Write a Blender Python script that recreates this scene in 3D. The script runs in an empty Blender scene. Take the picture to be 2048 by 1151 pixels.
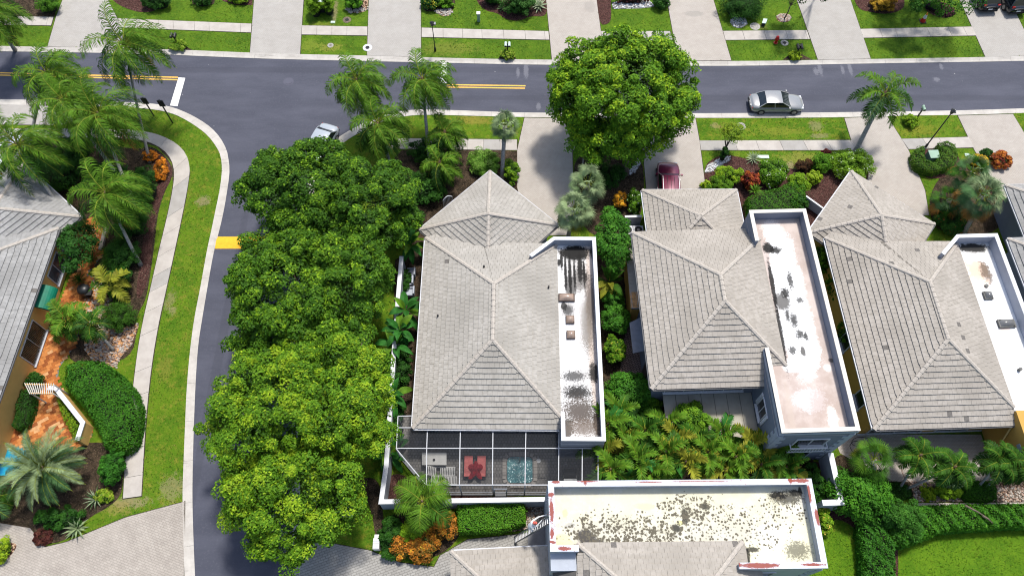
import bpy, bmesh, math, random
import numpy as np
from mathutils import Vector, Matrix
S = bpy.context.scene
COL = S.collection
PI = math.pi
# ------------------------------------------------------------------ camera, sky, sun, exposure
FPX, CX, CY, PITCH, CAMH = 1540.0, 1024.0, 575.5, math.radians(62.5), 55.0
cam_d = bpy.data.cameras.new('camera'); cam = bpy.data.objects.new('camera', cam_d); COL.objects.link(cam)
cam.location = (0, 0, CAMH); cam.rotation_euler = (math.radians(27.5), 0, 0)
cam_d.sensor_width = 36; cam_d.lens = FPX / 2048 * 36; cam_d.clip_end = 2000; cam_d.clip_start = 1
S.camera = cam
SUN_EL, SUN_AZ = math.radians(67), math.radians(27)      # azimuth from +Y towards +X
w = bpy.data.worlds.new('World'); S.world = w; w.use_nodes = True
wn = w.node_tree.nodes; wl = w.node_tree.links
sky = wn.new('ShaderNodeTexSky'); sky.sky_type = 'NISHITA'; sky.sun_disc = False
sky.sun_elevation = SUN_EL; sky.sun_rotation = SUN_AZ; sky.air_density = 1.2; sky.dust_density = 2.5
wl.new(sky.outputs[0], wn['Background'].inputs[0]); wn['Background'].inputs[1].default_value = 0.15
sd = bpy.data.lights.new('sun', 'SUN'); sd.energy = 3.8; sd.angle = math.radians(6.0); sd.color = (1, .965, .90)
so = bpy.data.objects.new('sun', sd); COL.objects.link(so)
sdir = Vector((math.cos(SUN_EL) * math.sin(SUN_AZ), math.cos(SUN_EL) * math.cos(SUN_AZ), math.sin(SUN_EL)))
so.rotation_euler = sdir.to_track_quat('Z', 'Y').to_euler(); so.location = (40, 60, 90)
S.view_settings.view_transform = 'Standard'; S.view_settings.look = 'None'
S.view_settings.exposure = 0.42; S.view_settings.gamma = 1; S.view_settings.use_curve_mapping = False
S.render.engine = 'CYCLES'; S.cycles.pixel_filter_type = 'BLACKMAN_HARRIS'; S.cycles.filter_width = 1.1; S.cycles.max_bounces = 6; S.cycles.transparent_max_bounces = 12

# ------------------------------------------------------------------ survey helper: where a sight line meets height z
sP, cP = math.sin(PITCH), math.cos(PITCH)
def P(px, py, z=0.1):
    u = (px - CX) / FPX; v = (CY - py) / FPX
    t = (z - CAMH) / (-sP + v * cP)
    return Vector((u * t, (cP + v * sP) * t, z))
def ray(px, py):
    u = (px - CX) / FPX; v = (CY - py) / FPX
    return Vector((u, cP + v * sP, -sP + v * cP))
def PL(pts, z=0.1): return [P(a, b, z) for a, b in pts]

# ------------------------------------------------------------------ object helpers
def link(o, parent=None):
    COL.objects.link(o)
    if parent: o.parent = parent
    return o
def tag(o, label=None, cat=None, group=None, kind=None):
    if label: o['label'] = label
    if cat: o['category'] = cat
    if group: o['group'] = group
    if kind: o['kind'] = kind
    return o
def thing(name, loc, label, cat, group=None):
    o = bpy.data.objects.new(name, None); o.location = loc; o.empty_display_size = .3
    link(o); return tag(o, label, cat, group)
def wloc(o):
    v = Vector(o.location)
    while o.parent: o = o.parent; v += Vector(o.location)
    return v
def mk(name, verts, faces, m, parent=None, smooth=False, kind=None, loc=None, mats=None, fm=None, label=None):
    """one mesh object; verts are world coordinates"""
    off = Vector((0, 0, 0))
    if parent is not None: off = wloc(parent)
    elif loc is not None: off = Vector(loc)
    me = bpy.data.meshes.new(name)
    me.from_pydata([(v[0] - off[0], v[1] - off[1], v[2] - off[2]) for v in verts], [], faces)
    if mats:
        for q in mats: me.materials.append(q)
        for p, k in zip(me.polygons, fm): p.material_index = k
    elif m: me.materials.append(m)
    if smooth:
        me.polygons.foreach_set('use_smooth', [True] * len(me.polygons))
    o = bpy.data.objects.new(name, me)
    if parent is None and loc is not None: o.location = loc
    link(o, parent)
    if kind: o['kind'] = kind
    if label: o['label'] = label
    return o
class MB:
    def __init__(s): s.v = []; s.f = []; s.m = []
    def add(s, vs, fs, mi=0):
        n = len(s.v); s.v += [tuple(a) for a in vs]; s.f += [tuple(i + n for i in f) for f in fs]; s.m += [mi] * len(fs); return s
    def prism(s, poly, z0, z1, mi=0, bottom=True):
        n = len(poly)
        a = sum(poly[i][0] * poly[(i + 1) % n][1] - poly[(i + 1) % n][0] * poly[i][1] for i in range(n))
        if a < 0: poly = poly[::-1]
        vs = [(p[0], p[1], z0) for p in poly] + [(p[0], p[1], z1) for p in poly]
        fs = [tuple(range(n, 2 * n))] + [(i, (i + 1) % n, (i + 1) % n + n, i + n) for i in range(n)]
        if bottom: fs.append(tuple(range(n))[::-1])
        return s.add(vs, fs, mi)
    def box(s, c, size, ax=(1, 0, 0), ay=(0, 1, 0), az=(0, 0, 1), mi=0):
        c, ax, ay, az = Vector(c), Vector(ax), Vector(ay), Vector(az)
        h = [q / 2 for q in size]
        vs = [c + ax * (h[0] * i) + ay * (h[1] * j) + az * (h[2] * k) for k in (-1, 1) for j in (-1, 1) for i in (-1, 1)]
        return s.add(vs, [(0, 2, 3, 1), (4, 5, 7, 6), (0, 1, 5, 4), (2, 6, 7, 3), (0, 4, 6, 2), (1, 3, 7, 5)], mi)
    def bar(s, a, b, wd, ht, mi=0, up=(0, 0, 1)):
        a, b = Vector(a), Vector(b); d = b - a; L = d.length
        if L < 1e-6: return s
        d /= L; sd_ = d.cross(Vector(up))
        if sd_.length < 1e-3: sd_ = d.cross(Vector((1, 0, 0)))
        sd_.normalize(); u = sd_.cross(d)
        return s.box((a + b) / 2, (L, wd, ht), d, sd_, u, mi)
    def tube(s, pts, rad, n=8, mi=0, caps=True):
        pts = [Vector(p) for p in pts]
        if not hasattr(rad, '__len__'): rad = [rad] * len(pts)
        base = len(s.v); k = len(pts)
        for i, p in enumerate(pts):
            d = (pts[min(i + 1, k - 1)] - pts[max(i - 1, 0)]).normalized()
            x = d.cross(Vector((0, 0, 1)))
            if x.length < .05: x = d.cross(Vector((0, 1, 0)))
            x.normalize(); y = x.cross(d)
            for j in range(n):
                a = 2 * PI * j / n; q = p + (x * math.cos(a) + y * math.sin(a)) * rad[i]; s.v.append(tuple(q))
        for i in range(k - 1):
            for j in range(n):
                s.f.append((base + i * n + j, base + i * n + (j + 1) % n, base + (i + 1) * n + (j + 1) % n, base + (i + 1) * n + j)); s.m.append(mi)
        if caps:
            s.f.append(tuple(base + j for j in range(n))[::-1]); s.m.append(mi)
            s.f.append(tuple(base + (k - 1) * n + j for j in range(n))); s.m.append(mi)
        return s
    def disc(s, c, r, z0, z1, n=20, mi=0): return s.prism([(c[0] + r * math.cos(2 * PI * i / n), c[1] + r * math.sin(2 * PI * i / n)) for i in range(n)], z0, z1, mi)
    def mk(s, name, m, parent=None, **k):
        if isinstance(m, (list, tuple)): return mk(name, s.v, s.f, None, parent, mats=list(m), fm=s.m, **k)
        return mk(name, s.v, s.f, m, parent, **k)

# ------------------------------------------------------------------ material helpers
class N:
    def __init__(s, name, rough=.85, spec=.3, metal=0):
        s.m = bpy.data.materials.new(name); s.m.use_nodes = True; s.t = s.m.node_tree; s.n = s.t.nodes; s.l = s.t.links
        s.b = s.n['Principled BSDF']; s.b.inputs['Roughness'].default_value = rough
        s.b.inputs['Specular IOR Level'].default_value = spec; s.b.inputs['Metallic'].default_value = metal
        s.geo = s.n.new('ShaderNodeNewGeometry'); s.pos = s.geo.outputs['Position']
    def inp(s, sock, v):
        if isinstance(v, (int, float)): sock.default_value = v
        elif isinstance(v, (tuple, list, Vector)): sock.default_value = (*v, 1) if (len(v) == 3 and len(sock.default_value) == 4) else v
        else: s.l.new(v, sock)
    def math(s, op, a, b=0.0, c=None, clamp=False):
        n = s.n.new('ShaderNodeMath'); n.operation = op; n.use_clamp = clamp
        s.inp(n.inputs[0], a); s.inp(n.inputs[1], b)
        if c is not None: s.inp(n.inputs[2], c)
        return n.outputs[0]
    def vm(s, op, a, b=(0, 0, 0)):
        n = s.n.new('ShaderNodeVectorMath'); n.operation = op; s.inp(n.inputs[0], a); s.inp(n.inputs[1], b)
        return n.outputs['Value'] if op in ('LENGTH', 'DOT_PRODUCT') else n.outputs[0]
    def noise(s, scale, detail=4, rough=.6, vec=None, dist=0):
        n = s.n.new('ShaderNodeTexNoise'); n.inputs['Scale'].default_value = scale; n.inputs['Detail'].default_value = detail
        n.inputs['Roughness'].default_value = rough; n.inputs['Distortion'].default_value = dist
        s.l.new(vec or s.pos, n.inputs['Vector']); return n.outputs[0]
    def voro(s, scale, rnd=1, vec=None, out='Distance', feat='F1'):
        n = s.n.new('ShaderNodeTexVoronoi'); n.feature = feat; n.inputs['Scale'].default_value = scale; n.inputs['Randomness'].default_value = rnd
        s.l.new(vec or s.pos, n.inputs['Vector']); return n.outputs[out]
    def ss(s, v, a, b, lo=0., hi=1.):
        n = s.n.new('ShaderNodeMapRange'); n.interpolation_type = 'SMOOTHSTEP'; s.inp(n.inputs[0], v)
        for k, q in enumerate((a, b, lo, hi)): n.inputs[k + 1].default_value = q
        return n.outputs[0]
    def mix(s, f, a, b, mode='MIX'):
        n = s.n.new('ShaderNodeMix'); n.data_type = 'RGBA'; n.blend_type = mode
        s.inp(n.inputs['Factor'], f); s.inp(n.inputs['A'], a); s.inp(n.inputs['B'], b); return n.outputs['Result']
    def bump(s, h, strength=.5, dist=.05):
        n = s.n.new('ShaderNodeBump'); n.inputs['Strength'].default_value = strength; n.inputs['Distance'].default_value = dist
        s.l.new(h, n.inputs['Height']); s.l.new(n.outputs[0], s.b.inputs['Normal'])
    def col(s, c): s.inp(s.b.inputs['Base Color'], c); return s.m
    def scalev(s, v):
        n = s.n.new('ShaderNodeVectorMath'); n.operation = 'MULTIPLY'; s.l.new(s.pos, n.inputs[0]); n.inputs[1].default_value = v; return n.outputs[0]
    def stains(s, c, lst):
        """lst: (world point, rx, ry, colour, noise scale, raggedness, opacity) - marks with a shape of their own"""
        for (p, rx, ry, cc, sc, k, op) in lst:
            d = s.vm('MULTIPLY', s.vm('SUBTRACT', s.pos, (p[0], p[1], 0)), (1 / rx, 1 / ry, 0))
            a = s.math('SUBTRACT', 1.0, s.vm('LENGTH', d))
            nn = s.math('ADD', s.math('MULTIPLY', s.math('SUBTRACT', s.noise(sc, 6, .75), .5), k), s.math('MULTIPLY', s.math('SUBTRACT', s.noise(sc * 6.5, 4, .8), .5), .7 + k * .55))
            a = s.math('ADD', a, nn)
            c = s.mix(s.math('MULTIPLY', s.ss(a, .08, .3), op), c, cc)
        return c
def flat(name, c, rough=.8, spec=.3, metal=0, var=.12, sc=3.0, bump=0.0):
    m = N(name, rough, spec, metal)
    n = m.noise(sc, 5); f = m.ss(n, .25, .75)
    lo = tuple(q * (1 - var) for q in c); hi = tuple(min(1, q * (1 + var)) for q in c)
    cc = m.mix(f, lo, hi)
    if bump: m.bump(m.noise(sc * 12, 3), bump, .02)
    return m.col(cc)
M = {}
def build_mats():
    # asphalt: dark blue grey with faint lighter sweeps and dust
    m = N('asphalt', .82, .3)
    c = m.mix(m.ss(m.noise(.35, 6, .65, m.scalev((.5, 1.6, 1))), .35, .7), (.047, .050, .069), (.066, .069, .092))
    c = m.mix(m.ss(m.noise(6, 5, .7), .5, .8), c, (.078, .08, .10)); c = m.mix(m.ss(m.noise(1.3, 6, .8), .56, .8), c, (.037, .039, .056))
    c = m.mix(m.math('MULTIPLY', m.ss(m.noise(90, 2), .55, .75), .5), c, (.10, .10, .125))
    sp = [(P(700, 140, 0), 60, .45, (.036, .038, .052), 1.2, .5, .35), (P(1500, 196, 0), 45, .45, (.036, .038, .052), 1.2, .5, .35), (P(440, 700, 0), .45, 22, (.036, .038, .052), 1.2, .5, .35), (P(577, 163, 0), .6, .55, (.09, .09, .12), 9, .2, .6)]
    c = m.mix(m.math('MULTIPLY', m.ss(m.voro(.55, 1), .035, .02), .6), c, (.4, .4, .4))
    for x, y, rx, ry in ((1052, 140, .28, 1.2), (1036, 145, .2, .7), (1640, 139, .25, .9), (1632, 143, .3, .5), (1700, 137, .22, 1.0), (1685, 140, .2, .6), (1873, 159, .35, .3), (1882, 133, .2, .5), (1077, 213, .25, .5), (540, 1057, .3, .4)):
        sp.append((P(x, y, 0), rx, ry, (.19, .19, .215), 7, 2.2, .45))
    m.bump(m.noise(60, 3), .35, .01); M['asphalt'] = m.col(m.stains(c, sp))
    # concrete pieces
    def conc(name, a, b, sp=None, blot=.35):
        m = N(name, .85, .25)
        c = m.mix(m.ss(m.noise(1.2, 6, .65), .3, .7), a, b); c = m.mix(m.math('MULTIPLY', m.ss(m.noise(5, 6, .8), .58, .78), blot), c, tuple(q * .45 for q in a))
        c = m.mix(m.math('MULTIPLY', m.ss(m.noise(26, 3, .8), .68, .78), .6), c, (.12, .11, .09))
        if sp: c = m.stains(c, sp)
        m.bump(m.noise(30, 4), .3, .01); return m.col(c)
    M['walk'] = conc('sidewalk_concrete', (.335, .305, .275), (.40, .37, .335))
    M['walk2'] = conc('grey_concrete', (.27, .255, .235), (.32, .305, .285))
    M['joint'] = flat('joint_dark', (.16, .15, .13))
    # kerb: concrete with a darker water line
    m = N('kerb_concrete', .85, .25)
    c = m.mix(m.ss(m.noise(1.0, 6, .7), .3, .7), (.35, .325, .295), (.44, .415, .38))
    c = m.mix(m.math('MULTIPLY', m.ss(m.noise(1.2, 6, .8, m.scalev((.4, 1.5, 1))), .56, .72), .6), c, (.15, .14, .13))
    m.bump(m.noise(30, 4), .3, .01); M['kerb'] = m.col(c)
    # driveways of small concrete pavers
    def paver(name, a, b, jc, sx=.2, sy=.1, rot=0, mort=.012, jst=.45, sp=None, blot=.3):
        m = N(name, .85, .25)
        mp = m.n.new('ShaderNodeMapping'); mp.inputs['Rotation'].default_value = (0, 0, rot); m.l.new(m.pos, mp.inputs['Vector'])
        br = m.n.new('ShaderNodeTexBrick'); br.inputs['Scale'].default_value = 1; br.inputs['Brick Width'].default_value = sx; br.inputs['Row Height'].default_value = sy
        br.inputs['Mortar Size'].default_value = mort; br.inputs['Mortar Smooth'].default_value = .1; br.offset = .5
        br.inputs['Color1'].default_value = (*a, 1); br.inputs['Color2'].default_value = (*b, 1); br.inputs['Mortar'].default_value = (*jc, 1)
        m.l.new(mp.outputs[0], br.inputs['Vector'])
        base = m.mix(m.ss(m.noise(.8, 6, .7), .3, .7), a, b)
        c = m.mix(jst, base, br.outputs['Color'])
        c = m.mix(m.math('MULTIPLY', m.ss(m.noise(2.2, 7, .8), .56, .75), blot), c, tuple(q * .5 for q in a))
        c = m.mix(m.math('MULTIPLY', m.ss(m.noise(14, 4, .8), .66, .74), .8), c, (.10, .085, .06))
        if sp: c = m.stains(c, sp)
        inv = m.math('SUBTRACT', 1, br.outputs['Fac']); m.bump(inv, .5, .012); return m.col(c)
    M['drive'] = paver('driveway_pavers', (.31, .29, .265), (.37, .35, .325), (.17, .16, .14))
    M['drive_w'] = paver('driveway_pavers_warm', (.33, .295, .26), (.395, .36, .32), (.18, .16, .14),
        sp=[(P(1388, 28, .1), 1.1, .5, (.2, .19, .17), 4, .9, .4), (P(1180, 14, .1), .7, 1.0, (.22, .2, .18), 4, .9, .35)])
    M['drive_l'] = paver('driveway_pavers_large', (.27, .24, .21), (.36, .325, .285), (.15, .13, .11), .3, .15, .35, .016, .42, blot=.5)
    M['drive_c'] = paver('court_pavers', (.23, .22, .205), (.31, .30, .28), (.11, .105, .095), .34, .17, -.35, .018, .6)
    M['patio1'] = paver('patio_pavers_grey', (.15, .14, .13), (.26, .245, .23), (.07, .068, .062), .22, .22, 0, .022, .65, blot=.85)
    M['patio3'] = paver('patio_pavers_brown', (.33, .29, .25), (.43, .385, .34), (.18, .155, .13), .2, .1, 0, .015, .6)
    M['path_red'] = paver('side_path_pavers', (.16, .11, .095), (.26, .19, .17), (.05, .04, .035), .3, .15, .6, .03, .9)
    # lawns
    def lawn(name, a, b, y, sp=None, thr=.56, dry=.9):
        m = N(name, .9, .15)
        c = m.mix(m.ss(m.noise(.55, 5, .6), .35, .65), a, b); c = m.mix(m.math('MULTIPLY', m.ss(m.noise(1.6, 8, .8), thr, thr + .14), dry), c, y)
        c = m.mix(m.math('MULTIPLY', m.ss(m.noise(7, 5, .75), .45, .75), .55), c, tuple(q * 1.2 for q in y)); c = m.mix(m.math('MULTIPLY', m.ss(m.noise(10, 6, .85), .5, .68), .7), c, tuple(q * .45 for q in a))
        if sp: c = m.stains(c, sp)
        m.bump(m.noise(28, 5, .8), .9, .06); return m.col(c)
    dirt = (.26, .20, .12)
    M['lawn'] = lawn('lawn_north', (.044, .108, .005), (.078, .155, .007), (.15, .18, .015), dry=.75, sp=[(P(x, y, .1), rx * 1.2, ry * 1.2, cc, 2.5, 3.0, op * .75) for x, y, rx, ry, cc, op in (
        (670, 25, .25, 1.6, dirt, .8), (1520, 52, .7, .4, (.2, .2, .05), .8), (895, 97, 2.6, .8, (.17, .18, .03), .7), (640, 50, 1.2, .4, (.2, .21, .03), .6), (660, 95, 1.2, .5, (.24, .23, .04), .7), (620, 92, 1.0, .8, (.2, .23, .03), .6))])
    M['lawn_s'] = lawn('lawn_south', (.048, .125, .004), (.084, .165, .006), (.17, .18, .018), thr=.5, sp=[(P(x, y, .1), rx * 1.2, ry * 1.2, cc, 2.5, 3.0, op * .75) for x, y, rx, ry, cc, op in (
        (1430, 252, .5, .3, dirt, .7), (1632, 252, .6, .6, dirt, .6), (1610, 318, 2.2, .6, (.24, .21, .05), .7), (1640, 271, .7, .3, dirt, .6), (1580, 335, .5, .6, dirt, .9), (1460, 255, 1.4, .5, (.22, .21, .03), .6), (1835, 260, 1.6, .6, (.2, .19, .02), .7), (940, 240, 2.2, .5, (.26, .2, .04), .7), (1560, 262, 2.0, .5, (.22, .21, .03), .5))])
    M['lawn_w'] = lawn('lawn_verge', (.050, .125, .004), (.088, .168, .006), (.17, .18, .020), thr=.5, sp=[(P(x, y, .1), rx * 1.2, ry * 1.2, cc, 2.5, 3.0, op * .75) for x, y, rx, ry, cc, op in (
        (405, 402, .5, .5, dirt, .8), (340, 600, .4, .8, dirt, .5), (345, 620, .3, .4, dirt, .6), (345, 975, .8, .9, dirt, .6), (262, 1003, 1.2, .4, dirt, .8), (330, 735, .5, 1., (.2, .18, .03), .6), (235, 1015, .9, .5, (.25, .2, .06), .7), (368, 360, .5, 1.0, (.19, .19, .03), .6))])
    M['lawn_br'] = lawn('lawn_corner', (.055, .135, .004), (.085, .175, .006), (.14, .20, .01), thr=.6)
    m = N('mulch', .95, .1)
    v = m.voro(9, 1, out='Color'); c = m.mix(m.ss(m.noise(12, 4, .8), .4, .65), (.03, .013, .011), (.13, .062, .052)); c = m.mix(m.math('MULTIPLY', m.ss(m.noise(38, 3), .62, .7), .7), c, (.30, .2, .17))
    m.bump(m.noise(22, 4, .8), 1, .08); M['mulch'] = m.col(c)
    m = N('leaf_litter', .95, .1); c = m.mix(m.ss(m.noise(2, 5, .8), .4, .65), (.022, .017, .011), (.075, .052, .034)); c = m.mix(m.math('MULTIPLY', m.ss(m.noise(24, 3), .58, .68), .8), c, (.28, .2, .12))
    m.bump(m.noise(22, 4, .8), 1, .08); M['litter'] = m.col(c)
    def pebble(name, a, b, g, sc):
        m = N(name, .9, .15); d = m.voro(sc); f = m.voro(sc, out='Color')
        sep = m.n.new('ShaderNodeSeparateColor'); m.l.new(f, sep.inputs[0])
        c = m.mix(sep.outputs[0], a, b); c = m.mix(m.ss(d, .42, .62), c, g); m.bump(m.math('SUBTRACT', 1, d), 1, .06); return m.col(c)
    M['whitestone'] = pebble('white_stones', (.35, .35, .34), (.6, .6, .58), (.06, .06, .06), 9)
    M['tanstone'] = pebble('tan_stones', (.27, .16, .10), (.46, .33, .23), (.06, .03, .02), 7)
    for nm, a, b in (('tile', (.27, .253, .225), (.345, .325, .295)), ('tile_warm', (.27, .245, .213), (.345, .315, .28)), ('tile_cool', (.215, .212, .205), (.30, .296, .288))):
        m = N('roof_' + nm, .88, .2)
        c = m.mix(m.ss(m.noise(2.8, 3, .6), .3, .7), a, b); c = m.mix(m.ss(m.noise(.35, 5, .6), .4, .75), c, tuple(q * .92 for q in a))
        c = m.mix(m.math('MULTIPLY', m.ss(m.noise(9, 5, .85), .62, .74), .65), c, (.15, .14, .125)); m.bump(m.noise(40, 4), .25, .01); M[nm] = m.col(c)
    M['tile_dark'] = flat('roof_tile_dark', (.12, .11, .10), var=.25, sc=8)
    M['under'] = flat('roof_underlay', (.075, .07, .065))
    M['cap'] = flat('ridge_cap_mortar', (.36, .325, .285), var=.15, sc=6, bump=.3)
    def painted(nm, a, dirt_c, amt=.5):
        m = N(nm, .55, .3); c = m.mix(m.ss(m.noise(1.1, 5), .3, .7), tuple(q * .93 for q in a), a); c = m.mix(m.math('MULTIPLY', m.ss(m.noise(2.6, 7, .85), .54, .72), amt), c, dirt_c)
        c = m.mix(m.math('MULTIPLY', m.ss(m.noise(13, 4, .85), .64, .72), .5), c, tuple(q * .5 for q in dirt_c)); m.bump(m.noise(30, 3), .2, .01); return m.col(c)
    M['white'] = painted('white_coping', (.56, .57, .59), (.30, .29, .27), .55); M['cap_cream'] = painted('cream_coping', (.52, .49, .44), (.27, .24, .2), .6)
    M['cage'] = flat('cage_frame', (.36, .37, .39), .5, var=.1)
    M['fascia'] = flat('fascia', (.10, .10, .105))
    M['trim'] = flat('trim_white', (.48, .49, .52), .6, var=.07, sc=6)
    for nm, c_ in (('wall1', (.26, .285, .34)), ('wall2', (.15, .172, .225)), ('wallb', (.33, .355, .40)), ('quoin2', (.30, .33, .39)), ('must', (.46, .265, .06)), ('orange', (.60, .375, .12)), ('gwall', (.33, .35, .41))):
        M[nm] = flat('wall_' + nm, c_, var=.06, sc=1.5, bump=.25)
    M['glass'] = flat('dark_glass', (.012, .014, .018), .12, .6, var=.3); M['glass_blue'] = flat('blue_glass', (.05, .07, .09), .1, .6, var=.3)
    M['black'] = flat('black_metal', (.012, .013, .014), .4, .4, var=.2); M['dark'] = flat('dark_rubber', (.02, .02, .022), .8)
    M['metal'] = flat('aluminium', (.22, .225, .235), .4, .5, .6, var=.1); M['trunk'] = flat('palm_trunk', (.29, .275, .255), var=.35, sc=9, bump=.8)
    M['bark'] = flat('bark', (.13, .10, .075), var=.4, sc=6, bump=1); M['red'] = flat('red_paint', (.42, .012, .01), .4, .5); M['yline'] = flat('yellow_line', (.62, .36, .06), .7, var=.2, sc=8)
    M['wline'] = flat('white_line', (.68, .67, .65), .7, var=.12, sc=8); M['bump_y'] = flat('yellow_bump', (.78, .36, .015), .7, var=.1, sc=5)
    M['teal'] = flat('teal_canopy', (.0, .125, .072), .6, var=.15, sc=2); M['box_green'] = flat('utility_green', (.22, .33, .25), .6, var=.06); M['box_top'] = flat('utility_pale', (.42, .52, .46), .6)
    M['plastic'] = flat('white_plastic', (.62, .61, .58), .4, .4, var=.08); M['pinkc'] = flat('pink_cushion', (.62, .17, .155), .9, var=.15, sc=8, bump=.4); M['redc'] = flat('red_cloth', (.25, .008, .015), .95, var=.4, sc=9, bump=.8)
    M['skin'] = flat('skin', (.50, .28, .2), .6); M['cloth_w'] = flat('white_cloth', (.68, .68, .68), .9, var=.1, sc=8)
    m = N('screen_mesh', .9, .1); m.col((.03, .032, .036)); m.b.inputs['Alpha'].default_value = .42; M['screen'] = m.m
    m = N('spa_water', .05, .5); c = m.mix(m.ss(m.noise(2.2, 4, .7), .35, .65), (.03, .15, .175), (.09, .29, .31)); c = m.mix(m.ss(m.noise(5, 5, .8, dist=1.5), .54, .66), c, (.42, .62, .62)); m.bump(m.noise(6, 4, .7, dist=1), .8, .06); M['spa'] = m.col(c)
    m = N('pool_water', .05, .5); c = m.mix(m.ss(m.noise(.8, 4, .7), .35, .65), (.01, .16, .33), (.03, .33, .42)); m.bump(m.noise(4, 3), .4, .05); M['pool'] = m.col(c)
    # terracotta pavers vary piece by piece
    for i, c_ in enumerate(((.33, .105, .022), (.42, .16, .042), (.22, .062, .014), (.47, .25, .11))): M['terra%d' % i] = flat('terracotta_%d' % i, c_, .8, var=.2, sc=5, bump=.3)
    m = N('patio_cover', .7, .3); c = m.mix(m.ss(m.noise(1.1, 5), .3, .7), (.30, .275, .225), (.36, .335, .28)); M['pan'] = m.col(c)
    M['brick'] = flat('edging_brick', (.35, .25, .2), var=.3, sc=9)
    # leaves: colour carried by each leaf, with some light passing through
    m = N('foliage', .6, .16); at = m.n.new('ShaderNodeAttribute'); at.attribute_name = 'Col'
    c = m.mix(m.math('MULTIPLY', m.ss(m.noise(3, 3), .45, .75), .3), at.outputs['Color'], (.02, .05, .004)); m.col(c)
    tr = m.n.new('ShaderNodeBsdfTranslucent'); m.l.new(c, tr.inputs['Color']); ms = m.n.new('ShaderNodeMixShader'); ms.inputs[0].default_value = .2
    m.l.new(m.b.outputs[0], ms.inputs[1]); m.l.new(tr.outputs[0], ms.inputs[2]); m.l.new(ms.outputs[0], m.n['Material Output'].inputs['Surface']); M['leaf'] = m.m
    M['core'] = flat('bush_fill_dark', (.012, .016, .006), .95)  # near-black fill for the solid cores added inside shrubs and hedges
build_mats()
def deck_mat(name, a, b, st, dots=None):
    m = N(name, .8, .25); c = m.mix(m.ss(m.noise(.6, 6, .65), .35, .65), a, b)
    c = m.mix(m.math('MULTIPLY', m.ss(m.noise(2.5, 7, .8), .6, .78), .35), c, tuple(q * .6 for q in a)); c = m.mix(m.math('MULTIPLY', m.ss(m.noise(22, 5, .8), .68, .74), .6), c, (.16, .14, .12))
    c = m.stains(c, st)
    if dots:
        msk = None
        for (p, rx, ry, th) in dots:
            d = m.vm('LENGTH', m.vm('MULTIPLY', m.vm('SUBTRACT', m.pos, (p[0], p[1], 0)), (1 / rx, 1 / ry, 0)))
            a_ = m.math('ADD', m.math('SUBTRACT', 1, d), m.math('MULTIPLY', m.math('SUBTRACT', m.noise(1.6, 5, .7), .5), 1.6)); k = m.ss(a_, 0, .5, 0, th)
            msk = k if msk is None else m.math('MAXIMUM', msk, k)
        dd = m.voro(5.6, .75, vec=m.vm('MULTIPLY', m.pos, (1, 1, 0))); th_ = m.math('MULTIPLY', msk, m.math('MULTIPLY', m.ss(m.noise(3.2, 5, .8), .2, .65), .56)); dm = m.ss(m.math('SUBTRACT', dd, th_), -.10, .10, 1, 0)
        c = m.mix(m.math('MULTIPLY', dm, m.ss(msk, .02, .2)), c, (.10, .088, .062))
    m.bump(m.noise(12, 4), .4, .02); return m.col(c)
# ------------------------------------------------------------------ ground, lots, road
mk('ground', [(-400, -300, 0), (400, -300, 0), (400, 500, 0), (-400, 500, 0)], [(0, 1, 2, 3)], M['lawn'], kind='structure')
mk('road', [(-150, -30, .012), (150, -30, .012), (150, 62, .012), (-150, 62, .012)], [(0, 1, 2, 3)], M['asphalt'], kind='structure')
N_LAWN = [(-300, 86), (0, 92.5), (200, 96), (339, 99), (503, 106), (602, 109), (732, 111.5), (841, 115), (995, 118.6), (1104, 120), (1383, 122.5), (1520, 122.5), (1632, 120.5), (1741, 118.6), (1971, 114.7), (2048, 112), (2350, 104)]
N_ROAD = [(-300, 98), (0, 103), (200, 106), (300, 108), (500, 117), (656, 121), (891, 126), (1020, 129), (1104, 130), (1386, 132.4), (1520, 131.8), (1715, 127.7), (2048, 122.5), (2350, 115)]
S_ROAD = [(2350, 206), (2048, 217), (1911, 221.5), (1736, 224), (1616, 225.5), (1388, 227), (1200, 226.5), (1034, 225.4), (974, 223), (880, 219.5), (826, 219), (780, 226), (742, 239), (706, 257), (680, 272), (652, 296), (626, 338), (606, 400), (597, 480), (591, 600), (587, 760), (584, 950), (585, 1151), (588, 1300)]
S_LAWN = [(2350, 217), (2048, 226), (1916, 230.6), (1833, 231), (1689, 235), (1523, 236), (1391, 236), (1200, 236), (1049, 234.6), (974, 232.7), (873, 230), (830, 230), (788, 236), (752, 249), (718, 266), (692, 281), (668, 302), (642, 343), (622, 402), (613, 480), (607, 600), (603, 760), (600, 950), (600, 1151), (602, 1300)]
W_ROAD = [(-300, 194), (0, 199), (150, 201), (250, 204.6), (294, 206), (339, 212), (378, 227), (417, 250), (438, 271), (453, 297), (457, 316), (460, 342), (455, 379), (447, 426), (438, 464), (427, 505), (414, 580), (404, 640), (396, 690), (391, 768), (387.5, 860), (385, 955), (385, 1020), (390, 1151), (398, 1300)]
W_LAWN = [(-300, 204), (0, 209), (150, 212), (250, 215), (313, 219), (352, 229), (386, 248), (417, 271), (438, 301), (443, 318), (444.5, 342), (440, 379), (430, 426), (423, 460), (414, 500), (400, 580), (389, 633), (380, 700), (373, 781), (370, 860), (366, 955), (365, 1002), (369, 1151), (376, 1300)]
def lot(name, edge, extra, m):
    top = [P(a, b, .1) for a, b in edge]; poly = [(p.x, p.y) for p in top] + extra
    mb = MB(); mb.prism(poly, -.02, .10, 0, False); return mb.mk(name, m, kind='structure')
lot('lawn', N_LAWN, [(200, 200), (-200, 200)], M['lawn'])
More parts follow.
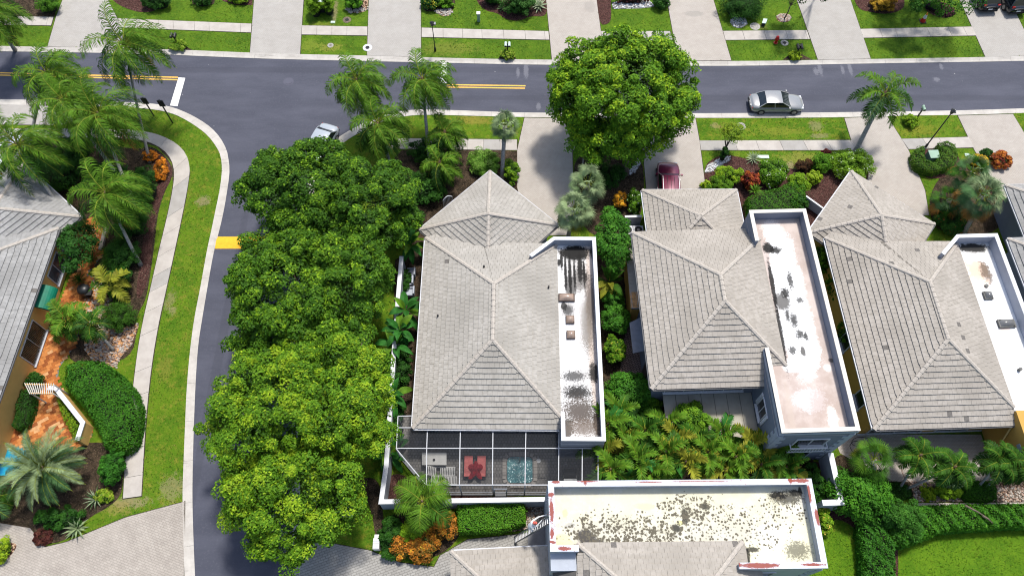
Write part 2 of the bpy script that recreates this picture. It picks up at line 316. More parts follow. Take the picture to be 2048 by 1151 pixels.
lot('lawn', S_LAWN, [(-13, -60), (200, -60), (200, 45)], M['lawn_s'])
lot('lawn', W_LAWN, [(-22, -60), (-200, -60), (-200, 45)], M['lawn_w'])
def resample(pts, step):
    L = [0]
    for a, b in zip(pts, pts[1:]): L.append(L[-1] + (b - a).length)
    n = max(1, round(L[-1] / step)); out = []
    for i in range(n + 1):
        t = L[-1] * i / n; k = 0
        while k < len(L) - 2 and L[k + 1] < t: k += 1
        out.append(pts[k].lerp(pts[k + 1], (t - L[k]) / max(1e-9, L[k + 1] - L[k])))
    return out
def nearest_on(p, pts):
    best = None
    for a, b in zip(pts, pts[1:]):
        d = b - a; t = max(0, min(1, (p - a).dot(d) / d.length_squared)); q = a + d * t
        if best is None or (q - p).length < best[0]: best = ((q - p).length, q)
    return best[1]
def smooth(pts, it=2):
    for _ in range(it):
        q = [pts[0]]
        for a, b in zip(pts, pts[1:]): q += [a.lerp(b, .25), a.lerp(b, .75)]
        pts = q + [pts[-1]]
    return pts
def kerb(road, lawn):
    base = thing('kerb', (P(*road[len(road) // 2], 0)), None, None); base['kind'] = 'structure'
    R_ = smooth([P(a, b, .012) for a, b in road]); L_ = smooth([P(a, b, .10) for a, b in lawn])
    fine = resample(R_, .75); k = 0
    while k < len(fine) - 1:
        seg = fine[k:k + 5]; k += 4
        inn = [nearest_on(p, L_) for p in seg]
        g = .006; d0 = (seg[-1] - seg[0]).normalized() * g; n = len(seg); vs = []
        for i in range(n):
            o_, q = seg[i].copy(), inn[i].copy()
            if i == 0: o_ += d0; q += d0
            if i == n - 1: o_ -= d0; q -= d0
            c = o_.lerp(q, .42); vs += [(o_.x, o_.y, -.01), (o_.x, o_.y, .034), (c.x, c.y, .052), (q.x, q.y, .128), (q.x, q.y, -.01)]
        fs = []
        for i in range(n - 1):
            for j in range(4): fs.append((i * 5 + j, i * 5 + j + 1, i * 5 + 6 + j, i * 5 + 5 + j))
        fs += [(4, 3, 2, 1, 0), tuple((n - 1) * 5 + j for j in range(5))]
        mk('kerb_stone', vs, fs, M['kerb'], base)
kerb(N_ROAD, N_LAWN); kerb(S_ROAD, S_LAWN); kerb(W_ROAD, W_LAWN)
def offs(pts, d, closed=False):
    """offset a 2-D chain to its left by d with mitred corners"""
    n = len(pts); out = []
    for i in range(n):
        a = pts[i - 1] if (i or closed) else None; b = pts[i]; c = pts[(i + 1) % n] if (i < n - 1 or closed) else None
        dirs = []
        if a is not None: v = Vector((b[0] - a[0], b[1] - a[1])).normalized(); dirs.append(v)
        if c is not None: v = Vector((c[0] - b[0], c[1] - b[1])).normalized(); dirs.append(v)
        ns = [Vector((-v.y, v.x)) for v in dirs]; m = sum(ns, Vector((0, 0))).normalized(); k = d / max(.3, m.dot(ns[0])); out.append((b[0] + m.x * k, b[1] + m.y * k))
    return out
M['soil'] = flat('soil', (.035, .028, .018), .95, var=.3)
COVER, BEDS, LAWNS = [], [], []
def sheet(name, px, z, m, kind='structure', zb=None, sm=0):
    pts = [P(a, b, z) for a, b in px]
    if sm:
        q = pts + [pts[0]]
        for _ in range(sm):
            r = []
            for a, b in zip(q, q[1:]): r += [a.lerp(b, .25), a.lerp(b, .75)]
            q = r + [r[0]]
        pts = q[:-1]
    (LAWNS if name == 'lawn' else BEDS if name == 'planting_bed' else COVER).append([(p.x, p.y) for p in pts])
    if name == 'driveway':
        Q = [(p.x, p.y) for p in pts]; cc = sum(Q[i][0] * Q[(i + 1) % len(Q)][1] - Q[(i + 1) % len(Q)][0] * Q[i][1] for i in range(len(Q)))
        e_ = MB(); e_.prism(offs(Q, -.05 if cc > 0 else .05, True), .06, .106, 0, False); e_.mk('soil_edge', M['soil'], kind='structure')
    mb = MB(); mb.prism([(p.x, p.y) for p in pts], z - .03 if zb is None else zb, z, 0, False); return mb.mk(name, m, kind=kind)
# driveways, north side then south side
for pts, m in (([(125, 0), (122, -60), (222, -60), (216, 0), (236, 40), (258, 97), (95, 93), (112, 34)], 'drive'), ([(508, 0), (511, -60), (609, -60), (607, 0), (600, 108.5), (500, 105.5)], 'drive'),
               ([(737.7, 0), (740, -60), (841, -60), (841.5, 0), (842, 114), (734, 111)], 'drive'), ([(1092.5, 0), (1087, -60), (1183, -60), (1193, 0), (1200, 50), (1210, 121), (1104, 120)], 'drive_w'),
               ([(1334, 0), (1322, -60), (1410, -60), (1427, 0), (1462.6, 121), (1356, 121)], 'drive_w'), ([(1594, 0), (1571, -60), (1679, -60), (1701, 0), (1741.5, 117.5), (1636, 119.5)], 'drive'),
               ([(1920, 0), (1892, -60), (2005, -60), (2019, 0), (2047, 57), (2075, 110.5), (1971, 114)], 'drive'), ([(-60, 206), (-60, 248), (120, 250), (150, 243), (150, 214), (60, 210)], 'drive'),
               ([(1049, 235.5), (1126, 236.5), (1144, 283), (1146, 350), (1150, 400), (1140, 470), (1060, 470), (1034.5, 375), (1034.5, 300)], 'drive_w'), ([(1302, 237), (1391, 237), (1399, 281), (1412, 382), (1412, 400), (1295, 400), (1288, 325)], 'drive_w'),
               ([(1689, 236), (1775, 233), (1817, 300), (1850, 380), (1858, 430), (1720, 430), (1740, 335), (1703, 281)], 'drive_w'), ([(1916, 231.5), (2026, 228), (2060, 285), (2090, 380), (2014, 400), (1998, 380), (1949, 300)], 'drive_w')):
    sheet('driveway', pts, .125, M[m])
sheet('driveway', [(369, 1002), (366, 1300), (-60, 1300), (-30, 1060), (0, 1045), (60, 1055), (90, 1093), (132, 1083), (250, 1034)], .12, M['drive_l'])
sheet('driveway', [(585, 1160), (601, 1087), (655, 1084), (740, 1100), (800, 1124), (868, 1133), (880, 1110), (935, 1078), (1090, 1062), (1095, 1200), (700, 1300), (590, 1300)], .118, M['drive_c'])
# sidewalks of separate slabs
def sidewalk(up, lo, z=.135, step=2.1, seed=0, m=None, mouths=True):
    rnd = random.Random(seed); A = [P(a, b, z) for a, b in up]; B = [P(a, b, z) for a, b in lo]
    if len(A) > 2: A, B = smooth(A), smooth(B)
    base = thing('sidewalk', A[0].lerp(B[-1], .5), None, None); base['kind'] = 'structure'
    L = [0]
    for a, b in zip(A, A[1:]): L.append(L[-1] + (b - a).length)
    T = L[-1]; t = 0; cuts = [0]
    while t < T - step * .8: t += step * rnd.choice((.7, 1, 1, 1.5, .9)); cuts.append(min(t, T))
    if cuts[-1] < T: cuts.append(T)
    def at(pts, s):
        LL = [0]
        for a, b in zip(pts, pts[1:]): LL.append(LL[-1] + (b - a).length)
        s *= LL[-1]; k = 0
        while k < len(LL) - 2 and LL[k + 1] < s: k += 1
        return pts[k].lerp(pts[k + 1], min(1, max(0, (s - LL[k]) / max(1e-9, LL[k + 1] - LL[k]))))
    COVER.append([(p.x, p.y) for p in A + B[::-1]])
    e_ = MB(); q_ = [at(A, i / 20) for i in range(21)] + [at(B, 1 - i / 20) for i in range(21)]; Q = [(p.x, p.y) for p in q_]; cc = sum(Q[i][0] * Q[(i + 1) % len(Q)][1] - Q[(i + 1) % len(Q)][0] * Q[i][1] for i in range(len(Q)))
    e_.prism(offs(Q, -.06 if cc > 0 else .06, True), .06, .104, 0, False); e_.mk('soil_edge', M['soil'], base)
    for a, b in zip(cuts, cuts[1:]):
        if b - a < .05: continue
        a_, b_ = (a + .012) / T, (b - .012) / T; n = 4; poly = [at(A, a_ + (b_ - a_) * i / n) for i in range(n + 1)] + [at(B, b_ + (a_ - b_) * i / n) for i in range(n + 1)]
        q = MB(); dz = rnd.uniform(-.003, .003); q.prism([(p.x, p.y) for p in poly], .05, z + dz, 0, False)
        q.mk('slab', M['walk2'] if rnd.random() < .07 else M['walk'], base)
    return base
for i, (u_, l_) in enumerate((([(-60, 31), (107, 34)], [(-60, 48), (102, 51)]), ([(236, 37), (503, 47.5)], [(240, 55), (502, 65)]), ([(604, 51), (735, 53.4)], [(603, 69), (734.6, 71)]),
        ([(843, 55.5), (1097, 62.5)], [(843, 74), (1099, 79.5)]), ([(1202, 62.5), (1340, 62.5)], [(1205, 80), (1346, 80)]), ([(1446, 62), (1614, 60.5)], [(1451, 80), (1620, 78)]), ([(1720.7, 58), (1944, 53.4)], [(1727, 75.6), (1953, 71)]),
        ([(770, 276), (1034, 279)], [(770, 297), (1034, 300)]), ([(1145, 281), (1296, 281)], [(1146, 300), (1291, 300)]), ([(1399, 281), (1703, 280)], [(1402, 300), (1717, 300)]), ([(1803, 277.6), (1937, 273.7)], [(1817, 298), (1949, 294.5)]), ([(2052, 270), (2300, 262)], [(2064, 290), (2300, 283)]),
        ([(-60, 258), (80, 257), (156, 257), (230, 258), (297, 262), (345, 280), (371, 303), (380, 332), (378, 358), (367, 418), (352, 488), (332, 580), (317, 646), (305, 716), (297, 781), (290, 860), (286, 930), (282.5, 991)],
         [(-60, 276), (80, 275), (156, 275), (230, 276), (285, 279), (318, 292), (340, 312), (349, 338), (347, 371), (336, 426), (318, 499), (300, 580), (286, 640), (275, 700), (266, 775), (257, 850), (250, 920), (246, 996)]))):
    sidewalk(u_, l_, seed=i)
# painted lines, bump, covers
def painted(name, px, m, z=.016): 
    pts = [P(a, b, z) for a, b in px]; return mk(name, pts, [tuple(range(len(pts)))], M[m], kind='structure')
for pts in ([(190, 149.5), (356, 153.6), (356, 156), (190, 151.9)], [(190, 154), (355, 158.4), (355, 160.8), (190, 156.4)], [(-60, 143), (190, 149.5), (190, 151.9), (-60, 145.4)], [(-60, 147.5), (190, 154), (190, 156.4), (-60, 150)], [(893, 168.2), (1051, 170.5), (1051, 173), (893, 170.7)], [(893, 173), (1050, 175.4), (1050, 177.8), (893, 175.4)]): painted('centre_line', pts, 'yline')
painted('stop_line', [(357, 155), (370.5, 156), (355, 212.5), (340, 211)], 'wline'); painted('stop_line', [(884, 118), (893, 118), (893, 167), (880, 167)], 'wline')
mb = MB(); a, b, c, d = [P(*q, .016) for q in ((434, 473), (590, 473), (588, 497), (430, 497))]
mb.add([a, b, c, d, b.lerp(c, .5) + Vector((0, 0, .06)), a.lerp(d, .5) + Vector((0, 0, .06))], [(0, 5, 4, 1), (5, 3, 2, 4)]); tag(mb.mk('speed_bump', M['bump_y'], loc=a), 'bright yellow painted strip across the side street beside the trees', 'speed bump')
def cover(x, y, r, z, m, label, m2=None, nm='manhole_cover'):
    p = P(x, y, z); mb = MB(); mb.disc(p, r, z - .01, z + .02, 18); o = mb.mk(nm, M[m], loc=p); tag(o, label, 'cover')
    if m2: q = MB(); q.disc(p, r * .45, z + .02, z + .035, 14); q.mk('lid', M[m2], o)
cover(577, 163, .34, .014, 'asphalt', 'round manhole cover in the middle of the street junction'); cover(1482, 252.5, .42, .1, 'walk2', 'round concrete drain lid on the verge right of the small topiary tree', 'dark')
cover(735, 95.5, .45, .118, 'trim', 'white round drain collar at the corner of a paver driveway', 'dark'); cover(1569, 86, .38, .1, 'walk2', 'pale square valve cover beside the red hydrant', 'dark'); cover(1510, 53, .5, .1, 'walk2', 'large pale stepping lid on the lawn before the white ringed palm', 'walk')
cover(694, 40, .42, .1, 'bark', 'brown oval lid in the lawn between two paver driveways', 'dark'); cover(661, 91, .3, .1, 'walk2', 'small grey lid in the verge grass between driveways', 'joint')
for x, y, wd, dp, lb in ((1525, 314, 1.1, .35, 'grey flat meter lid behind the spiky agave'), (666, 45, .42, .28, 'small pale blue meter box lid near the sidewalk'), (1934, 310, .4, .3, 'small pale meter lid on grass beside the yellow croton')):
    p = P(x, y, .1); mb = MB(); mb.box((p.x, p.y, .13), (wd, dp, .06)); mb.box((p.x, p.y, .166), (wd * .86, dp * .8, .012)); tag(mb.mk('meter_lid', M['box_top'], loc=p), lb, 'lid')
# planting beds
for pts, m, z in (([(275, 300), (300, 290), (330, 310), (346, 335), (345, 355), (328, 385), (315, 430), (310, 480), (302, 540), (292, 600), (276, 625), (268, 660), (277, 650), (262, 720), (180, 728), (130, 720), (150, 640), (175, 590), (200, 500), (150, 430), (60, 330), (-40, 330), (-40, 280), (200, 285)], 'litter', .108),
        ([(305, 300), (330, 312), (345, 335), (343, 356), (325, 390), (309, 440), (304, 500), (296, 560), (280, 600), (270, 590), (285, 500), (290, 430), (300, 380), (310, 360)], 'mulch', .116),
        ([(180, 555), (205, 560), (225, 620), (262, 660), (278, 640), (276, 660), (262, 690), (240, 715), (233, 735), (190, 728), (170, 700), (165, 640), (170, 600)], 'tanstone', .121),
        ([(60, 1055), (0, 1050), (-40, 1050), (-40, 940), (160, 880), (250, 890), (249, 920), (246, 960), (243, 990), (215, 1015), (175, 1035), (150, 1070), (95, 1092)], 'litter', .112),
        ([(0, 1085), (25, 1083), (36, 1090), (20, 1112), (0, 1130), (-30, 1140), (-30, 1080)], 'tanstone', .127),
        ([(950, 0), (950, -50), (1088, -50), (1092, 0), (1095, 34), (1060, 32), (1045, 40), (1030, 42), (1010, 38), (995, 26), (970, 22)], 'mulch', .116), ([(843, -50), (900, -50), (912, 0), (906, 20), (895, 33), (880, 30), (870, 22), (843, 24)], 'litter', .116),
        ([(866, 22), (895, 15), (907, 22), (897, 32), (884, 32)], 'tanstone', .12), ([(1193, -50), (1222, -50), (1222, 10), (1223, 40), (1215, 49), (1200, 50), (1194, 10)], 'mulch', .116), ([(1224, 5), (1300, 2), (1308, 14), (1280, 17), (1226, 18)], 'whitestone', .118),
        ([(1460, 40), (1468, 34), (1486, 34), (1495, 42), (1492, 52), (1478, 57), (1464, 53)], 'whitestone', .118), ([(1552, 33), (1562, 27), (1577, 28), (1583, 36), (1577, 44), (1563, 45), (1554, 41)], 'tanstone', .118),
        ([(1700, -40), (1800, -40), (1812, 10), (1800, 22), (1775, 29), (1745, 25), (1712, 18)], 'mulch', .114), ([(1850, 8), (1880, 2), (1908, 14), (1912, 28), (1895, 37), (1870, 33), (1850, 20)], 'mulch', .114),
        ([(200, -40), (330, -40), (330, 5), (318, 18), (300, 25), (270, 24), (225, 5)], 'mulch', .114), ([(375, -40), (440, -40), (428, 8), (408, 13), (385, 8)], 'litter', .114), ([(440, -40), (506, -40), (505, 10), (470, 10), (445, 2)], 'mulch', .114), ([(0, -40), (118, -40), (110, 33), (60, 34), (0, 30)], 'litter', .116),
        ([(690, 20), (700, -40), (736, -40), (737, 20), (722, 26), (700, 26)], 'tanstone', .114),
        ([(995, 118), (1003, 112), (1012, 104), (1022, 104), (1033, 118)], 'litter', .112), ([(1565, 120), (1580, 108), (1598, 106), (1612, 113), (1625, 119.5)], 'litter', .112), ([(335, 98), (343, 92), (365, 90), (372, 93), (386, 101)], 'litter', .112),
        ([(845, 300), (960, 300), (1033, 305), (1034, 400), (1060, 470), (840, 480), (780, 460), (780, 300)], 'litter', .112),
        ([(960, 300), (1034, 302), (1034, 345), (955, 340)], 'litter', .114), ([(1408, 330), (1430, 315), (1448, 308), (1460, 310), (1640, 350), (1660, 340), (1700, 310), (1740, 335), (1760, 360), (1740, 460), (1500, 480), (1408, 390)], 'mulch', .116),
        ([(1409, 345), (1415, 330), (1440, 316), (1462, 312), (1458, 322), (1440, 330), (1420, 345)], 'whitestone', .124), ([(1150, 290), (1284, 300), (1290, 390), (1270, 470), (1180, 480), (1146, 400)], 'litter', .112), ([(1234, 356), (1262, 340), (1275, 318), (1279, 325), (1270, 342), (1250, 355), (1234, 359)], 'whitestone', .13),
        ([(1820, 300), (1870, 297), (1910, 300), (1925, 330), (1915, 350), (1860, 360), (1840, 345)], 'mulch', .116), ([(1925, 330), (2000, 330), (2020, 370), (2010, 470), (1870, 470), (1855, 400), (1880, 350)], 'litter', .114),
        ([(1665, 915), (1690, 905), (1800, 960), (1960, 975), (2100, 985), (2100, 1004), (1920, 1004), (1830, 1003), (1800, 990), (1690, 1010), (1660, 960)], 'litter', .114), ([(1820, 962), (1930, 970), (2100, 975), (2100, 1002), (1830, 1002)], 'tanstone', .118), ([(1975, 945), (2100, 940), (2100, 980), (1990, 985)], 'tanstone', .120),
        ([(1600, 920), (1655, 925), (1672, 1000), (1600, 1000)], 'mulch', .114), ([(1650, 1055), (1665, 1035), (1700, 1045), (1716, 1070), (1726, 1151), (1728, 1250), (1790, 1250), (1800, 1060), (1760, 1000), (1660, 1000)], 'mulch', .114),
        ([(765, 960), (800, 940), (860, 990), (1100, 992), (1100, 1010), (765, 1010)], 'mulch', .114), ([(1050, 1003), (1095, 1003), (1100, 1040), (1060, 1058), (1000, 1065), (960, 1062), (1045, 1030)], 'tanstone', .12),
        ([(700, 960), (760, 950), (765, 1030), (775, 1060), (770, 1100), (755, 1098), (740, 1000)], 'litter', .112), ([(775, 1020), (920, 1020), (925, 1070), (870, 1120), (790, 1108), (765, 1070)], 'litter', .114),
        ([(1195, 480), (1290, 480), (1310, 780), (1330, 960), (1190, 960)], 'litter', .106), ([(790, 520), (850, 480), (840, 860), (780, 860)], 'litter', .106), ([(1615, 480), (1660, 480), (1760, 860), (1720, 880)], 'litter', .106), ([(1180, 860), (1620, 880), (1640, 1000), (1180, 1000)], 'litter', .11)):
    sheet('planting_bed', pts, z, M[m], sm=2 if len(pts) > 5 else 0)
sheet('lawn', [(1640, 1060), (1690, 1068), (1708, 1090), (1722, 1151), (1725, 1260), (1400, 1260), (1620, 1100)], .122, M['lawn_br'], sm=1)
sheet('lawn', [(1795, 1151), (1800, 1100), (1830, 1085), (1870, 1065), (1960, 1058), (2200, 1055), (2200, 1300), (1790, 1300)], .122, M['lawn_br'], sm=1)
sheet('lawn', [(690, 1052), (745, 1030), (752, 1098), (700, 1092)], .116, M['lawn_s'])
sheet('side_path', [(1258, 640), (1290, 640), (1305, 790), (1262, 790), (1238, 770), (1245, 690)], .12, M['path_red'])
sheet('side_path', [(822, 480), (852, 480), (838, 640), (830, 840), (815, 840), (818, 640)], .116, M['litter'])
sheet('patio', [(1690, 868), (1962, 868), (1978, 915), (2100, 915), (2100, 945), (1975, 945), (1990, 965), (1780, 962), (1680, 905), (1670, 880)], .126, M['patio3'])
sheet('patio', [(794, 830), (1121, 850), (1121, 900), (1200, 900), (1200, 985), (862, 990), (793, 900)], .126, M['patio1'])
# terracotta paving, piece by piece
def inside(p, poly):
    c = False; n = len(poly)
    for i in range(n):
        a, b = poly[i], poly[(i + 1) % n]
        if (a[1] > p[1]) != (b[1] > p[1]) and p[0] < (b[0] - a[0]) * (p[1] - a[1]) / (b[1] - a[1]) + a[0]: c = not c
    return c
TERRA = [(168, 440), (190, 435), (212, 470), (205, 510), (175, 548), (200, 560), (192, 600), (165, 640), (150, 690), (118, 735), (115, 762), (130, 790), (185, 868), (150, 900), (60, 895), (0, 893), (-60, 893), (-60, 850), (20, 850), (60, 740), (146, 545), (160, 500)]
poly = [(p.x, p.y) for p in PL(TERRA, .13)]
tp = MB(); tp.prism(poly, .08, .118, 0, False); base = tp.mk('terracotta_patio', M['joint'], kind='structure')
rnd = random.Random(5); ang = math.radians(32); ca, sa = math.cos(ang), math.sin(ang); cnt = 0
meshes = []
for k in range(4):
    q = MB(); q.box((0, 0, 0), (.40, .26, .05)); me = bpy.data.meshes.new('paver'); me.from_pydata(q.v, [], q.f); me.materials.append(M['terra%d' % k]); meshes.append(me)
cen = P(110, 680, .13); rest = MB(); cells = []
for i in range(-60, 60):
    for j in range(-60, 60):
        lx, ly = i * .41 + (j % 2) * .205, j * .27; x, y = cen.x + lx * ca - ly * sa, cen.y + lx * sa + ly * ca
        if inside((x, y), poly): cells.append((x, y))
cells.sort(key=lambda c: (c[0] - cen.x) ** 2 + (c[1] - cen.y) ** 2)
for n_, (x, y) in enumerate(cells):
    dz = rnd.uniform(-.006, .006); k = rnd.choice((0, 0, 0, 1, 1, 1, 2, 2, 3))
    if n_ < 300:
        o = bpy.data.objects.new('paver', meshes[k]); o.location = (x, y, .13 + dz); o.rotation_euler = (rnd.uniform(-.01, .01), rnd.uniform(-.01, .01), ang); link(o, base)
    else: rest.box((x, y, .13 + dz), (.40, .26, .05), (ca, sa, 0), (-sa, ca, 0), mi=k)
rest.mk('paver', [M['terra%d' % k] for k in range(4)], base, kind='stuff')
sheet('pool_water', [(-60, 893), (0, 892), (60, 896), (78, 915), (60, 950), (-60, 950)], .135, M['pool'], sm=1)

# ------------------------------------------------------------------ tiled roofs
class Plane_:
    def __init__(s, p0, inward, slope):
        s.p0 = Vector(p0); i = Vector((inward[0], inward[1], 0)).normalized()
        s.u = Vector((i.y, -i.x, 0)); s.v = Vector((i.x, i.y, slope)).normalized(); s.n = s.u.cross(s.v)
    def px(s, x, y):
        d = ray(x, y); o = Vector((0, 0, CAMH)); return o + d * ((s.p0 - o).dot(s.n) / d.dot(s.n))
    def uv(s, p): q = Vector(p) - s.p0; return (q.dot(s.u), q.dot(s.v))
    def pt(s, u, v, h=0): return s.p0 + s.u * u + s.v * v + s.n * h
def clip(poly, conv):
    out = poly
    for i in range(len(conv)):
        a, b = conv[i], conv[(i + 1) % len(conv)]; res = []
        if not out: return []
        f = lambda p: (b[0] - a[0]) * (p[1] - a[1]) - (b[1] - a[1]) * (p[0] - a[0])
        for k in range(len(out)):
            p, q = out[k], out[(k + 1) % len(out)]; fp, fq = f(p), f(q)
            if fp >= 0: res.append(p)
            if (fp >= 0) != (fq >= 0):
                t = fp / (fp - fq); res.append((p[0] + (q[0] - p[0]) * t, p[1] + (q[1] - p[1]) * t))
        out = res
    return out
TW, TL, TH = .335, .385, .095
_tm = {}
def tile_mesh(m, k):
    if (m, k) not in _tm:
        r = random.Random(k); w_ = TW - .005 - r.uniform(0, .005); l0 = -.03 - r.uniform(0, .015); h = TH + r.uniform(-.008, .01)
        vs = [(-w_ / 2, l0, 0), (w_ / 2, l0 + r.uniform(-.008, .008), 0), (w_ / 2, TL, 0), (-w_ / 2, TL, 0), (-w_ / 2, l0, h), (w_ / 2, l0, h), (w_ / 2, TL, .016), (-w_ / 2, TL, .016)]
        me = bpy.data.meshes.new('tile'); me.from_pydata(vs, [], [(0, 3, 2, 1), (4, 5, 6, 7), (0, 1, 5, 4), (2, 3, 7, 6), (0, 4, 7, 3), (1, 2, 6, 5)]); me.materials.append(M[m]); _tm[(m, k)] = me
    return _tm[(m, k)]
class Roof:
    def __init__(s, house, tm='tile', seed=0, dark=.004, n=300):
        s.h, s.tm, s.r, s.dark, s.n = house, tm, random.Random(seed), dark, n; s.base = MB(); s.whole = []; s.cut = MB(); s.caps = []
    def face(s, pl, polys):
        for poly in polys:
            poly = [Vector(p) for p in poly]; uv = [pl.uv(p) for p in poly]
            ar = sum(uv[i][0] * uv[(i + 1) % len(uv)][1] - uv[(i + 1) % len(uv)][0] * uv[i][1] for i in range(len(uv)))
            if ar < 0: poly.reverse(); uv.reverse()
            n = len(poly); s.base.add([p - pl.n * .01 for p in poly] + [p - pl.n * .16 for p in poly], [tuple(range(n)), tuple(range(n, 2 * n))[::-1]] + [(i, i + n, (i + 1) % n + n, (i + 1) % n) for i in range(n)])
            u0, u1 = min(a for a, b in uv), max(a for a, b in uv); v0, v1 = min(b for a, b in uv), max(b for a, b in uv)
            for j in range(math.floor(v0 / TL), math.ceil(v1 / TL)):
                off = ((j * 7919) % 13) / 13 * TW * .35 + (j % 2) * TW * .5
                for i in range(math.floor((u0 - off) / TW) - 1, math.ceil((u1 - off) / TW) + 1):
                    a, b = i * TW + off, j * TL; g = .007
                    sq = [(a + g, b), (a + TW - g, b), (a + TW - g, b + TL), (a + g, b + TL)]
                    cc = clip(sq, uv)
                    if len(cc) < 3: continue
                    ar = abs(sum(cc[k][0] * cc[(k + 1) % len(cc)][1] - cc[(k + 1) % len(cc)][0] * cc[k][1] for k in range(len(cc)))) / 2
                    if ar < .003: continue
                    if ar > .97 * (TW - 2 * g) * TL: s.whole.append((pl, a + TW / 2, b))
                    else: s._cut(pl, cc, b)
    def _cut(s, pl, cc, b, dk=0):
        n = len(cc); top = [pl.pt(p[0], p[1], TH - (TH - .016) * (p[1] - b) / TL) for p in cc]; bot = [pl.pt(p[0], p[1], 0) for p in cc]
        s.cut.add(top + bot, [tuple(range(n))] + [(k, k + n, (k + 1) % n + n, (k + 1) % n) for k in range(n)], dk)
    def ridge(s, a, b): s.caps.append((Vector(a), Vector(b)))
    def finish(s):
        roof = s.base.mk('roof', M['under'], s.h); hl = wloc(s.h)
        def key(t):
            p = t[0].pt(t[1], t[2]); d = p - Vector((0, 0, CAMH)); z = d.y * cP - d.z * sP; x = CX + FPX * d.x / z; y = CY - FPX * (d.y * sP + d.z * cP) / z
            return ((0 if (0 < x < 2048 and 0 < y < 1151) else 1), z)
        s.whole.sort(key=key)
        for k, (pl, u, v) in enumerate(s.whole):
            dk = s.r.random() < s.dark
            if k < s.n:
                o = bpy.data.objects.new('tile', tile_mesh('tile_dark' if dk else s.tm, s.r.randrange(4)))
                jr = Matrix.Rotation(s.r.uniform(-.012, .012), 3, 'Z'); R3 = Matrix((pl.u, pl.v, pl.n)).transposed() @ jr
                o.matrix_basis = Matrix.Translation(pl.pt(u, v, s.r.uniform(0, .004)) - hl) @ R3.to_4x4(); link(o, roof)
            else:
                g = .007; l0 = -.02 - s.r.uniform(0, .02); h = s.r.uniform(-.006, .008); tw = s.r.uniform(-.006, .006)
                q = [(u - TW / 2 + g, v + l0 + tw), (u + TW / 2 - g, v + l0 - tw), (u + TW / 2 - g, v + TL), (u - TW / 2 + g, v + TL)]
                hs = [TH + h, TH + h, .016, .016]; s.cut.add([pl.pt(a, b, z) for (a, b), z in zip(q, hs)] + [pl.pt(a, b, 0) for a, b in q], [(0, 1, 2, 3)] + [(i, i + 4, (i + 1) % 4 + 4, (i + 1) % 4) for i in range(4)], 1 if dk else 0)
        s.cut.mk('tile', [M[s.tm], M['tile_dark']], roof, kind='stuff')
        cme = None
        for a, b in s.caps:
            if b.z > a.z + .05: a, b = b, a
            d = b - a; n = max(1, round(d.length / .42)); st = d.length / n; d.normalize(); x = d.cross(Vector((0, 0, 1))).normalized(); z = x.cross(d)
            q = MB(); prof = [(-.17, -.07), (-.12, .05), (0, .10), (.12, .05), (.17, -.07)]; vs = []
            for t, sc in ((0, .86), (st + .03, 1.06)): vs += [(px * sc, t, pz * sc + (.0 if t == 0 else .012)) for px, pz in prof]
            q.add(vs, [(i, i + 1, i + 6, i + 5) for i in range(4)] + [(0, 1, 2, 3, 4)[::-1], (5, 6, 7, 8, 9)][0:2])
            me = bpy.data.meshes.new('ridge_cap'); me.from_pydata(q.v, [], q.f); me.materials.append(M['cap'])
            R3 = Matrix((-x, d, z)).transposed()
            if R3.determinant() < 0: R3 = Matrix((x, d, z)).transposed()
            for i in range(n):
                o = bpy.data.objects.new('ridge_cap', me); o.matrix_basis = Matrix.Translation(a + d * (i * st) + Vector((0, 0, .05 + s.r.uniform(-.005, .005))) - hl) @ R3.to_4x4(); link(o, roof)
        return roof
def strip(mb, pts, th, z0, z1, closed=False, o=0.0, mi=0):
    """wall along a chain: outer face at offset o, inner at o+th (to the left)"""
    A = offs(pts, o, closed) if o else [tuple(p[:2]) for p in pts]; B = offs(pts, o + th, closed); n = len(pts)
    zz0 = z0 if hasattr(z0, '__len__') else [z0] * n; zz1 = z1 if hasattr(z1, '__len__') else [z1] * n
    vs = [(*A[i], zz0[i]) for i in range(n)] + [(*A[i], zz1[i]) for i in range(n)] + [(*B[i], zz0[i]) for i in range(n)] + [(*B[i], zz1[i]) for i in range(n)]; fs = []
    for i in range(n if closed else n - 1):
        j = (i + 1) % n; fs += [(i, j, j + n, i + n), (i + 2 * n, i + 3 * n, j + 3 * n, j + 2 * n), (i + n, j + n, j + 3 * n, i + 3 * n), (i, i + 2 * n, j + 2 * n, j)]
    if not closed: fs += [(0, n, 3 * n, 2 * n), (n - 1, 3 * n - 1, 4 * n - 1, 2 * n - 1)]
    return mb.add(vs, fs, mi)
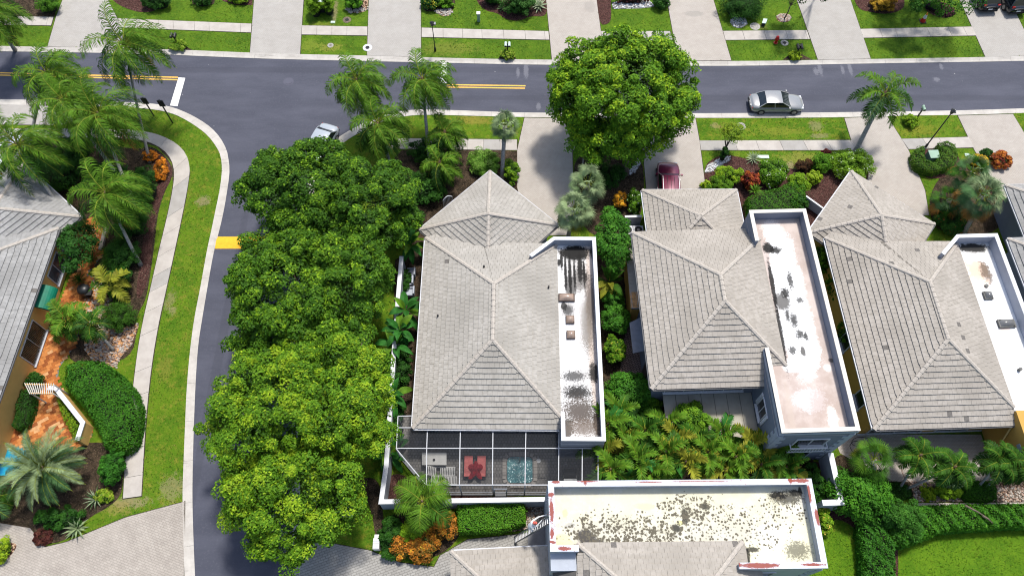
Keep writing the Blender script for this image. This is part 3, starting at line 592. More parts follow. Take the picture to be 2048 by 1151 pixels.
def window(house, p, dr, out, wd, ht, sill, cols=2, rows=1, glass='glass', fr='trim', sills=True, shutters=False, open_=False):
    """p: XY of the left bottom corner on the wall, dr along the wall, out the outward normal"""
    p, dr, out = Vector((p[0], p[1], 0)), Vector((*dr, 0)).normalized(), Vector((*out, 0)).normalized(); f = .075; z = Vector((0, 0, 1)); mb = MB()
    c = p + dr * wd / 2 + z * (sill + ht / 2) + out * .03
    for sx in (-1, 1): mb.box(c + dr * (sx * (wd / 2 - f / 2)), (f, .08, ht), dr, out, z)
    for sz in (-1, 1): mb.box(c + z * (sz * (ht / 2 - f / 2)), (wd - 2 * f, .074, f), dr, out, z)
    for i in range(1, cols): mb.box(c + dr * (-wd / 2 + wd * i / cols), (.05, .068, ht - 2 * f), dr, out, z)
    for i in range(1, rows): mb.box(c + z * (-ht / 2 + ht * i / rows), (wd - 2 * f, .062, .04), dr, out, z)
    if sills: mb.box(c + z * (-ht / 2 - .04) + out * .05, (wd + .14, .2, .07), dr, out, z)
    if shutters:
        for sx in (-1, 1):
            mb.box(c + dr * (sx * (wd / 2 + .17)) + out * .01, (.26, .05, ht), dr, out, z)
            for q in range(5): mb.box(c + dr * (sx * (wd / 2 + .17)) + z * (-ht / 2 + ht * (q + .5) / 5) + out * .045, (.2, .03, ht / 9), dr, out, z)
    wo = mb.mk('window', M[fr], house)
    for i in range(cols):
        for j in range(rows):
            q = MB(); q.box(c + dr * (-wd / 2 + wd * (i + .5) / cols) + z * (-ht / 2 + ht * (j + .5) / rows) - out * .02, (wd / cols - .06, .02, ht / rows - .05), dr, out, z); q.mk('pane', M[glass], wo)
    return wo
def quoins(house, c, d1, d2, z1, m, n=None):
    """toothed corner blocks: c corner XY, d1/d2 unit directions along the two walls away from the corner"""
    c = Vector((c[0], c[1], 0)); d1 = Vector((*d1, 0)).normalized(); d2 = Vector((*d2, 0)).normalized(); h = .42; k = 0
    while (k + 1) * h <= z1 + .02:
        l = .62 if k % 2 else .36; l2 = .36 if k % 2 else .62; cc = c + Vector((0, 0, (k + .5) * h)); mb = MB()
        o1 = -d2; o2 = -d1
        mb.box(cc + d1 * (l / 2) + o1 * .012, (l, .05, h - .025), d1, o1); mb.box(cc + d2 * (l2 / 2) + o2 * .014, (l2, .046, h - .03), d2, o2); mb.mk('quoin', M[m], house); k += 1
def tower(house, poly, deck, par, wall, dmat, chain, closed=False, z0=0.0, capm='white', th=.2):
    mb = MB(); mb.prism(poly, z0, deck - .02, 0, False); mb.mk('wall', M[wall], house)
    q = MB(); q.prism(poly, deck - .02, deck, 0, False); q.mk('flat_roof', dmat, house)
    inner = offs(chain, .012, closed); w_ = MB(); strip(w_, inner, th, deck - .3, par - .06, closed); w_.mk('parapet', M[wall], house)
    c = MB(); strip(c, chain, th + .08, par - .06, par, closed, o=-.03); return c.mk('parapet_cap', M[capm], house)
# ------------------------------------------------------------------ houses
class Frame2:
    """local axes of a house: origin at a south-west eave corner, a along the east, b along the north"""
    def __init__(s, D, e, yaw):
        a = math.radians(yaw); s.D = P(*D, e); s.e = e; s.N = Vector((math.sin(a), math.cos(a), 0)); s.E = Vector((math.cos(a), -math.sin(a), 0))
    def w(s, a, b, z=0): p = s.D + s.E * a + s.N * b; return Vector((p.x, p.y, z))
    def loc(s, px, py, z): q = P(px, py, z) - s.D; return (q.dot(s.E), q.dot(s.N))
def hip_house(R, F, w_, L, sl, ud, us, un, npx=None):
    e = F.e; Zr = e + sl * w_; R2, R1 = F.w(w_, w_, Zr), F.w(w_, L - w_, Zr)
    Wp = Plane_(F.w(0, 0, e), F.E, sl); Sp = Plane_(F.w(0, 0, e), F.N, sl); Np = Plane_(F.w(0, L, e), -F.N, sl); Ep = Plane_(F.w(2 * w_, 0, e), -F.E, sl)
    zd = e + sl * (2 * w_ - ud); k = 2 * w_ - ud
    R.face(Wp, [[F.w(0, 0, e), R2, R1, F.w(0, L, e)]])
    hs = 2 * w_ - us; hn = 2 * w_ - un
    R.face(Sp, [[F.w(0, 0, e), F.w(us, 0, e), F.w(us, hs, e + sl * hs), R2]] + ([[F.w(us, k, zd), F.w(ud, k, zd), F.w(us, hs, e + sl * hs)]] if ud > us + .05 else []))
    if npx:
        t = 2 * w_ - (Ep.px(*npx[0]) - F.w(0, 0, e)).dot(F.E); HP = F.w(2 * w_ - t, L - t, e + sl * t); sp_ = {'R': R1, 'H': HP}
        R.face(Np, [[sp_[q] if isinstance(q, str) else Np.px(*q) for q in poly] for poly in npx[1:]])
    else: R.face(Np, [[F.w(un, L, e), F.w(0, L, e), R1, F.w(un, L - hn, e + sl * hn)]] + ([[F.w(ud, L - k, zd), F.w(un, L - k, zd), F.w(un, L - hn, e + sl * hn)]] if ud > un + .05 else []))
    R.face(Ep, [[F.w(ud, k, zd), F.w(ud, L - k, zd), R1, R2]])
    R.ridge(R1, R2); R.ridge(F.w(0, 0, e), R2); R.ridge(F.w(0, L, e), R1); R.ridge(F.w(ud, k, zd), R2); R.ridge(F.w(ud, L - k, zd), R1)
    return zd, Wp, Sp, Np, Ep, R1, R2
def pyramid(R, cs, z, sl):
    """cs: four corners XY in order"""
    c = sum((Vector((q[0], q[1], 0)) for q in cs), Vector()) / 4
    for i in range(4):
        a, b = Vector((*cs[i], z)), Vector((*cs[(i + 1) % 4], z)); d = (b - a).normalized(); inw = Vector((-d.y, d.x, 0)); m = (a + b) / 2
        if inw.dot(c - m) < 0: inw = -inw
        pl = Plane_(a, inw, sl); hh = inw.dot(c - m); ap = Vector((c.x, c.y, z + sl * hh)); R.face(pl, [[a, b, ap]]); R.ridge(a, ap)
def inset_walls(house, cs, ins, z, m):
    c = sum((Vector((q[0], q[1])) for q in cs), Vector((0, 0))) / 4; mb = MB(); mb.prism([tuple(c + (Vector(q[:2]) - c) * ins) for q in cs], 0, z, 0, False); mb.mk('wall', M[m], house)
def eave(house, a, b, out, m='fascia'):
    mb = MB(); a, b, o = Vector(a), Vector(b), Vector((*out[:2], 0)).normalized(); mb.bar(a + o * .04 - Vector((0, 0, .11)), b + o * .04 - Vector((0, 0, .11)), .07, .17); mb.bar(a + o * .11 - Vector((0, 0, .075)), b + o * .11 - Vector((0, 0, .075)), .09, .1); return mb.mk('gutter', M[m], house)
def skylight(house, px, z, sx, sy, frame, dome, yaw=0):
    p = P(*px, z); a = math.radians(yaw); E_, N_ = Vector((math.cos(a), -math.sin(a), 0)), Vector((math.sin(a), math.cos(a), 0)); mb = MB(); mb.box(p + Vector((0, 0, .1)), (sx, sy, .2), E_, N_)
    o = mb.mk('skylight', M[frame], house); q = MB(); n = 6; vs = []; fs = []
    for j in range(n + 1):
        for i in range(n + 1):
            u, v = i / n * 2 - 1, j / n * 2 - 1; h = .2 + .24 * (1 - u * u) ** .5 * (1 - v * v) ** .5; vs.append(p + E_ * (u * sx * .42) + N_ * (v * sy * .42) + Vector((0, 0, h)))
    for j in range(n):
        for i in range(n): k = j * (n + 1) + i; fs.append((k, k + 1, k + n + 2, k + n + 1))
    q.add(vs, fs); q.mk('dome', M[dome], o, smooth=True)
def vent(house, p, h=.35, r=.06, m='dark'): mb = MB(); mb.tube([p, Vector(p) + Vector((0, 0, h))], r, 8); mb.mk('vent_pipe', M[m], house)
M['dome_brown'] = flat('brown_dome', (.30, .22, .17), .15, .6, var=.1); M['frame_brown'] = flat('brown_frame', (.07, .045, .035), .6); M['dome_grey'] = flat('grey_dome', (.12, .12, .12), .12, .6); M['frame_grey'] = flat('grey_frame', (.10, .10, .095), .6)
BLK, GRY, TAN = (.006, .0055, .005), (.050, .045, .040), (.55, .36, .22)
# ---- house 1: grey house with the screened spa patio
F1 = Frame2((826, 855), 3.4, .41); h1 = thing('house', F1.w(5, 7, 0), 'grey house with pale tiled hip roof, three brown skylights and screened spa patio', 'house')
R = Roof(h1, 'tile', 1, .0006)
zd1, *pl1 = hip_house(R, F1, 5.45, 15.25, .5, 10.17, 10.17, 10.17, [(1059, 514), [(852, 476), (893, 462), (966, 478), 'R'], [(966, 478), (966, 487), 'R'], [(966, 487), (1094, 487), 'H', 'R']])
N1, Ep1 = pl1[2], pl1[3]
uE1 = F1.loc(1201, 678, 4.7)[0]; vS1 = F1.loc(1165, 880, 4.7)[1]; vN1 = F1.loc(1150, 474, 4.7)[1]
poly1 = [F1.w(10.17, vS1), F1.w(uE1, vS1), F1.w(uE1, vN1), F1.w(10.17, vN1)]
d1 = lambda x, y: P(x, y, zd1)
dk1 = deck_mat('flat_roof_1', (.52, .505, .49), (.66, .65, .64), [
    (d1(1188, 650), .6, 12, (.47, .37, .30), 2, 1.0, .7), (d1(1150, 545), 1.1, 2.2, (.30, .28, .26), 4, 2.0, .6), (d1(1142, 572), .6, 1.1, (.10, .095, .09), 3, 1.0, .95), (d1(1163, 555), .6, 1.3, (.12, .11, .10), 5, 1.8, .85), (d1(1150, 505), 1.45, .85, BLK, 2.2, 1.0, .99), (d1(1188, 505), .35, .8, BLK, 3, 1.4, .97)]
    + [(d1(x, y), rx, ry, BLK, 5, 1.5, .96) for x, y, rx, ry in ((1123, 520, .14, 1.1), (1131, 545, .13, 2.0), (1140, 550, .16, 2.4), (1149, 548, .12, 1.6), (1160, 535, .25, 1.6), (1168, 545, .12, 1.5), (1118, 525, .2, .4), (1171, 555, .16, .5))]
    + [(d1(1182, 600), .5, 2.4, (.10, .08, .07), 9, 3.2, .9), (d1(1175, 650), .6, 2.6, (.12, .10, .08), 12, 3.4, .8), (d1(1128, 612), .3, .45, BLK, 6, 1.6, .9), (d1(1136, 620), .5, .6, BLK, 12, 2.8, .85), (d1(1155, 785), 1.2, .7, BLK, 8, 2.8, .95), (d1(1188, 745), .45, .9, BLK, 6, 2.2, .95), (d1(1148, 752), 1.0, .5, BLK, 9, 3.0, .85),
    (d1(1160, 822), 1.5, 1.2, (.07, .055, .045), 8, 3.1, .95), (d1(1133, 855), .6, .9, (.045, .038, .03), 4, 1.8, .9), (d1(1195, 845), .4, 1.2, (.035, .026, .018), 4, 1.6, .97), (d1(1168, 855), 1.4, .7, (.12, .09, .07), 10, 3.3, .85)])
hz = F1.loc(1059, 514, 4.9); A_ = Ep1.px(1059, 514); B_ = F1.w(F1.loc(1107, 474, 4.7)[0], vN1)
tower(h1, poly1, zd1, 4.7, 'wall1', dk1, [tuple(F1.w(10.17, .78)[:2]), tuple(poly1[0][:2]), tuple(poly1[1][:2]), tuple(poly1[2][:2]), tuple(B_[:2])])
mb = MB(); strip(mb, [tuple(B_[:2]), (A_.x, A_.y)], .2, 3.3, [4.64, A_.z + .28]); mb.mk('parapet', M['wall1'], h1); mb = MB(); strip(mb, [tuple(B_[:2]), (A_.x, A_.y)], .28, [4.6, A_.z + .24], [4.69, A_.z + .34], o=-.035); mb.mk('parapet_cap', M['white'], h1)
# back slope continues under the tower's angled parapet
pB = Ep1.px(1107, 492)
R.face(Ep1, [[Ep1.px(1059, 514), F1.w(10.17, 15.25 - .73, zd1), Ep1.px(1113, 490), Ep1.px(1092, 492)]])
Gs1 = [P(980, 343, 3), P(840, 459, 3), None, P(1115, 450, 3)]; Gs1[2] = Gs1[1] + Gs1[3] - Gs1[0]
pyramid(R, [g[:2] for g in Gs1], 3.0, .5); R.finish()
inset_walls(h1, Gs1, .86, 2.9, 'wall1')
mb = MB(); mb.prism([F1.w(.55, .75), F1.w(10.2, .75), F1.w(10.2, 14.4), F1.w(.55, 14.4)], 0, 3.35, 0, False); mb.mk('wall', M['wall1'], h1)
eave(h1, F1.w(0, 0, 3.4), F1.w(10.1, 0, 3.4), -F1.N, 'trim'); eave(h1, F1.w(0, 0, 3.4), F1.w(0, 15.25, 3.4), -F1.E, 'trim')
for a, b in ((1, 0), (0, 3)): eave(h1, Gs1[a], Gs1[b], (Gs1[a] + Gs1[b] - Gs1[2] - Gs1[0] if (a, b) == (1, 0) else Gs1[0] + Gs1[3] - Gs1[1] - Gs1[2])[:2], 'trim')
eave(h1, Gs1[3], Gs1[2], (Gs1[3] - Gs1[0])[:2]); eave(h1, Gs1[1], Gs1[2], (Gs1[1] - Gs1[0])[:2])
skylight(h1, (1133, 596), zd1, 1.2, .62, 'frame_brown', 'dome_brown'); skylight(h1, (1140, 640), zd1, .62, .62, 'frame_brown', 'dome_brown'); skylight(h1, (1141.5, 670), zd1, .62, .62, 'frame_brown', 'dome_brown')
for pl, q in ((pl1[0], (876, 633)), (pl1[3], (1097, 576)), (pl1[2], (968, 535))): vent(h1, pl.px(*q), .3, .07)
for a, wd, ht, c_ in ((1.2, 1.7, 1.9, 2), (3.3, 1.0, 2.1, 1), (4.5, 2.6, 2.1, 3), (7.35, 1.9, 2.1, 2), (9.35, .8, 2.1, 1)): window(h1, F1.w(a, .75), F1.E[:2], (-F1.N)[:2], wd, ht, .25, c_, fr='trim', sills=False)
# ---- house 2: grey-blue two-storey house
F2 = Frame2((1303, 777), 5.5, -1.82); h2 = thing('house', F2.w(5, 6, 0), 'blue grey house with tiled hip roof and long flat roof of peeling white and pink', 'house')
R = Roof(h2, 'tile_warm', 2, .0)
usS = F2.loc(1531, 694, 7.1)[0]; unN = F2.loc(1505, 450, 7.1)[0]
zd2, *pl2 = hip_house(R, F2, 5.2, 12.4, .5, 9.2, usS + .05, min(9.15, unN + .1))
vS2 = F2.loc(1640, 862, 7.1)[1]; vN2 = F2.loc(1550, 419, 7.1)[1]; uE2 = (F2.loc(1724, 862, 7.1)[0] + F2.loc(1609, 419, 7.1)[0]) / 2; usS = (F2.loc(1563, 861, 7.1)[0] + usS) / 2; vT = F2.loc(1531, 694, 7.1)[1]
poly2 = [F2.w(usS, vS2), F2.w(uE2, vS2), F2.w(uE2, vN2), F2.w(unN, vN2), F2.w(unN, vT), F2.w(usS, vT)]
d2 = lambda x, y: P(x, y, zd2)
dk2 = deck_mat('flat_roof_2', (.37, .30, .265), (.47, .40, .365), [
    (d2(1592, 650), 1.5, 4.6, (.7, .7, .69), 1.2, .5, .97), (d2(1575, 560), 1.3, 3.8, (.8, .8, .79), 1.4, .6, .97), (d2(1560, 490), 1.2, 1.6, (.8, .8, .79), 2.2, 1.2, .95), (d2(1545, 460), 1.0, 1.0, (.7, .63, .58), 2, 1, .8), (d2(1615, 700), 1.1, 1.8, (.78, .78, .77), 1.6, 1, .95), (d2(1585, 733), .8, .5, (.75, .75, .74), 2.5, 1, .9), (d2(1615, 752), .8, .2, (.74, .73, .72), 3, .8, .8),
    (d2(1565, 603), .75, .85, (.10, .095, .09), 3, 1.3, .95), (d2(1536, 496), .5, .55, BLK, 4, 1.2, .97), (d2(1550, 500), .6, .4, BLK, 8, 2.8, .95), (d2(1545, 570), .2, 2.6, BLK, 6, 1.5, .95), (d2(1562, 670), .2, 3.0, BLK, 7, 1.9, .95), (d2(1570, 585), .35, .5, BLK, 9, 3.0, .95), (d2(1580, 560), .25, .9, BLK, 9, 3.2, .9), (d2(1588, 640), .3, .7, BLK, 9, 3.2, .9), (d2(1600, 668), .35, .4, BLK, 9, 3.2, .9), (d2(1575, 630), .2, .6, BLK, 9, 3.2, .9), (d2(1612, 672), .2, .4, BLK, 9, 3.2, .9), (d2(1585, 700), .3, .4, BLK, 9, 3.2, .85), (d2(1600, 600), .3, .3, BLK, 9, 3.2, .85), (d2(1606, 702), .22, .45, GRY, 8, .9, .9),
    (d2(1665, 835), .4, 1.1, (.74, .70, .66), 2.5, 1.2, .85), (d2(1620, 800), 1.4, 1.0, (.56, .52, .52), 1.5, 1.4, .7), (d2(1655, 735), .35, .35, (.62, .58, .54), 5, .8, .8), (d2(1662, 720), .25, .18, GRY, 6, 1, .8), (d2(1645, 810), .9, 1.4, (.36, .28, .24), 6, 3.4, .5), (d2(1580, 820), .25, 2.4, (.42, .35, .3), 5, 2.2, .55)])
tower(h2, poly2, zd2, 7.1, 'wall2', dk2, [(F2.w(usS, vT))[:2], F2.w(usS, vS2)[:2], F2.w(uE2, vS2)[:2], F2.w(uE2, vN2)[:2], F2.w(unN, vN2)[:2], F2.w(unN, F2.loc(1512, 481, 7.1)[1])[:2]], capm='cap_cream')
G2 = [P(1285, 381, 3), P(1472, 380, 3)]; g2d = -F2.N * 7.4; G2 += [G2[1] + g2d, G2[0] + g2d]
pyramid(R, [g[:2] for g in G2], 3.0, .5); inset_walls(h2, G2, .87, 2.9, 'wall2'); R.finish()
mb = MB(); mb.prism([F2.w(.5, .5), F2.w(9.2, .5), F2.w(9.2, 11.9), F2.w(.5, 11.9)], 0, 5.35, 0, False); mb.mk('wall', M['wall2'], h2)
eave(h2, F2.w(0, 0, 5.5), F2.w(usS, 0, 5.5), -F2.N); eave(h2, F2.w(0, 0, 5.5), F2.w(0, 12.4, 5.5), -F2.E); eave(h2, G2[0], G2[3], (-1, 0), 'trim'); eave(h2, G2[0], G2[1], (0, 1), 'trim'); eave(h2, G2[1], G2[2], (1, 0), 'trim')
window(h2, F2.w(1.25, .5), F2.E[:2], (-F2.N)[:2], 5.6, 1.5, 3.35, 4)
# quoins and windows on the two-storey wing
quoins(h2, F2.w(usS, vS2), F2.E[:2], F2.N[:2], 6.4, 'quoin2'); quoins(h2, F2.w(uE2, vS2), (-F2.E)[:2], F2.N[:2], 6.4, 'quoin2')
mb = MB(); strip(mb, [F2.w(usS, vT)[:2], F2.w(usS, vS2)[:2], F2.w(uE2, vS2)[:2], F2.w(uE2, vN2)[:2]], .02, 6.55, 6.85, o=-.03); mb.mk('cornice', M['quoin2'], h2)
wc = (usS + uE2) / 2
w1 = window(h2, F2.w(wc - 1.0, vS2), F2.E[:2], (-F2.N)[:2], 2.2, 1.45, 4.0, 2, fr='trim'); window(h2, F2.w(wc - .7, vS2), F2.E[:2], (-F2.N)[:2], 1.7, 1.3, 1.1, 2, fr='quoin2')
mb = MB(); y0 = F2.w(wc - 1.1, vS2 - .35, 0); nn = 13
for i in range(nn): mb.bar(F2.w(wc - 1.1 + 2.4 * i / (nn - 1), vS2 - .33, 3.55), F2.w(wc - 1.1 + 2.4 * i / (nn - 1), vS2 - .33, 4.3), .05, .05)
for z in (3.55, 4.32): mb.bar(F2.w(wc - 1.15, vS2 - .33, z), F2.w(wc + 1.35, vS2 - .33, z), .08, .08)
for a in (wc - 1.13, wc + 1.33): mb.bar(F2.w(a, vS2 + .02, 3.55), F2.w(a, vS2 - .34, 3.55), .06, .06); mb.bar(F2.w(a, vS2 + .02, 4.32), F2.w(a, vS2 - .34, 4.32), .06, .06)
mb.mk('balcony_rail', M['trim'], h2)
vw = F2.loc(1526, 818, 4)[1]
window(h2, F2.w(usS, vw + .55), (-F2.N)[:2], (-F2.E)[:2], 1.25, 1.7, 3.4, 2, fr='trim', shutters=True)
# pan roof over the back terrace: separate insulated panels on a beam
mb = MB(); tz = 2.75; x0, x1 = F2.loc(1330, 830, tz)[0], usS - .02; yS = F2.loc(1440, 900, tz)[1]; cov = thing('patio_cover', F2.w(x0, yS, 0), 'beige insulated panel roof covering the back terrace of the blue grey house', 'patio cover'); npn = 7
for i in range(npn):
    a, b = x0 + (x1 - x0) * i / npn + .02, x0 + (x1 - x0) * (i + 1) / npn - .02; q = MB(); q.prism([F2.w(a, yS), F2.w(b, yS), F2.w(b, .48), F2.w(a, .48)], tz - .1, tz); q.mk('panel', M['pan'], cov)
    if i: q = MB(); q.bar(F2.w(a - .02, yS, tz - .01), F2.w(a - .02, .47, tz - .01), .03, .05); q.mk('seam', M['joint'], cov)
for a in (x0 + .1, x0 + 3.2, x1 - .2): q = MB(); q.bar(F2.w(a, yS + .1, 0.1), F2.w(a, yS + .1, tz - .1), .1, .1); q.mk('post', M['trim'], cov)
# low side extension and canopy on the west of house 2
LW = Plane_(P(1252, 500, 3.0), F2.E, .22); Rl = Roof(h2, 'tile_warm', 8, 0, 60); Rl.face(LW, [[LW.px(1251, 497), LW.px(1262, 617), LW.px(1286, 617), LW.px(1272, 497)]]); Rl.finish()
mb = MB(); a, b, c, d = [LW.px(*q) for q in ((1259, 585), (1262, 616), (1284, 616), (1282, 584))]; mb.add([q + Vector((0, 0, .09)) for q in (a, b, c, d)], [(0, 1, 2, 3)]); mb.mk('rusty_patch', flat('rusty_metal', (.38, .2, .08), var=.6, sc=2.5), h2)
mb = MB(); mb.prism([tuple(P(x, y, 2.8)[:2]) for x, y in ((1256, 505), (1265, 612), (1300, 612), (1290, 505))], 0, 2.8, 0, False); mb.mk('wall', M['must'], h2)
mb = MB(); c4 = [P(x, y, 2.75) for x, y in ((1259, 645), (1290, 630), (1303, 698), (1266, 706))]; mb.prism([q[:2] for q in c4], 2.68, 2.76); mb.mk('canopy', flat('grey_canopy', (.16, .175, .21), .6), h2)
mb = MB(); dp = P(1278, 757, .1); mb.box(F2.w(.47, F2.loc(1282, 757, .1)[1], 1.15), (.04, 1.0, 2.1), F2.E, F2.N); mb.mk('door', M['black'], h2)
# ---- house 3: mustard house
F3 = Frame2((1748, 858), 3.8, -1.84); h3 = thing('house', F3.w(5, 7, 0), 'mustard house with patched tiled hip roof and bright white flat roof near the right edge', 'house')
R = Roof(h3, 'tile_warm', 3, .009)
zd3, *pl3 = hip_house(R, F3, 5.4, 15.25, .48, 9.7, 9.7, 9.7, [(1879, 510), [(1650, 476), (1665, 461), (1757, 476), 'R'], [(1757, 476), (1757, 484), 'R'], [(1757, 484), (1906, 483), 'H', 'R']])
Ep3 = pl3[3]; vN3 = F3.loc(1950, 468, 5.3)[1]; uE3 = F3.loc(1995, 468, 5.3)[0]; ud3 = 9.7
poly3 = [F3.w(ud3, -.2), F3.w(uE3, -.2), F3.w(uE3, vN3), F3.w(ud3, vN3)]
d3 = lambda x, y: P(x, y, zd3)
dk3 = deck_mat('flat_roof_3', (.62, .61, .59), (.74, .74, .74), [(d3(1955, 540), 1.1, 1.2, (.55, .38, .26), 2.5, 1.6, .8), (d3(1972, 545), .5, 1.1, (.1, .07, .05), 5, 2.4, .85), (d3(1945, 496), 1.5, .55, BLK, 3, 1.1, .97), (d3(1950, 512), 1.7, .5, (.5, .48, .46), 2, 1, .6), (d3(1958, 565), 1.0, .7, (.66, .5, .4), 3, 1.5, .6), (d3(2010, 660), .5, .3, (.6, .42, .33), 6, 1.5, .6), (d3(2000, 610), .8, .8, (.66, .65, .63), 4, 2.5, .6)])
B3 = F3.w(F3.loc(1914, 468, 5.3)[0], vN3); A3 = Ep3.px(1879, 510)
tower(h3, poly3, zd3, 5.3, 'gwall', dk3, [tuple(poly3[1][:2]), tuple(poly3[2][:2]), tuple(B3[:2])], th=.22)
mb = MB(); strip(mb, [tuple(B3[:2]), (A3.x, A3.y)], .2, 3.6, [5.24, A3.z + .28]); mb.mk('parapet', M['gwall'], h3); mb = MB(); strip(mb, [tuple(B3[:2]), (A3.x, A3.y)], .28, [5.2, A3.z + .24], [5.29, A3.z + .34], o=-.035); mb.mk('parapet_cap', M['white'], h3)
R.face(Ep3, [[Ep3.px(1879, 510), F3.w(ud3, 15.25 - 1.1, zd3), Ep3.px(1908, 489), Ep3.px(1898, 492)]])
G3 = [P(1703, 343, 3), P(1617, 465, 3), None, P(1868, 448, 3)]; G3[2] = G3[1] + G3[3] - G3[0]
pyramid(R, [g[:2] for g in G3], 3.0, .5); R.finish(); inset_walls(h3, G3, .86, 2.9, 'must')
mb = MB(); mb.prism([F3.w(.5, .75), F3.w(ud3, .75), F3.w(ud3, 14.5), F3.w(.5, 14.5)], 0, 3.7, 0, False); mb.mk('wall', M['must'], h3)
mb = MB(); mb.prism([F3.w(ud3 - .02, -1.9), F3.w(uE3, -1.9), F3.w(uE3, .8), F3.w(ud3 - .02, .8)], 0, zd3 + .16, 0, True); mb.mk('wall', M['must'], h3)
quoins(h3, F3.w(ud3 - .02, -1.9), F3.E[:2], F3.N[:2], 4.1, 'quoin2')
mb = MB(); q = F3.w(ud3 - .1, -.1, 3.6); mb.tube([q, F3.w(ud3 - .12, -.15, 3.4), F3.w(ud3 - .12, -1.3, .6), F3.w(ud3 - .3, -1.5, .3)], .055, 8); mb.mk('downpipe', flat('yellow_pipe', (.72, .52, .22), .5), h3)
eave(h3, F3.w(0, 0, 3.8), F3.w(ud3, 0, 3.8), -F3.N); eave(h3, F3.w(0, 0, 3.8), F3.w(0, 15.25, 3.8), -F3.E, 'trim')
for a, b, o_ in ((1, 0, 2), (0, 3, 2)): eave(h3, G3[a], G3[b], ((G3[a] + G3[b]) / 2 - (G3[0] + G3[2]) / 2)[:2], 'trim')
eave(h3, G3[3], G3[2], (G3[3] - G3[0])[:2]); eave(h3, G3[1], G3[2], (G3[1] - G3[0])[:2])
for a, wd, n_ in ((1.0, 4.0, 4), (6.0, 2.4, 2)): window(h3, F3.w(a, .75), F3.E[:2], (-F3.N)[:2], wd, 2.1, .3, n_, sills=False)
mb = MB(); mb.box(F3.w(5, .7, .22), (9.2, .06, .2), F3.E, F3.N); mb.mk('base_trim', M['trim'], h3)
window(h3, F3.w(.5, 3.4), (-F3.N)[:2], (-F3.E)[:2], 1.2, 1.5, 1.2, 1); window(h3, F3.w(.5, 7.9), (-F3.N)[:2], (-F3.E)[:2], 1.2, 1.5, 1.2, 1)
skylight(h3, (1974, 592), zd3, .62, .62, 'frame_grey', 'dome_grey', -1.84); skylight(h3, (2011, 648), zd3, 1.2, .62, 'frame_grey', 'dome_grey', -1.84)
vent(h3, d3(2037, 740), .3, .12, 'frame_grey'); vent(h3, d3(1972, 572), .12, .14, 'frame_grey')
# ---- bottom house with the painted flat roof
Fb = Frame2((1097, 962), 7.2, 0); nw, ne, se_, sw_ = P(1097, 962, 7.2), P(1622, 957, 7.2), P(1661, 1134, 7.2), P(1103, 1101, 7.2)
Eb = (ne - nw).normalized(); Nb = Vector((-Eb.y, Eb.x, 0)); hb = thing('house', (nw + se_) / 2 - Vector((0, 0, 7.2)), 'pale blue house whose white flat roof has honeycomb mould and peeling red parapets', 'house')
WB = lambda a, b, z=0: Vector(((nw + Eb * a + Nb * b).x, (nw + Eb * a + Nb * b).y, z)); LB = lambda x, y, z: ((P(x, y, z) - nw).dot(Eb), (P(x, y, z) - nw).dot(Nb))
Wd = (ne - nw).length; Ds = -LB(1661, 1134, 7.2)[1]; Dw = -LB(1103, 1101, 7.2)[1]; zdb = 6.35
aW, aE = LB(1155, 1087, zdb)[0], LB(1484, 1085, zdb)[0]; dT = -LB(1155, 1087, zdb)[1]
db = lambda x, y: P(x, y, zdb); YEL = (.62, .6, .26)
dkb = deck_mat('flat_roof_b', (.50, .475, .385), (.62, .60, .52), [(db(1350, 1010), 9, 1.6, (.56, .53, .34), 1.0, 2.2, .45), (db(1200, 1000), 5, 1.2, (.50, .48, .38), 1.5, 2.2, .4), (db(1420, 1060), 4, 1.6, (.40, .38, .30), 2.5, 2.6, .45), (db(1230, 1068), 4.5, 1.2, (.42, .39, .30), 2.5, 2.4, .5), (db(1125, 1080), .7, .5, YEL, 3, 1.2, .5), (db(1600, 1080), 1.6, 1.6, (.66, .63, .42), 1.5, 1, .6), (db(1510, 1105), 2.2, .7, (.68, .65, .46), 1.5, 1, .6), (db(1130, 1025), .2, .3, YEL, 5, 1, .8), (db(1360, 1045), .25, .2, YEL, 4, .6, .8), (db(1290, 1012), .8, .25, YEL, 5, 1.2, .5),
    (db(1172, 1072), .7, .55, (.05, .045, .04), 3, .9, .97), (db(1185, 1083), .9, .28, (.06, .055, .05), 3, .8, .95), (db(1555, 990), .7, .3, BLK, 4, 1.4, .95), (db(1590, 985), .5, .25, BLK, 5, 1.4, .9), (db(1600, 982), .15, .35, BLK, 5, .8, .9), (db(1352, 1055), .35, .3, BLK, 4, 1.2, .9), (db(1492, 1110), .3, .7, BLK, 4, 1.0, .95), (db(1410, 1012), .4, .25, BLK, 5, 1.8, .9), (db(1370, 1030), .3, .7, BLK, 5, 2.2, .9), (db(1505, 1098), .5, .2, BLK, 6, 1.4, .9), (db(1140, 1050), .35, .2, (.3, .3, .3), 6, 1.2, .6), (db(1595, 1100), .9, .6, BLK, 8, 3.2, .7), (db(1575, 995), 1.2, .5, BLK, 8, 3.0, .85)],
    dots=[(db(1270, 1062), 6.0, 1.5, 1.25), (db(1430, 1058), 5.6, 1.9, .95), (db(1385, 1015), 2.8, 1.1, 1.25), (db(1560, 1025), 3.0, 1.5, .8), (db(1240, 1080), 4.2, .8, 1.5), (db(1200, 1050), 2.2, 1.4, .9)])
m = N('parapet_paint', .6, .3); c = m.mix(m.ss(m.noise(2, 4), .3, .7), (.42, .45, .52), (.56, .59, .65)); rd = (.20, .026, .010)
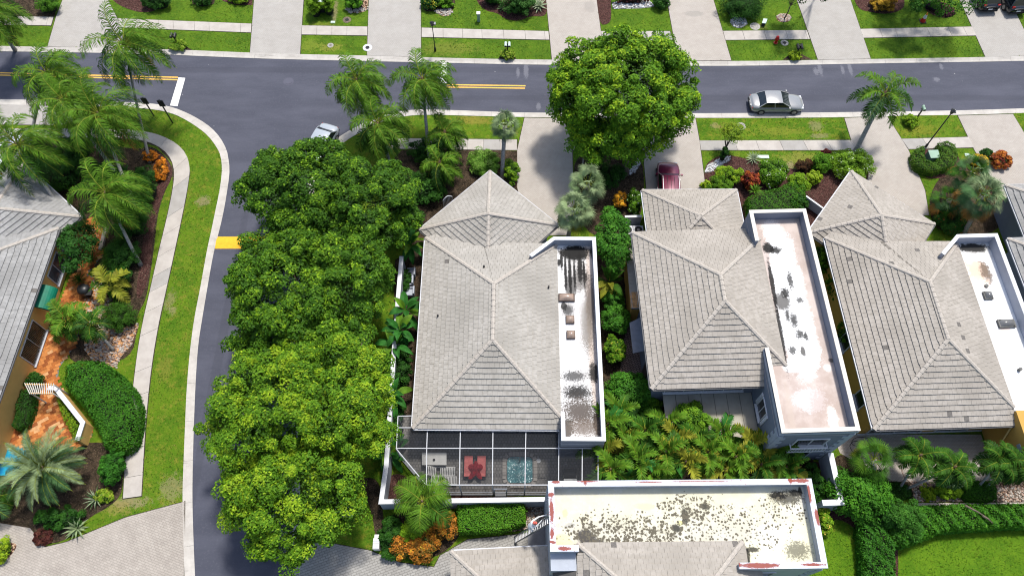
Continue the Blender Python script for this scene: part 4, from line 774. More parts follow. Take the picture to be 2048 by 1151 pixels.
k = m.ss(m.noise(1.7, 5, .8), .615, .64); c = m.mix(k, c, rd); c = m.stains(c, [(P(x, y, 7.2), rx * 1.1, ry * 1.2, rd, 3.5, 1.7, .95) for x, y, rx, ry in ((1103, 1020, .14, .75), (1104, 1066, .13, .35), (1102, 988, .22, .12), (1105, 1083, .25, .1), (1128, 1096, .5, .12), (1112, 963, .3, .1), (1170, 963, .12, .16), (1176, 962, .7, .05), (1580, 958, .12, .3), (1600, 960, .7, .12), (1618, 985, .12, .6), (1635, 1035, .14, .5), (1520, 1130, 1.3, .16), (1470, 1128, .5, .14), (1400, 962, 2.0, .035), (1625, 1128, .8, .08), (1300, 963, 1.0, .04))])
m.bump(m.noise(8, 4), .3, .02); M['pcap'] = m.col(c)
polyb = [WB(0, -Dw - 1.2), WB(aW - .1, -Dw - 1.2), WB(aW - .1, -Ds), WB(Wd, -Ds), WB(Wd, 0), WB(0, 0)]
mb = MB(); mb.prism([WB(0.02, -Dw - 1.0), WB(Wd, -Ds), WB(Wd, 0), WB(0, 0)], 0, zdb - .02, 0, False); mb.mk('wall', M['wallb'], hb)
mb = MB(); mb.prism([WB(0, -Dw), WB(aW - .2, -Dw), WB(aW - .2, -dT - .2), WB(aE + .2, -dT - .2), WB(aE + .2, -Ds), WB(Wd, -Ds), WB(Wd, 0), WB(0, 0)], zdb - .02, zdb, 0, False); mb.mk('flat_roof', dkb, hb)
ch = [tuple(WB(aE - .6, -Ds)[:2]), tuple(WB(Wd, -Ds)[:2]), tuple(WB(Wd, 0)[:2]), tuple(WB(0, 0)[:2]), tuple(WB(0, -Dw)[:2]), tuple(WB(aW, -Dw)[:2])]
mb = MB(); strip(mb, offs(ch, .012), .24, zdb - .4, 7.14); mb.mk('parapet', M['wallb'], hb); mb = MB(); strip(mb, ch, .36, 7.14, 7.2, o=-.03); mb.mk('parapet_cap', M['pcap'], hb)
R = Roof(hb, 'tile_warm', 4, .006)
zb = zdb + .03; NP = Plane_(WB(aW, -dT, zb), -Nb, .5); WP = Plane_(WB(aW, -dT, zb), Eb, .5); EP = Plane_(WB(aE, -dT, zb), -Eb, .5); Lh = 4.2
R.face(NP, [[WB(aW, -dT, zb), WB(aE, -dT, zb), WB(aE - Lh, -dT - Lh, zb + Lh / 2), WB(aW + Lh, -dT - Lh, zb + Lh / 2)]])
R.face(WP, [[WB(aW, -dT, zb), WB(aW + Lh, -dT - Lh, zb + Lh / 2), WB(0.15, -dT - Lh, zb - aW / 2 + .07), WB(.15, -Dw - .02, zb - aW / 2 + .07), WB(aW - .05, -Dw - .02, zb)]])
R.face(EP, [[WB(aE, -dT, zb), WB(aE + .25, -dT - .2, zb - .12), WB(aE + 1.1, -Ds - .05, zb - .55), WB(aE + 1.6, -dT - Lh, zb - .8), WB(aE - Lh, -dT - Lh, zb + Lh / 2)]])
R.ridge(WB(aW, -dT, zb), WB(aW + Lh, -dT - Lh, zb + Lh / 2)); R.ridge(WB(aE, -dT, zb), WB(aE - Lh, -dT - Lh, zb + Lh / 2))
R.finish()
R = Roof(hb, 'tile_warm', 5, .004, 200); q0 = P(903, 1103, 3.1); q1 = P(1096, 1093, 3.1); dE = (q1 - q0).normalized(); dS = Vector((dE.y, -dE.x, 0)); n1 = Plane_(q0, dS, .5); n2 = Plane_(q0, dE, .5)
Lq = (q1 - q0).length; hq = q0 + (dE + dS) * 3.2 + Vector((0, 0, 1.6)); R.face(n1, [[q0, q1, q1 + dS * 3.2 + Vector((0, 0, 1.6)), hq]]); R.face(n2, [[q0, hq, q0 + dS * 3.2]]); R.ridge(q0, hq); R.finish()
mb = MB(); mb.prism([(q0 + (dE + dS) * .4)[:2], (q1 + dS * .4)[:2], (q1 + dS * 3)[:2], (q0 + dE * .4 + dS * 3)[:2]], 0, 3.0, 0, False); mb.mk('wall', M['wallb'], hb); eave(hb, q0, q1, -dS, 'trim')
quoins(hb, WB(0, 0), Eb[:2], (-Nb)[:2], 6.6, 'wallb'); quoins(hb, WB(Wd, -Ds), (-Eb)[:2], Nb[:2], 6.6, 'quoin2')
window(hb, WB(Wd - 4.3, -Ds), Eb[:2], (-Nb)[:2], 1.8, 1.5, 4.0, 2)
mb = MB(); mb.prism([tuple(P(*q, .13)[:2]) for q in ((1055, 1035), (1095, 1032), (1095, 1092), (1056, 1092))], .1, .14, 0, False); mb.mk('step', flat('grey_slab', (.16, .165, .18), .6), hb)
# ---- left house: orange walls
E0, E1 = P(117, 457, 3.5), P(0, 789, 3.5); dL = (E1 - E0).normalized(); oL = Vector((-dL.y, dL.x, 0))
if oL.x < 0: oL = -oL
hl = thing('house', P(30, 600, 0), 'orange stucco house at the left edge with terracotta patio and grey tiled roof', 'house')
R = Roof(hl, 'tile_cool', 6, .003)
EPl = Plane_(E0, -oL, .5); NPl = Plane_(E0, dL, .5); Lh = 7.5; E1x = E1 + dL * 4
apx = E0 + (dL - oL) * Lh + Vector((0, 0, Lh / 2)); apx2 = E1x + (-dL - oL) * Lh * 0 + (-oL) * Lh + Vector((0, 0, Lh / 2))
R.face(EPl, [[E0, apx, apx2, E1x]]); R.ridge(E0, apx)
nl = [NPl.px(*q) for q in ((117, 457), (95, 437), (0, 458), (-60, 472))] + [apx]; R.face(NPl, [nl])
g0, g1 = P(47, 328, 3.1), P(163, 434, 3.1); gd = (g1 - g0).normalized(); gi = Vector((gd.y, -gd.x, 0)); Lg = (g1 - g0).length
cs = [g0, g1, g1 + gi * Lg, g0 + gi * Lg]; pyramid(R, [q[:2] for q in cs], 3.1, .5); R.finish(); inset_walls(hl, cs, .87, 3.0, 'orange')
eave(hl, E0, E1x, oL); eave(hl, g0, g1, -gi, 'trim'); eave(hl, g1, g1 + gi * Lg, gd, 'fascia')
w0 = E0 - oL * .45 + dL * .4; w1_ = E1x - oL * .45; mb = MB(); mb.prism([w0[:2], w1_[:2], (w1_ - oL * 6)[:2], (w0 - oL * 6)[:2]], 0, 3.4, 0, False); mb.mk('wall', M['orange'], hl)
quoins(hl, w0, dL[:2], (-oL)[:2], 3.2, 'quoin2')
def onw(px, py, z): # distance along the east wall
    q = P(px, py, z); return (q - w0).dot(dL)
s1 = onw(112, 515, 1.2); window(hl, w0 + dL * s1, dL[:2], oL[:2], 2.3, 1.55, .75, 2, glass='glass_blue'); s2 = onw(62, 650, 1.2)
w2 = window(hl, w0 + dL * s2, dL[:2], oL[:2], 3.0, 2.0, .3, 2, glass='glass'); 
mb = MB()
for i in range(26): mb.box(w0 + dL * (s2 + .1 + 2.8 * i / 25) + oL * .085 + Vector((0, 0, 1.3 - w0.z)), (.03, .03, 1.8), dL, oL)
mb.mk('blinds', flat('olive_blinds', (.13, .11, .06)), hl)
# green barrel canopy over the door
s3 = onw(85, 575, 2.3); can = MB(); n = 8; vs = []
for i in range(n + 1):
    a = i / n * PI / 2
    for s_ in (0, 1.9): vs.append(w0 + dL * (s3 + s_) + oL * (1.1 * math.sin(a) + .01) + Vector((0, 0, 2.1 + .8 * math.cos(a) - w0.z)))
can.add(vs, [(2 * i, 2 * i + 1, 2 * i + 3, 2 * i + 2) for i in range(n)] + [tuple(range(0, 2 * n + 2, 2)), tuple(range(1, 2 * n + 2, 2))[::-1]]); tag(can.mk('door_canopy', M['teal'], hl))
# ---- slivers of the next houses on the right edge
for (cx_, cy_), z, lb, sy in (((2011, 371), 3.2, 'grey garage roof corner at the upper right edge behind the fan palms', 7), ((2016, 478), 4.0, 'grey blue neighbouring house beyond the bright white flat roof on the right edge', 14)):
    q = P(cx_, cy_, z); F4 = Frame2((cx_, cy_), z, -1.84); hh = thing('house', (q.x, q.y, 0), lb, 'house'); R = Roof(hh, 'tile_cool', 9, .0, 120)
    a, b = F4.w(0, 0, z), F4.w(0, -sy, z); ap = F4.w(3, -3, z + 1.5); R.face(Plane_(a, F4.E, .5), [[b, a, ap, F4.w(3, -sy, z + 1.5)]]); R.face(Plane_(a, -F4.N, .5), [[a, F4.w(5, 0, z), F4.w(5, -3, z + 1.5), ap]]); R.ridge(a, ap); R.finish()
    mb = MB(); mb.prism([F4.w(.5, -.5), F4.w(.5, -sy), F4.w(9, -sy), F4.w(9, -.5)], 0, z - .1, 0, False); mb.mk('wall', M['wall2'], hh); eave(hh, a, b, -F4.E, 'trim'); eave(hh, a, F4.w(6, 0, z), F4.N, 'trim')
    window(hh, F4.w(.5, -4.5), (-F4.N)[:2], (-F4.E)[:2], 1.2, 1.4, 1.0, 1)
# ---- free-standing garden walls
def gwall(pts, z, h, m, cap, label, th=.24):
    P2 = [tuple(P(x, y, h)[:2]) for x, y in pts]; t = thing('garden_wall', (P2[0][0], P2[0][1], 0), label, 'wall'); mb = MB(); strip(mb, P2, th, 0, h - .08); mb.mk('wall', M[m], t)
    mb = MB(); strip(mb, P2, th + .08, h - .08, h, o=-.04); mb.mk('wall_cap', M[cap], t); return t
gwall([(800, 512), (793, 592), (781, 750), (769, 930), (758, 1006), (1090, 1001)], 0, 2.0, 'wallb', 'white', 'long white boundary wall turning the corner around the screened patio')
gwall([(1644, 1000), (1678, 999), (1657, 905)][::-1], 0, 2.1, 'gwall', 'white', 'short pale wall enclosing the planting corner beside the two storey wing', .3)
gwall([(157, 880), (169, 843), (113, 772), (96, 772)], 0, 1.5, 'orange', 'white', 'angled low orange garden wall with white top beside the big rounded hedge')
gwall([(1250, 434), (1284, 433)], 0, 1.6, 'gwall', 'white', 'small grey wall screening the two air conditioning units', .12)
gwall([(1612, 392), (1648, 418)], 0, 1.2, 'trim', 'white', 'white fence panel between the clipped hedge and the garage roof', .06)
gwall([(2100, 1004), (1935, 1006), (1828, 1006)], 0, .22, 'trim', 'cap', 'low concrete edging between the palm bed and long hedge', .15)
# ------------------------------------------------------------------ vegetation
GAIN = 1.35
def leaf_mesh(name, C, Nrm, size, colr, parent=None, loc=None, asp=.5, rs=None):
    """C: leaf centres, Nrm: leaf normals, size: length, colr: colour per leaf; each leaf is a folded diamond of two triangles pairs"""
    n = len(C); rs = rs or np.random.RandomState(0); Nrm = Nrm / (np.linalg.norm(Nrm, axis=1, keepdims=True) + 1e-9)
    t = rs.normal(size=(n, 3)); t -= Nrm * np.sum(t * Nrm, 1, keepdims=True); t /= np.linalg.norm(t, axis=1, keepdims=True) + 1e-9; b = np.cross(Nrm, t)
    s = (size * rs.uniform(.7, 1.3, n))[:, None] * .5; wv = s * asp
    v0 = C - t * s; v2 = C + t * s - Nrm * s * .25; v1 = C + b * wv + Nrm * s * .12; v3 = C - b * wv + Nrm * s * .12
    V = np.stack([v0, v1, v2, v3], 1).reshape(-1, 3)
    off = np.array(wloc(parent)) if parent is not None else np.array(loc); V = V - off
    me = bpy.data.meshes.new(name); me.vertices.add(4 * n); me.vertices.foreach_set('co', V.ravel().astype(np.float32))
    me.loops.add(6 * n); me.polygons.add(2 * n)
    idx = (np.arange(n)[:, None] * 4 + np.array([0, 1, 2, 0, 2, 3])[None]).ravel(); me.loops.foreach_set('vertex_index', idx.astype(np.int32))
    me.polygons.foreach_set('loop_start', (np.arange(2 * n) * 3).astype(np.int32)); me.polygons.foreach_set('loop_total', np.full(2 * n, 3, np.int32)); me.update(calc_edges=True)
    ca_ = me.color_attributes.new('Col', 'FLOAT_COLOR', 'POINT'); cc = np.ones((n, 4, 4), np.float32); cc[:, :, :3] = (colr * GAIN)[:, None, :]; ca_.data.foreach_set('color', cc.ravel())
    me.materials.append(M['leaf']); o = bpy.data.objects.new(name, me)
    if parent is None: o.location = loc
    return link(o, parent)
GD, GM, GL, GY = (.018, .055, .003), (.058, .145, .005), (.125, .225, .007), (.21, .30, .010)
def crown_pts(blobs, nsub, rsub, n, rs, lo=-.5, flatten=.9, pal=(GD, GM, GL), light=.0, yel=(GY, .0), jag=.12, inner=.22):
    """leaves gathered on many small clumps that sit on the surface of the big blobs"""
    subs = []; B = np.array([b[:6] for b in blobs], float); vol = np.array([b[3] * b[4] + b[3] * b[5] for b in B]); vol /= vol.sum(); tries = 0
    while len(subs) < nsub and tries < nsub * 40:
        tries += 1; k = rs.choice(len(B), p=vol); d = rs.normal(size=3); d /= np.linalg.norm(d)
        if d[2] < lo: continue
        b = B[k]; r = rs.uniform(1 - jag * 1.8, 1 + jag); p = b[:3] + d * b[3:6] * r * .93
        ok = True
        for j, q in enumerate(B):
            if j != k and np.sum(((p - q[:3]) / q[3:6]) ** 2) < .55: ok = False; break
        if ok: subs.append((p, rsub * rs.uniform(.65, 1.35), d))
    per = max(6, n // max(1, len(subs))); Cs, Ns, Co = [], [], []; pal = np.array(pal); tint = rs.uniform(0, 1, len(subs))
    for (p, r, d), tn in zip(subs, tint):
        q = rs.normal(size=(per, 3)); q /= np.linalg.norm(q, axis=1, keepdims=True); q[:, 2] = np.abs(q[:, 2]) * 1.05 - .3; rr = np.clip(rs.normal(.9, .13, (per, 1)), .4, 1.15) * r
        pos = p + q * rr * np.array([1, 1, flatten]); nr = q * .55 + d * .35 + np.array([0, 0, .65]) + rs.normal(size=(per, 3)) * .42
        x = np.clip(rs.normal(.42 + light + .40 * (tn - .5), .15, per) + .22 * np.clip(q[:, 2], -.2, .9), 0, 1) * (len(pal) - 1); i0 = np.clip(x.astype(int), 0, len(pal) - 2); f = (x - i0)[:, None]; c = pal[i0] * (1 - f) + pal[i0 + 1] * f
        if yel[1] > 0:
            yp = yel[1] * (2.2 if tn > .6 else .35) * np.clip(q[:, 2] * 1.4 + .3, 0, 1.4) ; m = rs.uniform(size=per) < yp; c[m] = np.array(yel[0]) * rs.uniform(.75, 1.25, (m.sum(), 1))
        Cs.append(pos); Ns.append(nr); Co.append(c)
    if inner > 0:  # inner leaves are coloured darker: shade inside the crown put into their colour
        ni = int(n * inner)
        for _ in range(1):
            k = rs.choice(len(B), ni, p=vol); d = rs.normal(size=(ni, 3)); d /= np.linalg.norm(d, axis=1, keepdims=True); d[:, 2] = np.maximum(d[:, 2], -.4)
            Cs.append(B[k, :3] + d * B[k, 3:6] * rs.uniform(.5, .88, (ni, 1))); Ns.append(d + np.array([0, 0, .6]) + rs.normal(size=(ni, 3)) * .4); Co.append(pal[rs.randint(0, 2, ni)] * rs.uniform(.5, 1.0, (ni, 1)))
    return np.concatenate(Cs), np.concatenate(Ns), np.concatenate(Co), subs
def tree(label, base_px, blobs, nsub, rsub, n, leaf, seed, trunk=.28, group=None, cat='tree', name='shade_tree', limbs=9, lobes=0, **k):
    rs = np.random.RandomState(seed)
    if lobes:
        B = np.array(blobs, float); vol = B[:, 3] * B[:, 4]; vol = vol / vol.sum(); out = [(b[0], b[1], b[2], b[3] * .87, b[4] * .87, b[5] * .8) for b in blobs]; got = 0; tr = 0
        while got < lobes and tr < 4000:
            tr += 1; i = rs.choice(len(B), p=vol); b = B[i]; d = rs.normal(size=3); d[2] = abs(d[2]) * .8 - .25; d /= np.linalg.norm(d); r = rs.uniform(.20, .34) * b[3]; p = b[:3] + d * (b[3:6] - r * .62)
            if any(j != i and np.sum(((p - q[:3]) / q[3:6]) ** 2) < .6 for j, q in enumerate(B)) or any(np.linalg.norm(p - np.array(o[:3])) < (r + o[3]) * .62 for o in out[len(blobs):]): continue
            out.append((p[0], p[1], p[2], r, r, r * .72)); got += 1
        blobs = out
    base = P(*base_px, .1); t = thing(name, base, label, cat, group)
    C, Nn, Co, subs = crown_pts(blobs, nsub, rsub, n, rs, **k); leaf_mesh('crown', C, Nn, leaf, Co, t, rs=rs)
    cx = np.average([b[:3] for b in blobs], axis=0, weights=[b[3] ** 2 for b in blobs]); mb = MB(); fork = Vector(base).lerp(Vector(cx), .45); fork.z = max(1.2, cx[2] * .42)
    mb.tube([base, Vector(base).lerp(fork, .5) + Vector((.1, .05, 0)), fork], [trunk * 1.3, trunk, trunk * .85], 8)
    order = rs.permutation(len(subs))[:limbs]
    for i in order:
        p = Vector(subs[i][0]); m = fork.lerp(p, .5) + Vector((0, 0, -.15 * (p - fork).length)); mb.tube([fork, m, p], [trunk * .6, trunk * .34, trunk * .1], 6)
    mb.mk('trunk', M['bark'], t, smooth=True); return t
def BL(px, py, z, rx, ry, rz): p = P(px, py, z); return (p.x, p.y, p.z, rx, ry, rz)
def shrub(label, px, py, z, rx, ry, rz, n=1800, leaf=.16, pal=(GD, GM, GL), seed=0, name='shrub', cat='shrub', group=None, yel=(GY, .0), light=0., extra=(), nsub=36, rsub=None, asp=.5, ground=.1):
    rs = np.random.RandomState(seed + int(px)); bl = [BL(px, py, z, rx, ry, rz)] + [BL(*e) for e in extra]; rsub = rsub or min(rx, ry) * .27; n = int(n * 1.25)
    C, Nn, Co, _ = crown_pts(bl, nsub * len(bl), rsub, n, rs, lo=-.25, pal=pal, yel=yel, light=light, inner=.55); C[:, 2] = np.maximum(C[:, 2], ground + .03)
    p = P(px, py, z); loc = (p.x, p.y, ground); o = leaf_mesh(name, C, Nn, leaf, Co, None, loc, asp=asp, rs=rs)
    q = MB()
    for b in bl:
        v, f = [], []; nn = 12
        for j in range(5):
            a = PI / 2 * j / 4.0
            for i in range(nn): v.append((b[0] + b[3] * .58 * math.cos(a) * math.cos(2 * PI * i / nn), b[1] + b[4] * .58 * math.cos(a) * math.sin(2 * PI * i / nn), max(ground - .02, b[2] + b[5] * .5 * math.sin(a)) if j else ground - .03))
        for j in range(4):
            for i in range(nn): f.append((j * nn + i, j * nn + (i + 1) % nn, (j + 1) * nn + (i + 1) % nn, (j + 1) * nn + i))
        q.add(v, f)
    q.mk('dark_core', M['core'], o); return tag(o, label, cat, group)  # solid dark core added inside the leaves to keep the bush opaque
def hedge(label, pts, h, n=6000, leaf=.13, pal=(GD, GM, GL), seed=0, z0=.1, top=True, round_=.25, yel=(GY, .0), light=0., name='hedge', cat='hedge', group=None, lump=.06, asp=.5):
    """pts: outline of the hedge top in the photograph"""
    rs = np.random.RandomState(seed + 77); W = [tuple(P(x, y, h)[:2]) for x, y in pts]; nn = len(W)
    ar = sum(W[i][0] * W[(i + 1) % nn][1] - W[(i + 1) % nn][0] * W[i][1] for i in range(nn))
    if ar < 0: W = W[::-1]
    A = np.array(W); lo, hi = A.min(0), A.max(0); C, Nn = [], []; per = sum(np.linalg.norm(A[i] - A[(i + 1) % nn]) for i in range(nn)); area = abs(ar) / 2; nt = int(n * area / (area + per * (h - z0)))
    def inp(q):
        c = np.zeros(len(q), bool)
        for i in range(nn):
            a, b = A[i], A[(i + 1) % nn]; cond = (a[1] > q[:, 1]) != (b[1] > q[:, 1]); xx = (b[0] - a[0]) * (q[:, 1] - a[1]) / (b[1] - a[1] + 1e-9) + a[0]; c ^= cond & (q[:, 0] < xx)
        return c
    cand = rs.uniform(lo, hi, (int(nt * (hi - lo).prod() / max(area, .1) * 1.2) + 50, 2)); cand = cand[inp(cand)][:nt]
    def edge(q):
        d = np.full(len(q), 9.)
        for i in range(nn):
            a, b = A[i], A[(i + 1) % nn]; ab = b - a; t = np.clip(((q - a) @ ab) / (ab @ ab + 1e-9), 0, 1); d = np.minimum(d, np.linalg.norm(q - a - t[:, None] * ab, axis=1))
        return d
    dd = edge(cand); drop = np.where(dd < round_, (round_ - np.sqrt(np.maximum(0, round_ ** 2 - (round_ - dd) ** 2))), 0)
    z = h - drop + lump * (np.sin(cand[:, 0] * 3.1 + 1) * np.cos(cand[:, 1] * 2.7) + np.sin(cand[:, 0] * 7 + cand[:, 1] * 5)) + rs.normal(0, .045, len(cand)); z = z + .11 * np.sin(cand[:, 0] * 2.3 + seed) * np.sin(cand[:, 1] * 1.7 + 2) * (h > 1.2); C.append(np.c_[cand, z]); nr = np.tile([0, 0, 1.], (len(cand), 1)) + rs.normal(size=(len(cand), 3)) * .45; Nn.append(nr)
    ns = n - nt
    for i in range(nn):
        a, b = A[i], A[(i + 1) % nn]; L = np.linalg.norm(b - a); m = int(ns * L / per); t = rs.uniform(size=m); nrm = np.array([(b - a)[1], -(b - a)[0]]) / (L + 1e-9); zz = rs.uniform(z0, h - round_ * .4, m)
        xy = a + (b - a) * t[:, None] + nrm * rs.normal(-.02, .06, (m, 1)) + (0 if round_ < .05 else 0); C.append(np.c_[xy, zz]); Nn.append(np.c_[np.tile(nrm, (m, 1)), np.full(m, .4)] + rs.normal(size=(m, 3)) * .4)
    C, Nn = np.concatenate(C), np.concatenate(Nn); pal = np.array(pal); m = len(C); tn = .5 + .5 * np.sin(C[:, 0] * 1.9 + seed) * np.cos(C[:, 1] * 2.3); x = np.clip(rs.normal(.45 + light, .2, m) + .18 * (tn - .5), 0, 1) * (len(pal) - 1); i0 = np.clip(x.astype(int), 0, len(pal) - 2); f = (x - i0)[:, None]; Co = pal[i0] * (1 - f) + pal[i0 + 1] * f
    if yel[1] > 0: k = (rs.uniform(size=m) < yel[1]) & (C[:, 2] > h * .6); Co[k] = np.array(yel[0]) * rs.uniform(.75, 1.2, (k.sum(), 1))
    c = A.mean(0); o = leaf_mesh(name, C, Nn, leaf, Co, None, (c[0], c[1], z0), asp=asp, rs=rs)
    q = MB(); q.prism(offs([tuple(a) for a in A], max(.12, round_ * .8), True), z0 - .02, h - .28); q.mk('dark_core', M['core'], o); return tag(o, label, cat, group)  # solid dark block added under the hedge leaves so it is not see-through
for nm, c_ in (('fr_dark', (.022, .070, .008)), ('fr_mid', (.040, .115, .009)), ('fr_lite', (.085, .185, .012)), ('fr_yel', (.21, .22, .02)), ('fr_dead', (.32, .15, .035)), ('fr_brown', (.16, .11, .07)), ('fr_blue', (.115, .175, .075)), ('fr_grey', (.22, .29, .14)), ('fr_date', (.060, .135, .045)), ('banana', (.03, .14, .02)), ('rachis', (.21, .25, .03)), ('fr_pale', (.30, .36, .22))):
    m = N(nm, .6, .14); c = m.mix(m.ss(m.noise(1.6, 4), .3, .7), tuple(q * .6 for q in c_), tuple(q * 1.35 for q in c_)); m.col(c); tr = m.n.new('ShaderNodeBsdfTranslucent'); m.l.new(c, tr.inputs['Color']); ms = m.n.new('ShaderNodeMixShader'); ms.inputs[0].default_value = .25
    m.l.new(m.b.outputs[0], ms.inputs[1]); m.l.new(tr.outputs[0], ms.inputs[2]); m.l.new(ms.outputs[0], m.n['Material Output'].inputs['Surface']); M[nm] = m.m
def frond(parent, o, az, el, L, mat, rnd, wind=(0, 0), droop=1.0, ll=.8, lw=.075, npair=34, hang=.55, sweep=.55, vee=.15, petiole=.14, two=True, wild=.1):
    d = Vector((math.cos(el) * math.cos(az), math.cos(el) * math.sin(az), math.sin(el))); p = Vector(o); ns = 14; pts = [p.copy()]; dirs = [d.copy()]; W = Vector((wind[0], wind[1], 0))
    for i in range(ns):
        s = (i + 1) / ns; d = (d + Vector((0, 0, -droop * .12 * (.5 + 1.4 * s))) + W * (.10 * (.3 + s))).normalized(); p = p + d * (L / ns); pts.append(p.copy()); dirs.append(d.copy())
    mb = MB(); mb.tube(pts[::2] if ns % 2 == 0 else pts, [.045 * (1 - .8 * i / (len(pts[::2]) - 1)) + .008 for i in range(len(pts[::2]))], 4, 1, caps=False)
    for k in range(npair):
        s = petiole + (1 - petiole) * (k + .5) / npair; x = s * ns; i = min(ns - 1, int(x)); q = pts[i].lerp(pts[i + 1], x - i); dd = dirs[i + 1]
        sd_ = dd.cross(Vector((0, 0, 1)))
        if sd_.length < .1: sd_ = Vector((-math.sin(az), math.cos(az), 0))
        sd_.normalize(); up = sd_.cross(dd); l = ll * (math.sin(PI * min(1, (s * .92 + .12))) ** .6) * rnd.uniform(.85, 1.12); wd = lw * (.6 + .5 * math.sin(PI * s))
        for sg in (-1, 1):
            v = (sd_ * sg + dd * (sweep * (.6 + s)) + up * vee + W * .2 + Vector((rnd.gauss(0, wild), rnd.gauss(0, wild), rnd.gauss(0, wild)))).normalized(); v2 = (v + Vector((0, 0, -hang)) + W * .3).normalized()
            a = q; m_ = a + v * l * .5; e = m_ + v2 * l * .5; wv = v.cross(up).normalized() if v.cross(up).length > .05 else dd; wv = (dd * .8 + up * rnd.uniform(-.5, .5)).normalized()
            vs = [a - wv * wd * .35, a + wv * wd * .35, m_ + wv * wd * .5, m_ - wv * wd * .5, e]; mb.add(vs, [(0, 1, 2, 3), (3, 2, 4)], 0)
    return mb.mk('frond', [mat, M['rachis']], parent)
def palm(label, base_px, crown_px, h, nf=20, L=3.6, seed=0, wind=(0, 0), mats=('fr_dark', 'fr_mid', 'fr_mid', 'fr_lite'), dead=1, deadm='fr_dead', droop=1.0, ll=.8, lw=.08, npair=34, hang=.55, el=(1.25, -.35), trunk=.15, sweep=.55, vee=.15, name='palm_tree', group=None, bend=.18, wild=.1, basez=.1, shaft=True, cat='palm'):
    rnd = random.Random(seed); b, c = P(*base_px, basez), P(*crown_px, h); t = thing(name, b, label, cat, group); d = c - b; mid = b.lerp(c, .5) + Vector((-d.x, -d.y, 0)) * bend; mid.z = b.z + d.z * .5; mb = MB(); pts = []
    for i in range(9):
        s = i / 8; pts.append(b * (1 - s) ** 2 + mid * 2 * s * (1 - s) + c * s * s)
    mb.tube(pts, [trunk * 1.5] + [trunk * (1.08 - .35 * i / 8) for i in range(1, 9)], 9); mb.mk('trunk', M['trunk'], t, smooth=True)
    if shaft: q = MB(); q.tube([c - Vector((0, 0, .45)), c + Vector((0, 0, .1)), c + Vector((0, 0, .5))], [trunk * .9, trunk * 1.25, .05], 8); q.mk('crownshaft', M['fr_brown'], t, smooth=True)
    for i in range(nf):
        s = i / max(1, nf - 1); az = i * 2.39996 + rnd.uniform(-.25, .25); e = el[0] + (el[1] - el[0]) * s ** .8 + rnd.uniform(-.1, .1); mt = M[rnd.choice(mats)]
        if s < .3: mt = M[mats[-1]]
        frond(t, c + Vector((0, 0, .15)), az, e, L * (.72 + .28 * math.sin(PI * min(1, s * .7 + .3))) * rnd.uniform(.88, 1.08), mt, rnd, wind, droop, ll, lw, npair, hang, sweep, vee, wild=wild)
    for i in range(dead): frond(t, c, rnd.uniform(0, 6.28), -.6, L * .85, M[deadm], rnd, wind, droop * 1.3, ll * .8, lw, npair, .9, sweep, vee, wild=wild)
    return t
def fan_leaf(parent, o, az, el, pet, R_, mat, rnd, nseg=22, droop=.5, spread=3.3, wseg=.05, split=.45):
    d = Vector((math.cos(el) * math.cos(az), math.cos(el) * math.sin(az), math.sin(el))); tip = Vector(o) + d * pet + Vector((0, 0, -.12 * pet)); mb = MB(); mb.tube([o, Vector(o).lerp(tip, .5) + Vector((0, 0, .05)), tip], [.025, .02, .015], 4, 1, caps=False)
    d2 = (d + Vector((0, 0, -.35))).normalized(); sd_ = d2.cross(Vector((0, 0, 1))).normalized(); up = sd_.cross(d2)
    for k in range(nseg):
        a = (k / (nseg - 1) - .5) * spread * 1.0; r = R_ * (.75 + .25 * math.cos(a)) * rnd.uniform(.9, 1.08); v = d2 * math.cos(a) + sd_ * math.sin(a) + up * (.18 * abs(math.sin(a)) + rnd.uniform(-.06, .06)); v.normalize(); wv = v.cross(up).normalized()
        m_ = tip + v * r * .55; e = m_ + (v + Vector((0, 0, -droop * rnd.uniform(.7, 1.3)))).normalized() * r * .45; w_ = wseg * R_
        mb.add([tip - wv * .01, tip + wv * .01, m_ + wv * w_ * .62 + up * .012, m_ - wv * w_ * .62 - up * .012, e], [(0, 1, 2, 3), (3, 2, 4)], 0)
    return mb.mk('fan_leaf', [mat, M['rachis']], parent)
def fan_palm(label, base_px, crown_px, h, nl=30, pet=.8, R_=.8, seed=0, mats=('fr_blue', 'fr_grey'), skirt=0, skm='fr_dead', trunk=.17, group=None, droop=.5, name='fan_palm', el=(1.35, -.75), bend=.1, nseg=22, cat='palm'):
    rnd = random.Random(seed); b, c = P(*base_px, .1), P(*crown_px, h); t = thing(name, b, label, cat, group); mb = MB(); mid = b.lerp(c, .5) + Vector(((b.x - c.x) * bend, (b.y - c.y) * bend, 0)); mb.tube([b, b.lerp(mid, .6), mid, mid.lerp(c, .6), c], [trunk * 1.3, trunk, trunk, trunk, trunk * 1.25], 9); mb.mk('trunk', M['trunk'], t, smooth=True)
    for i in range(nl):
        s = i / (nl - 1); fan_leaf(t, c, i * 2.39996 + rnd.uniform(-.2, .2), el[0] + (el[1] - el[0]) * s + rnd.uniform(-.12, .12), pet * rnd.uniform(.8, 1.2), R_ * rnd.uniform(.88, 1.1), M[rnd.choice(mats)], rnd, nseg, droop)
    for i in range(skirt): fan_leaf(t, c - Vector((0, 0, .1)), rnd.uniform(0, 6.28), -.55 + rnd.uniform(-.25, .2), pet * 1.15, R_ * 1.0, M[skm], rnd, nseg, 1.2)
    return t
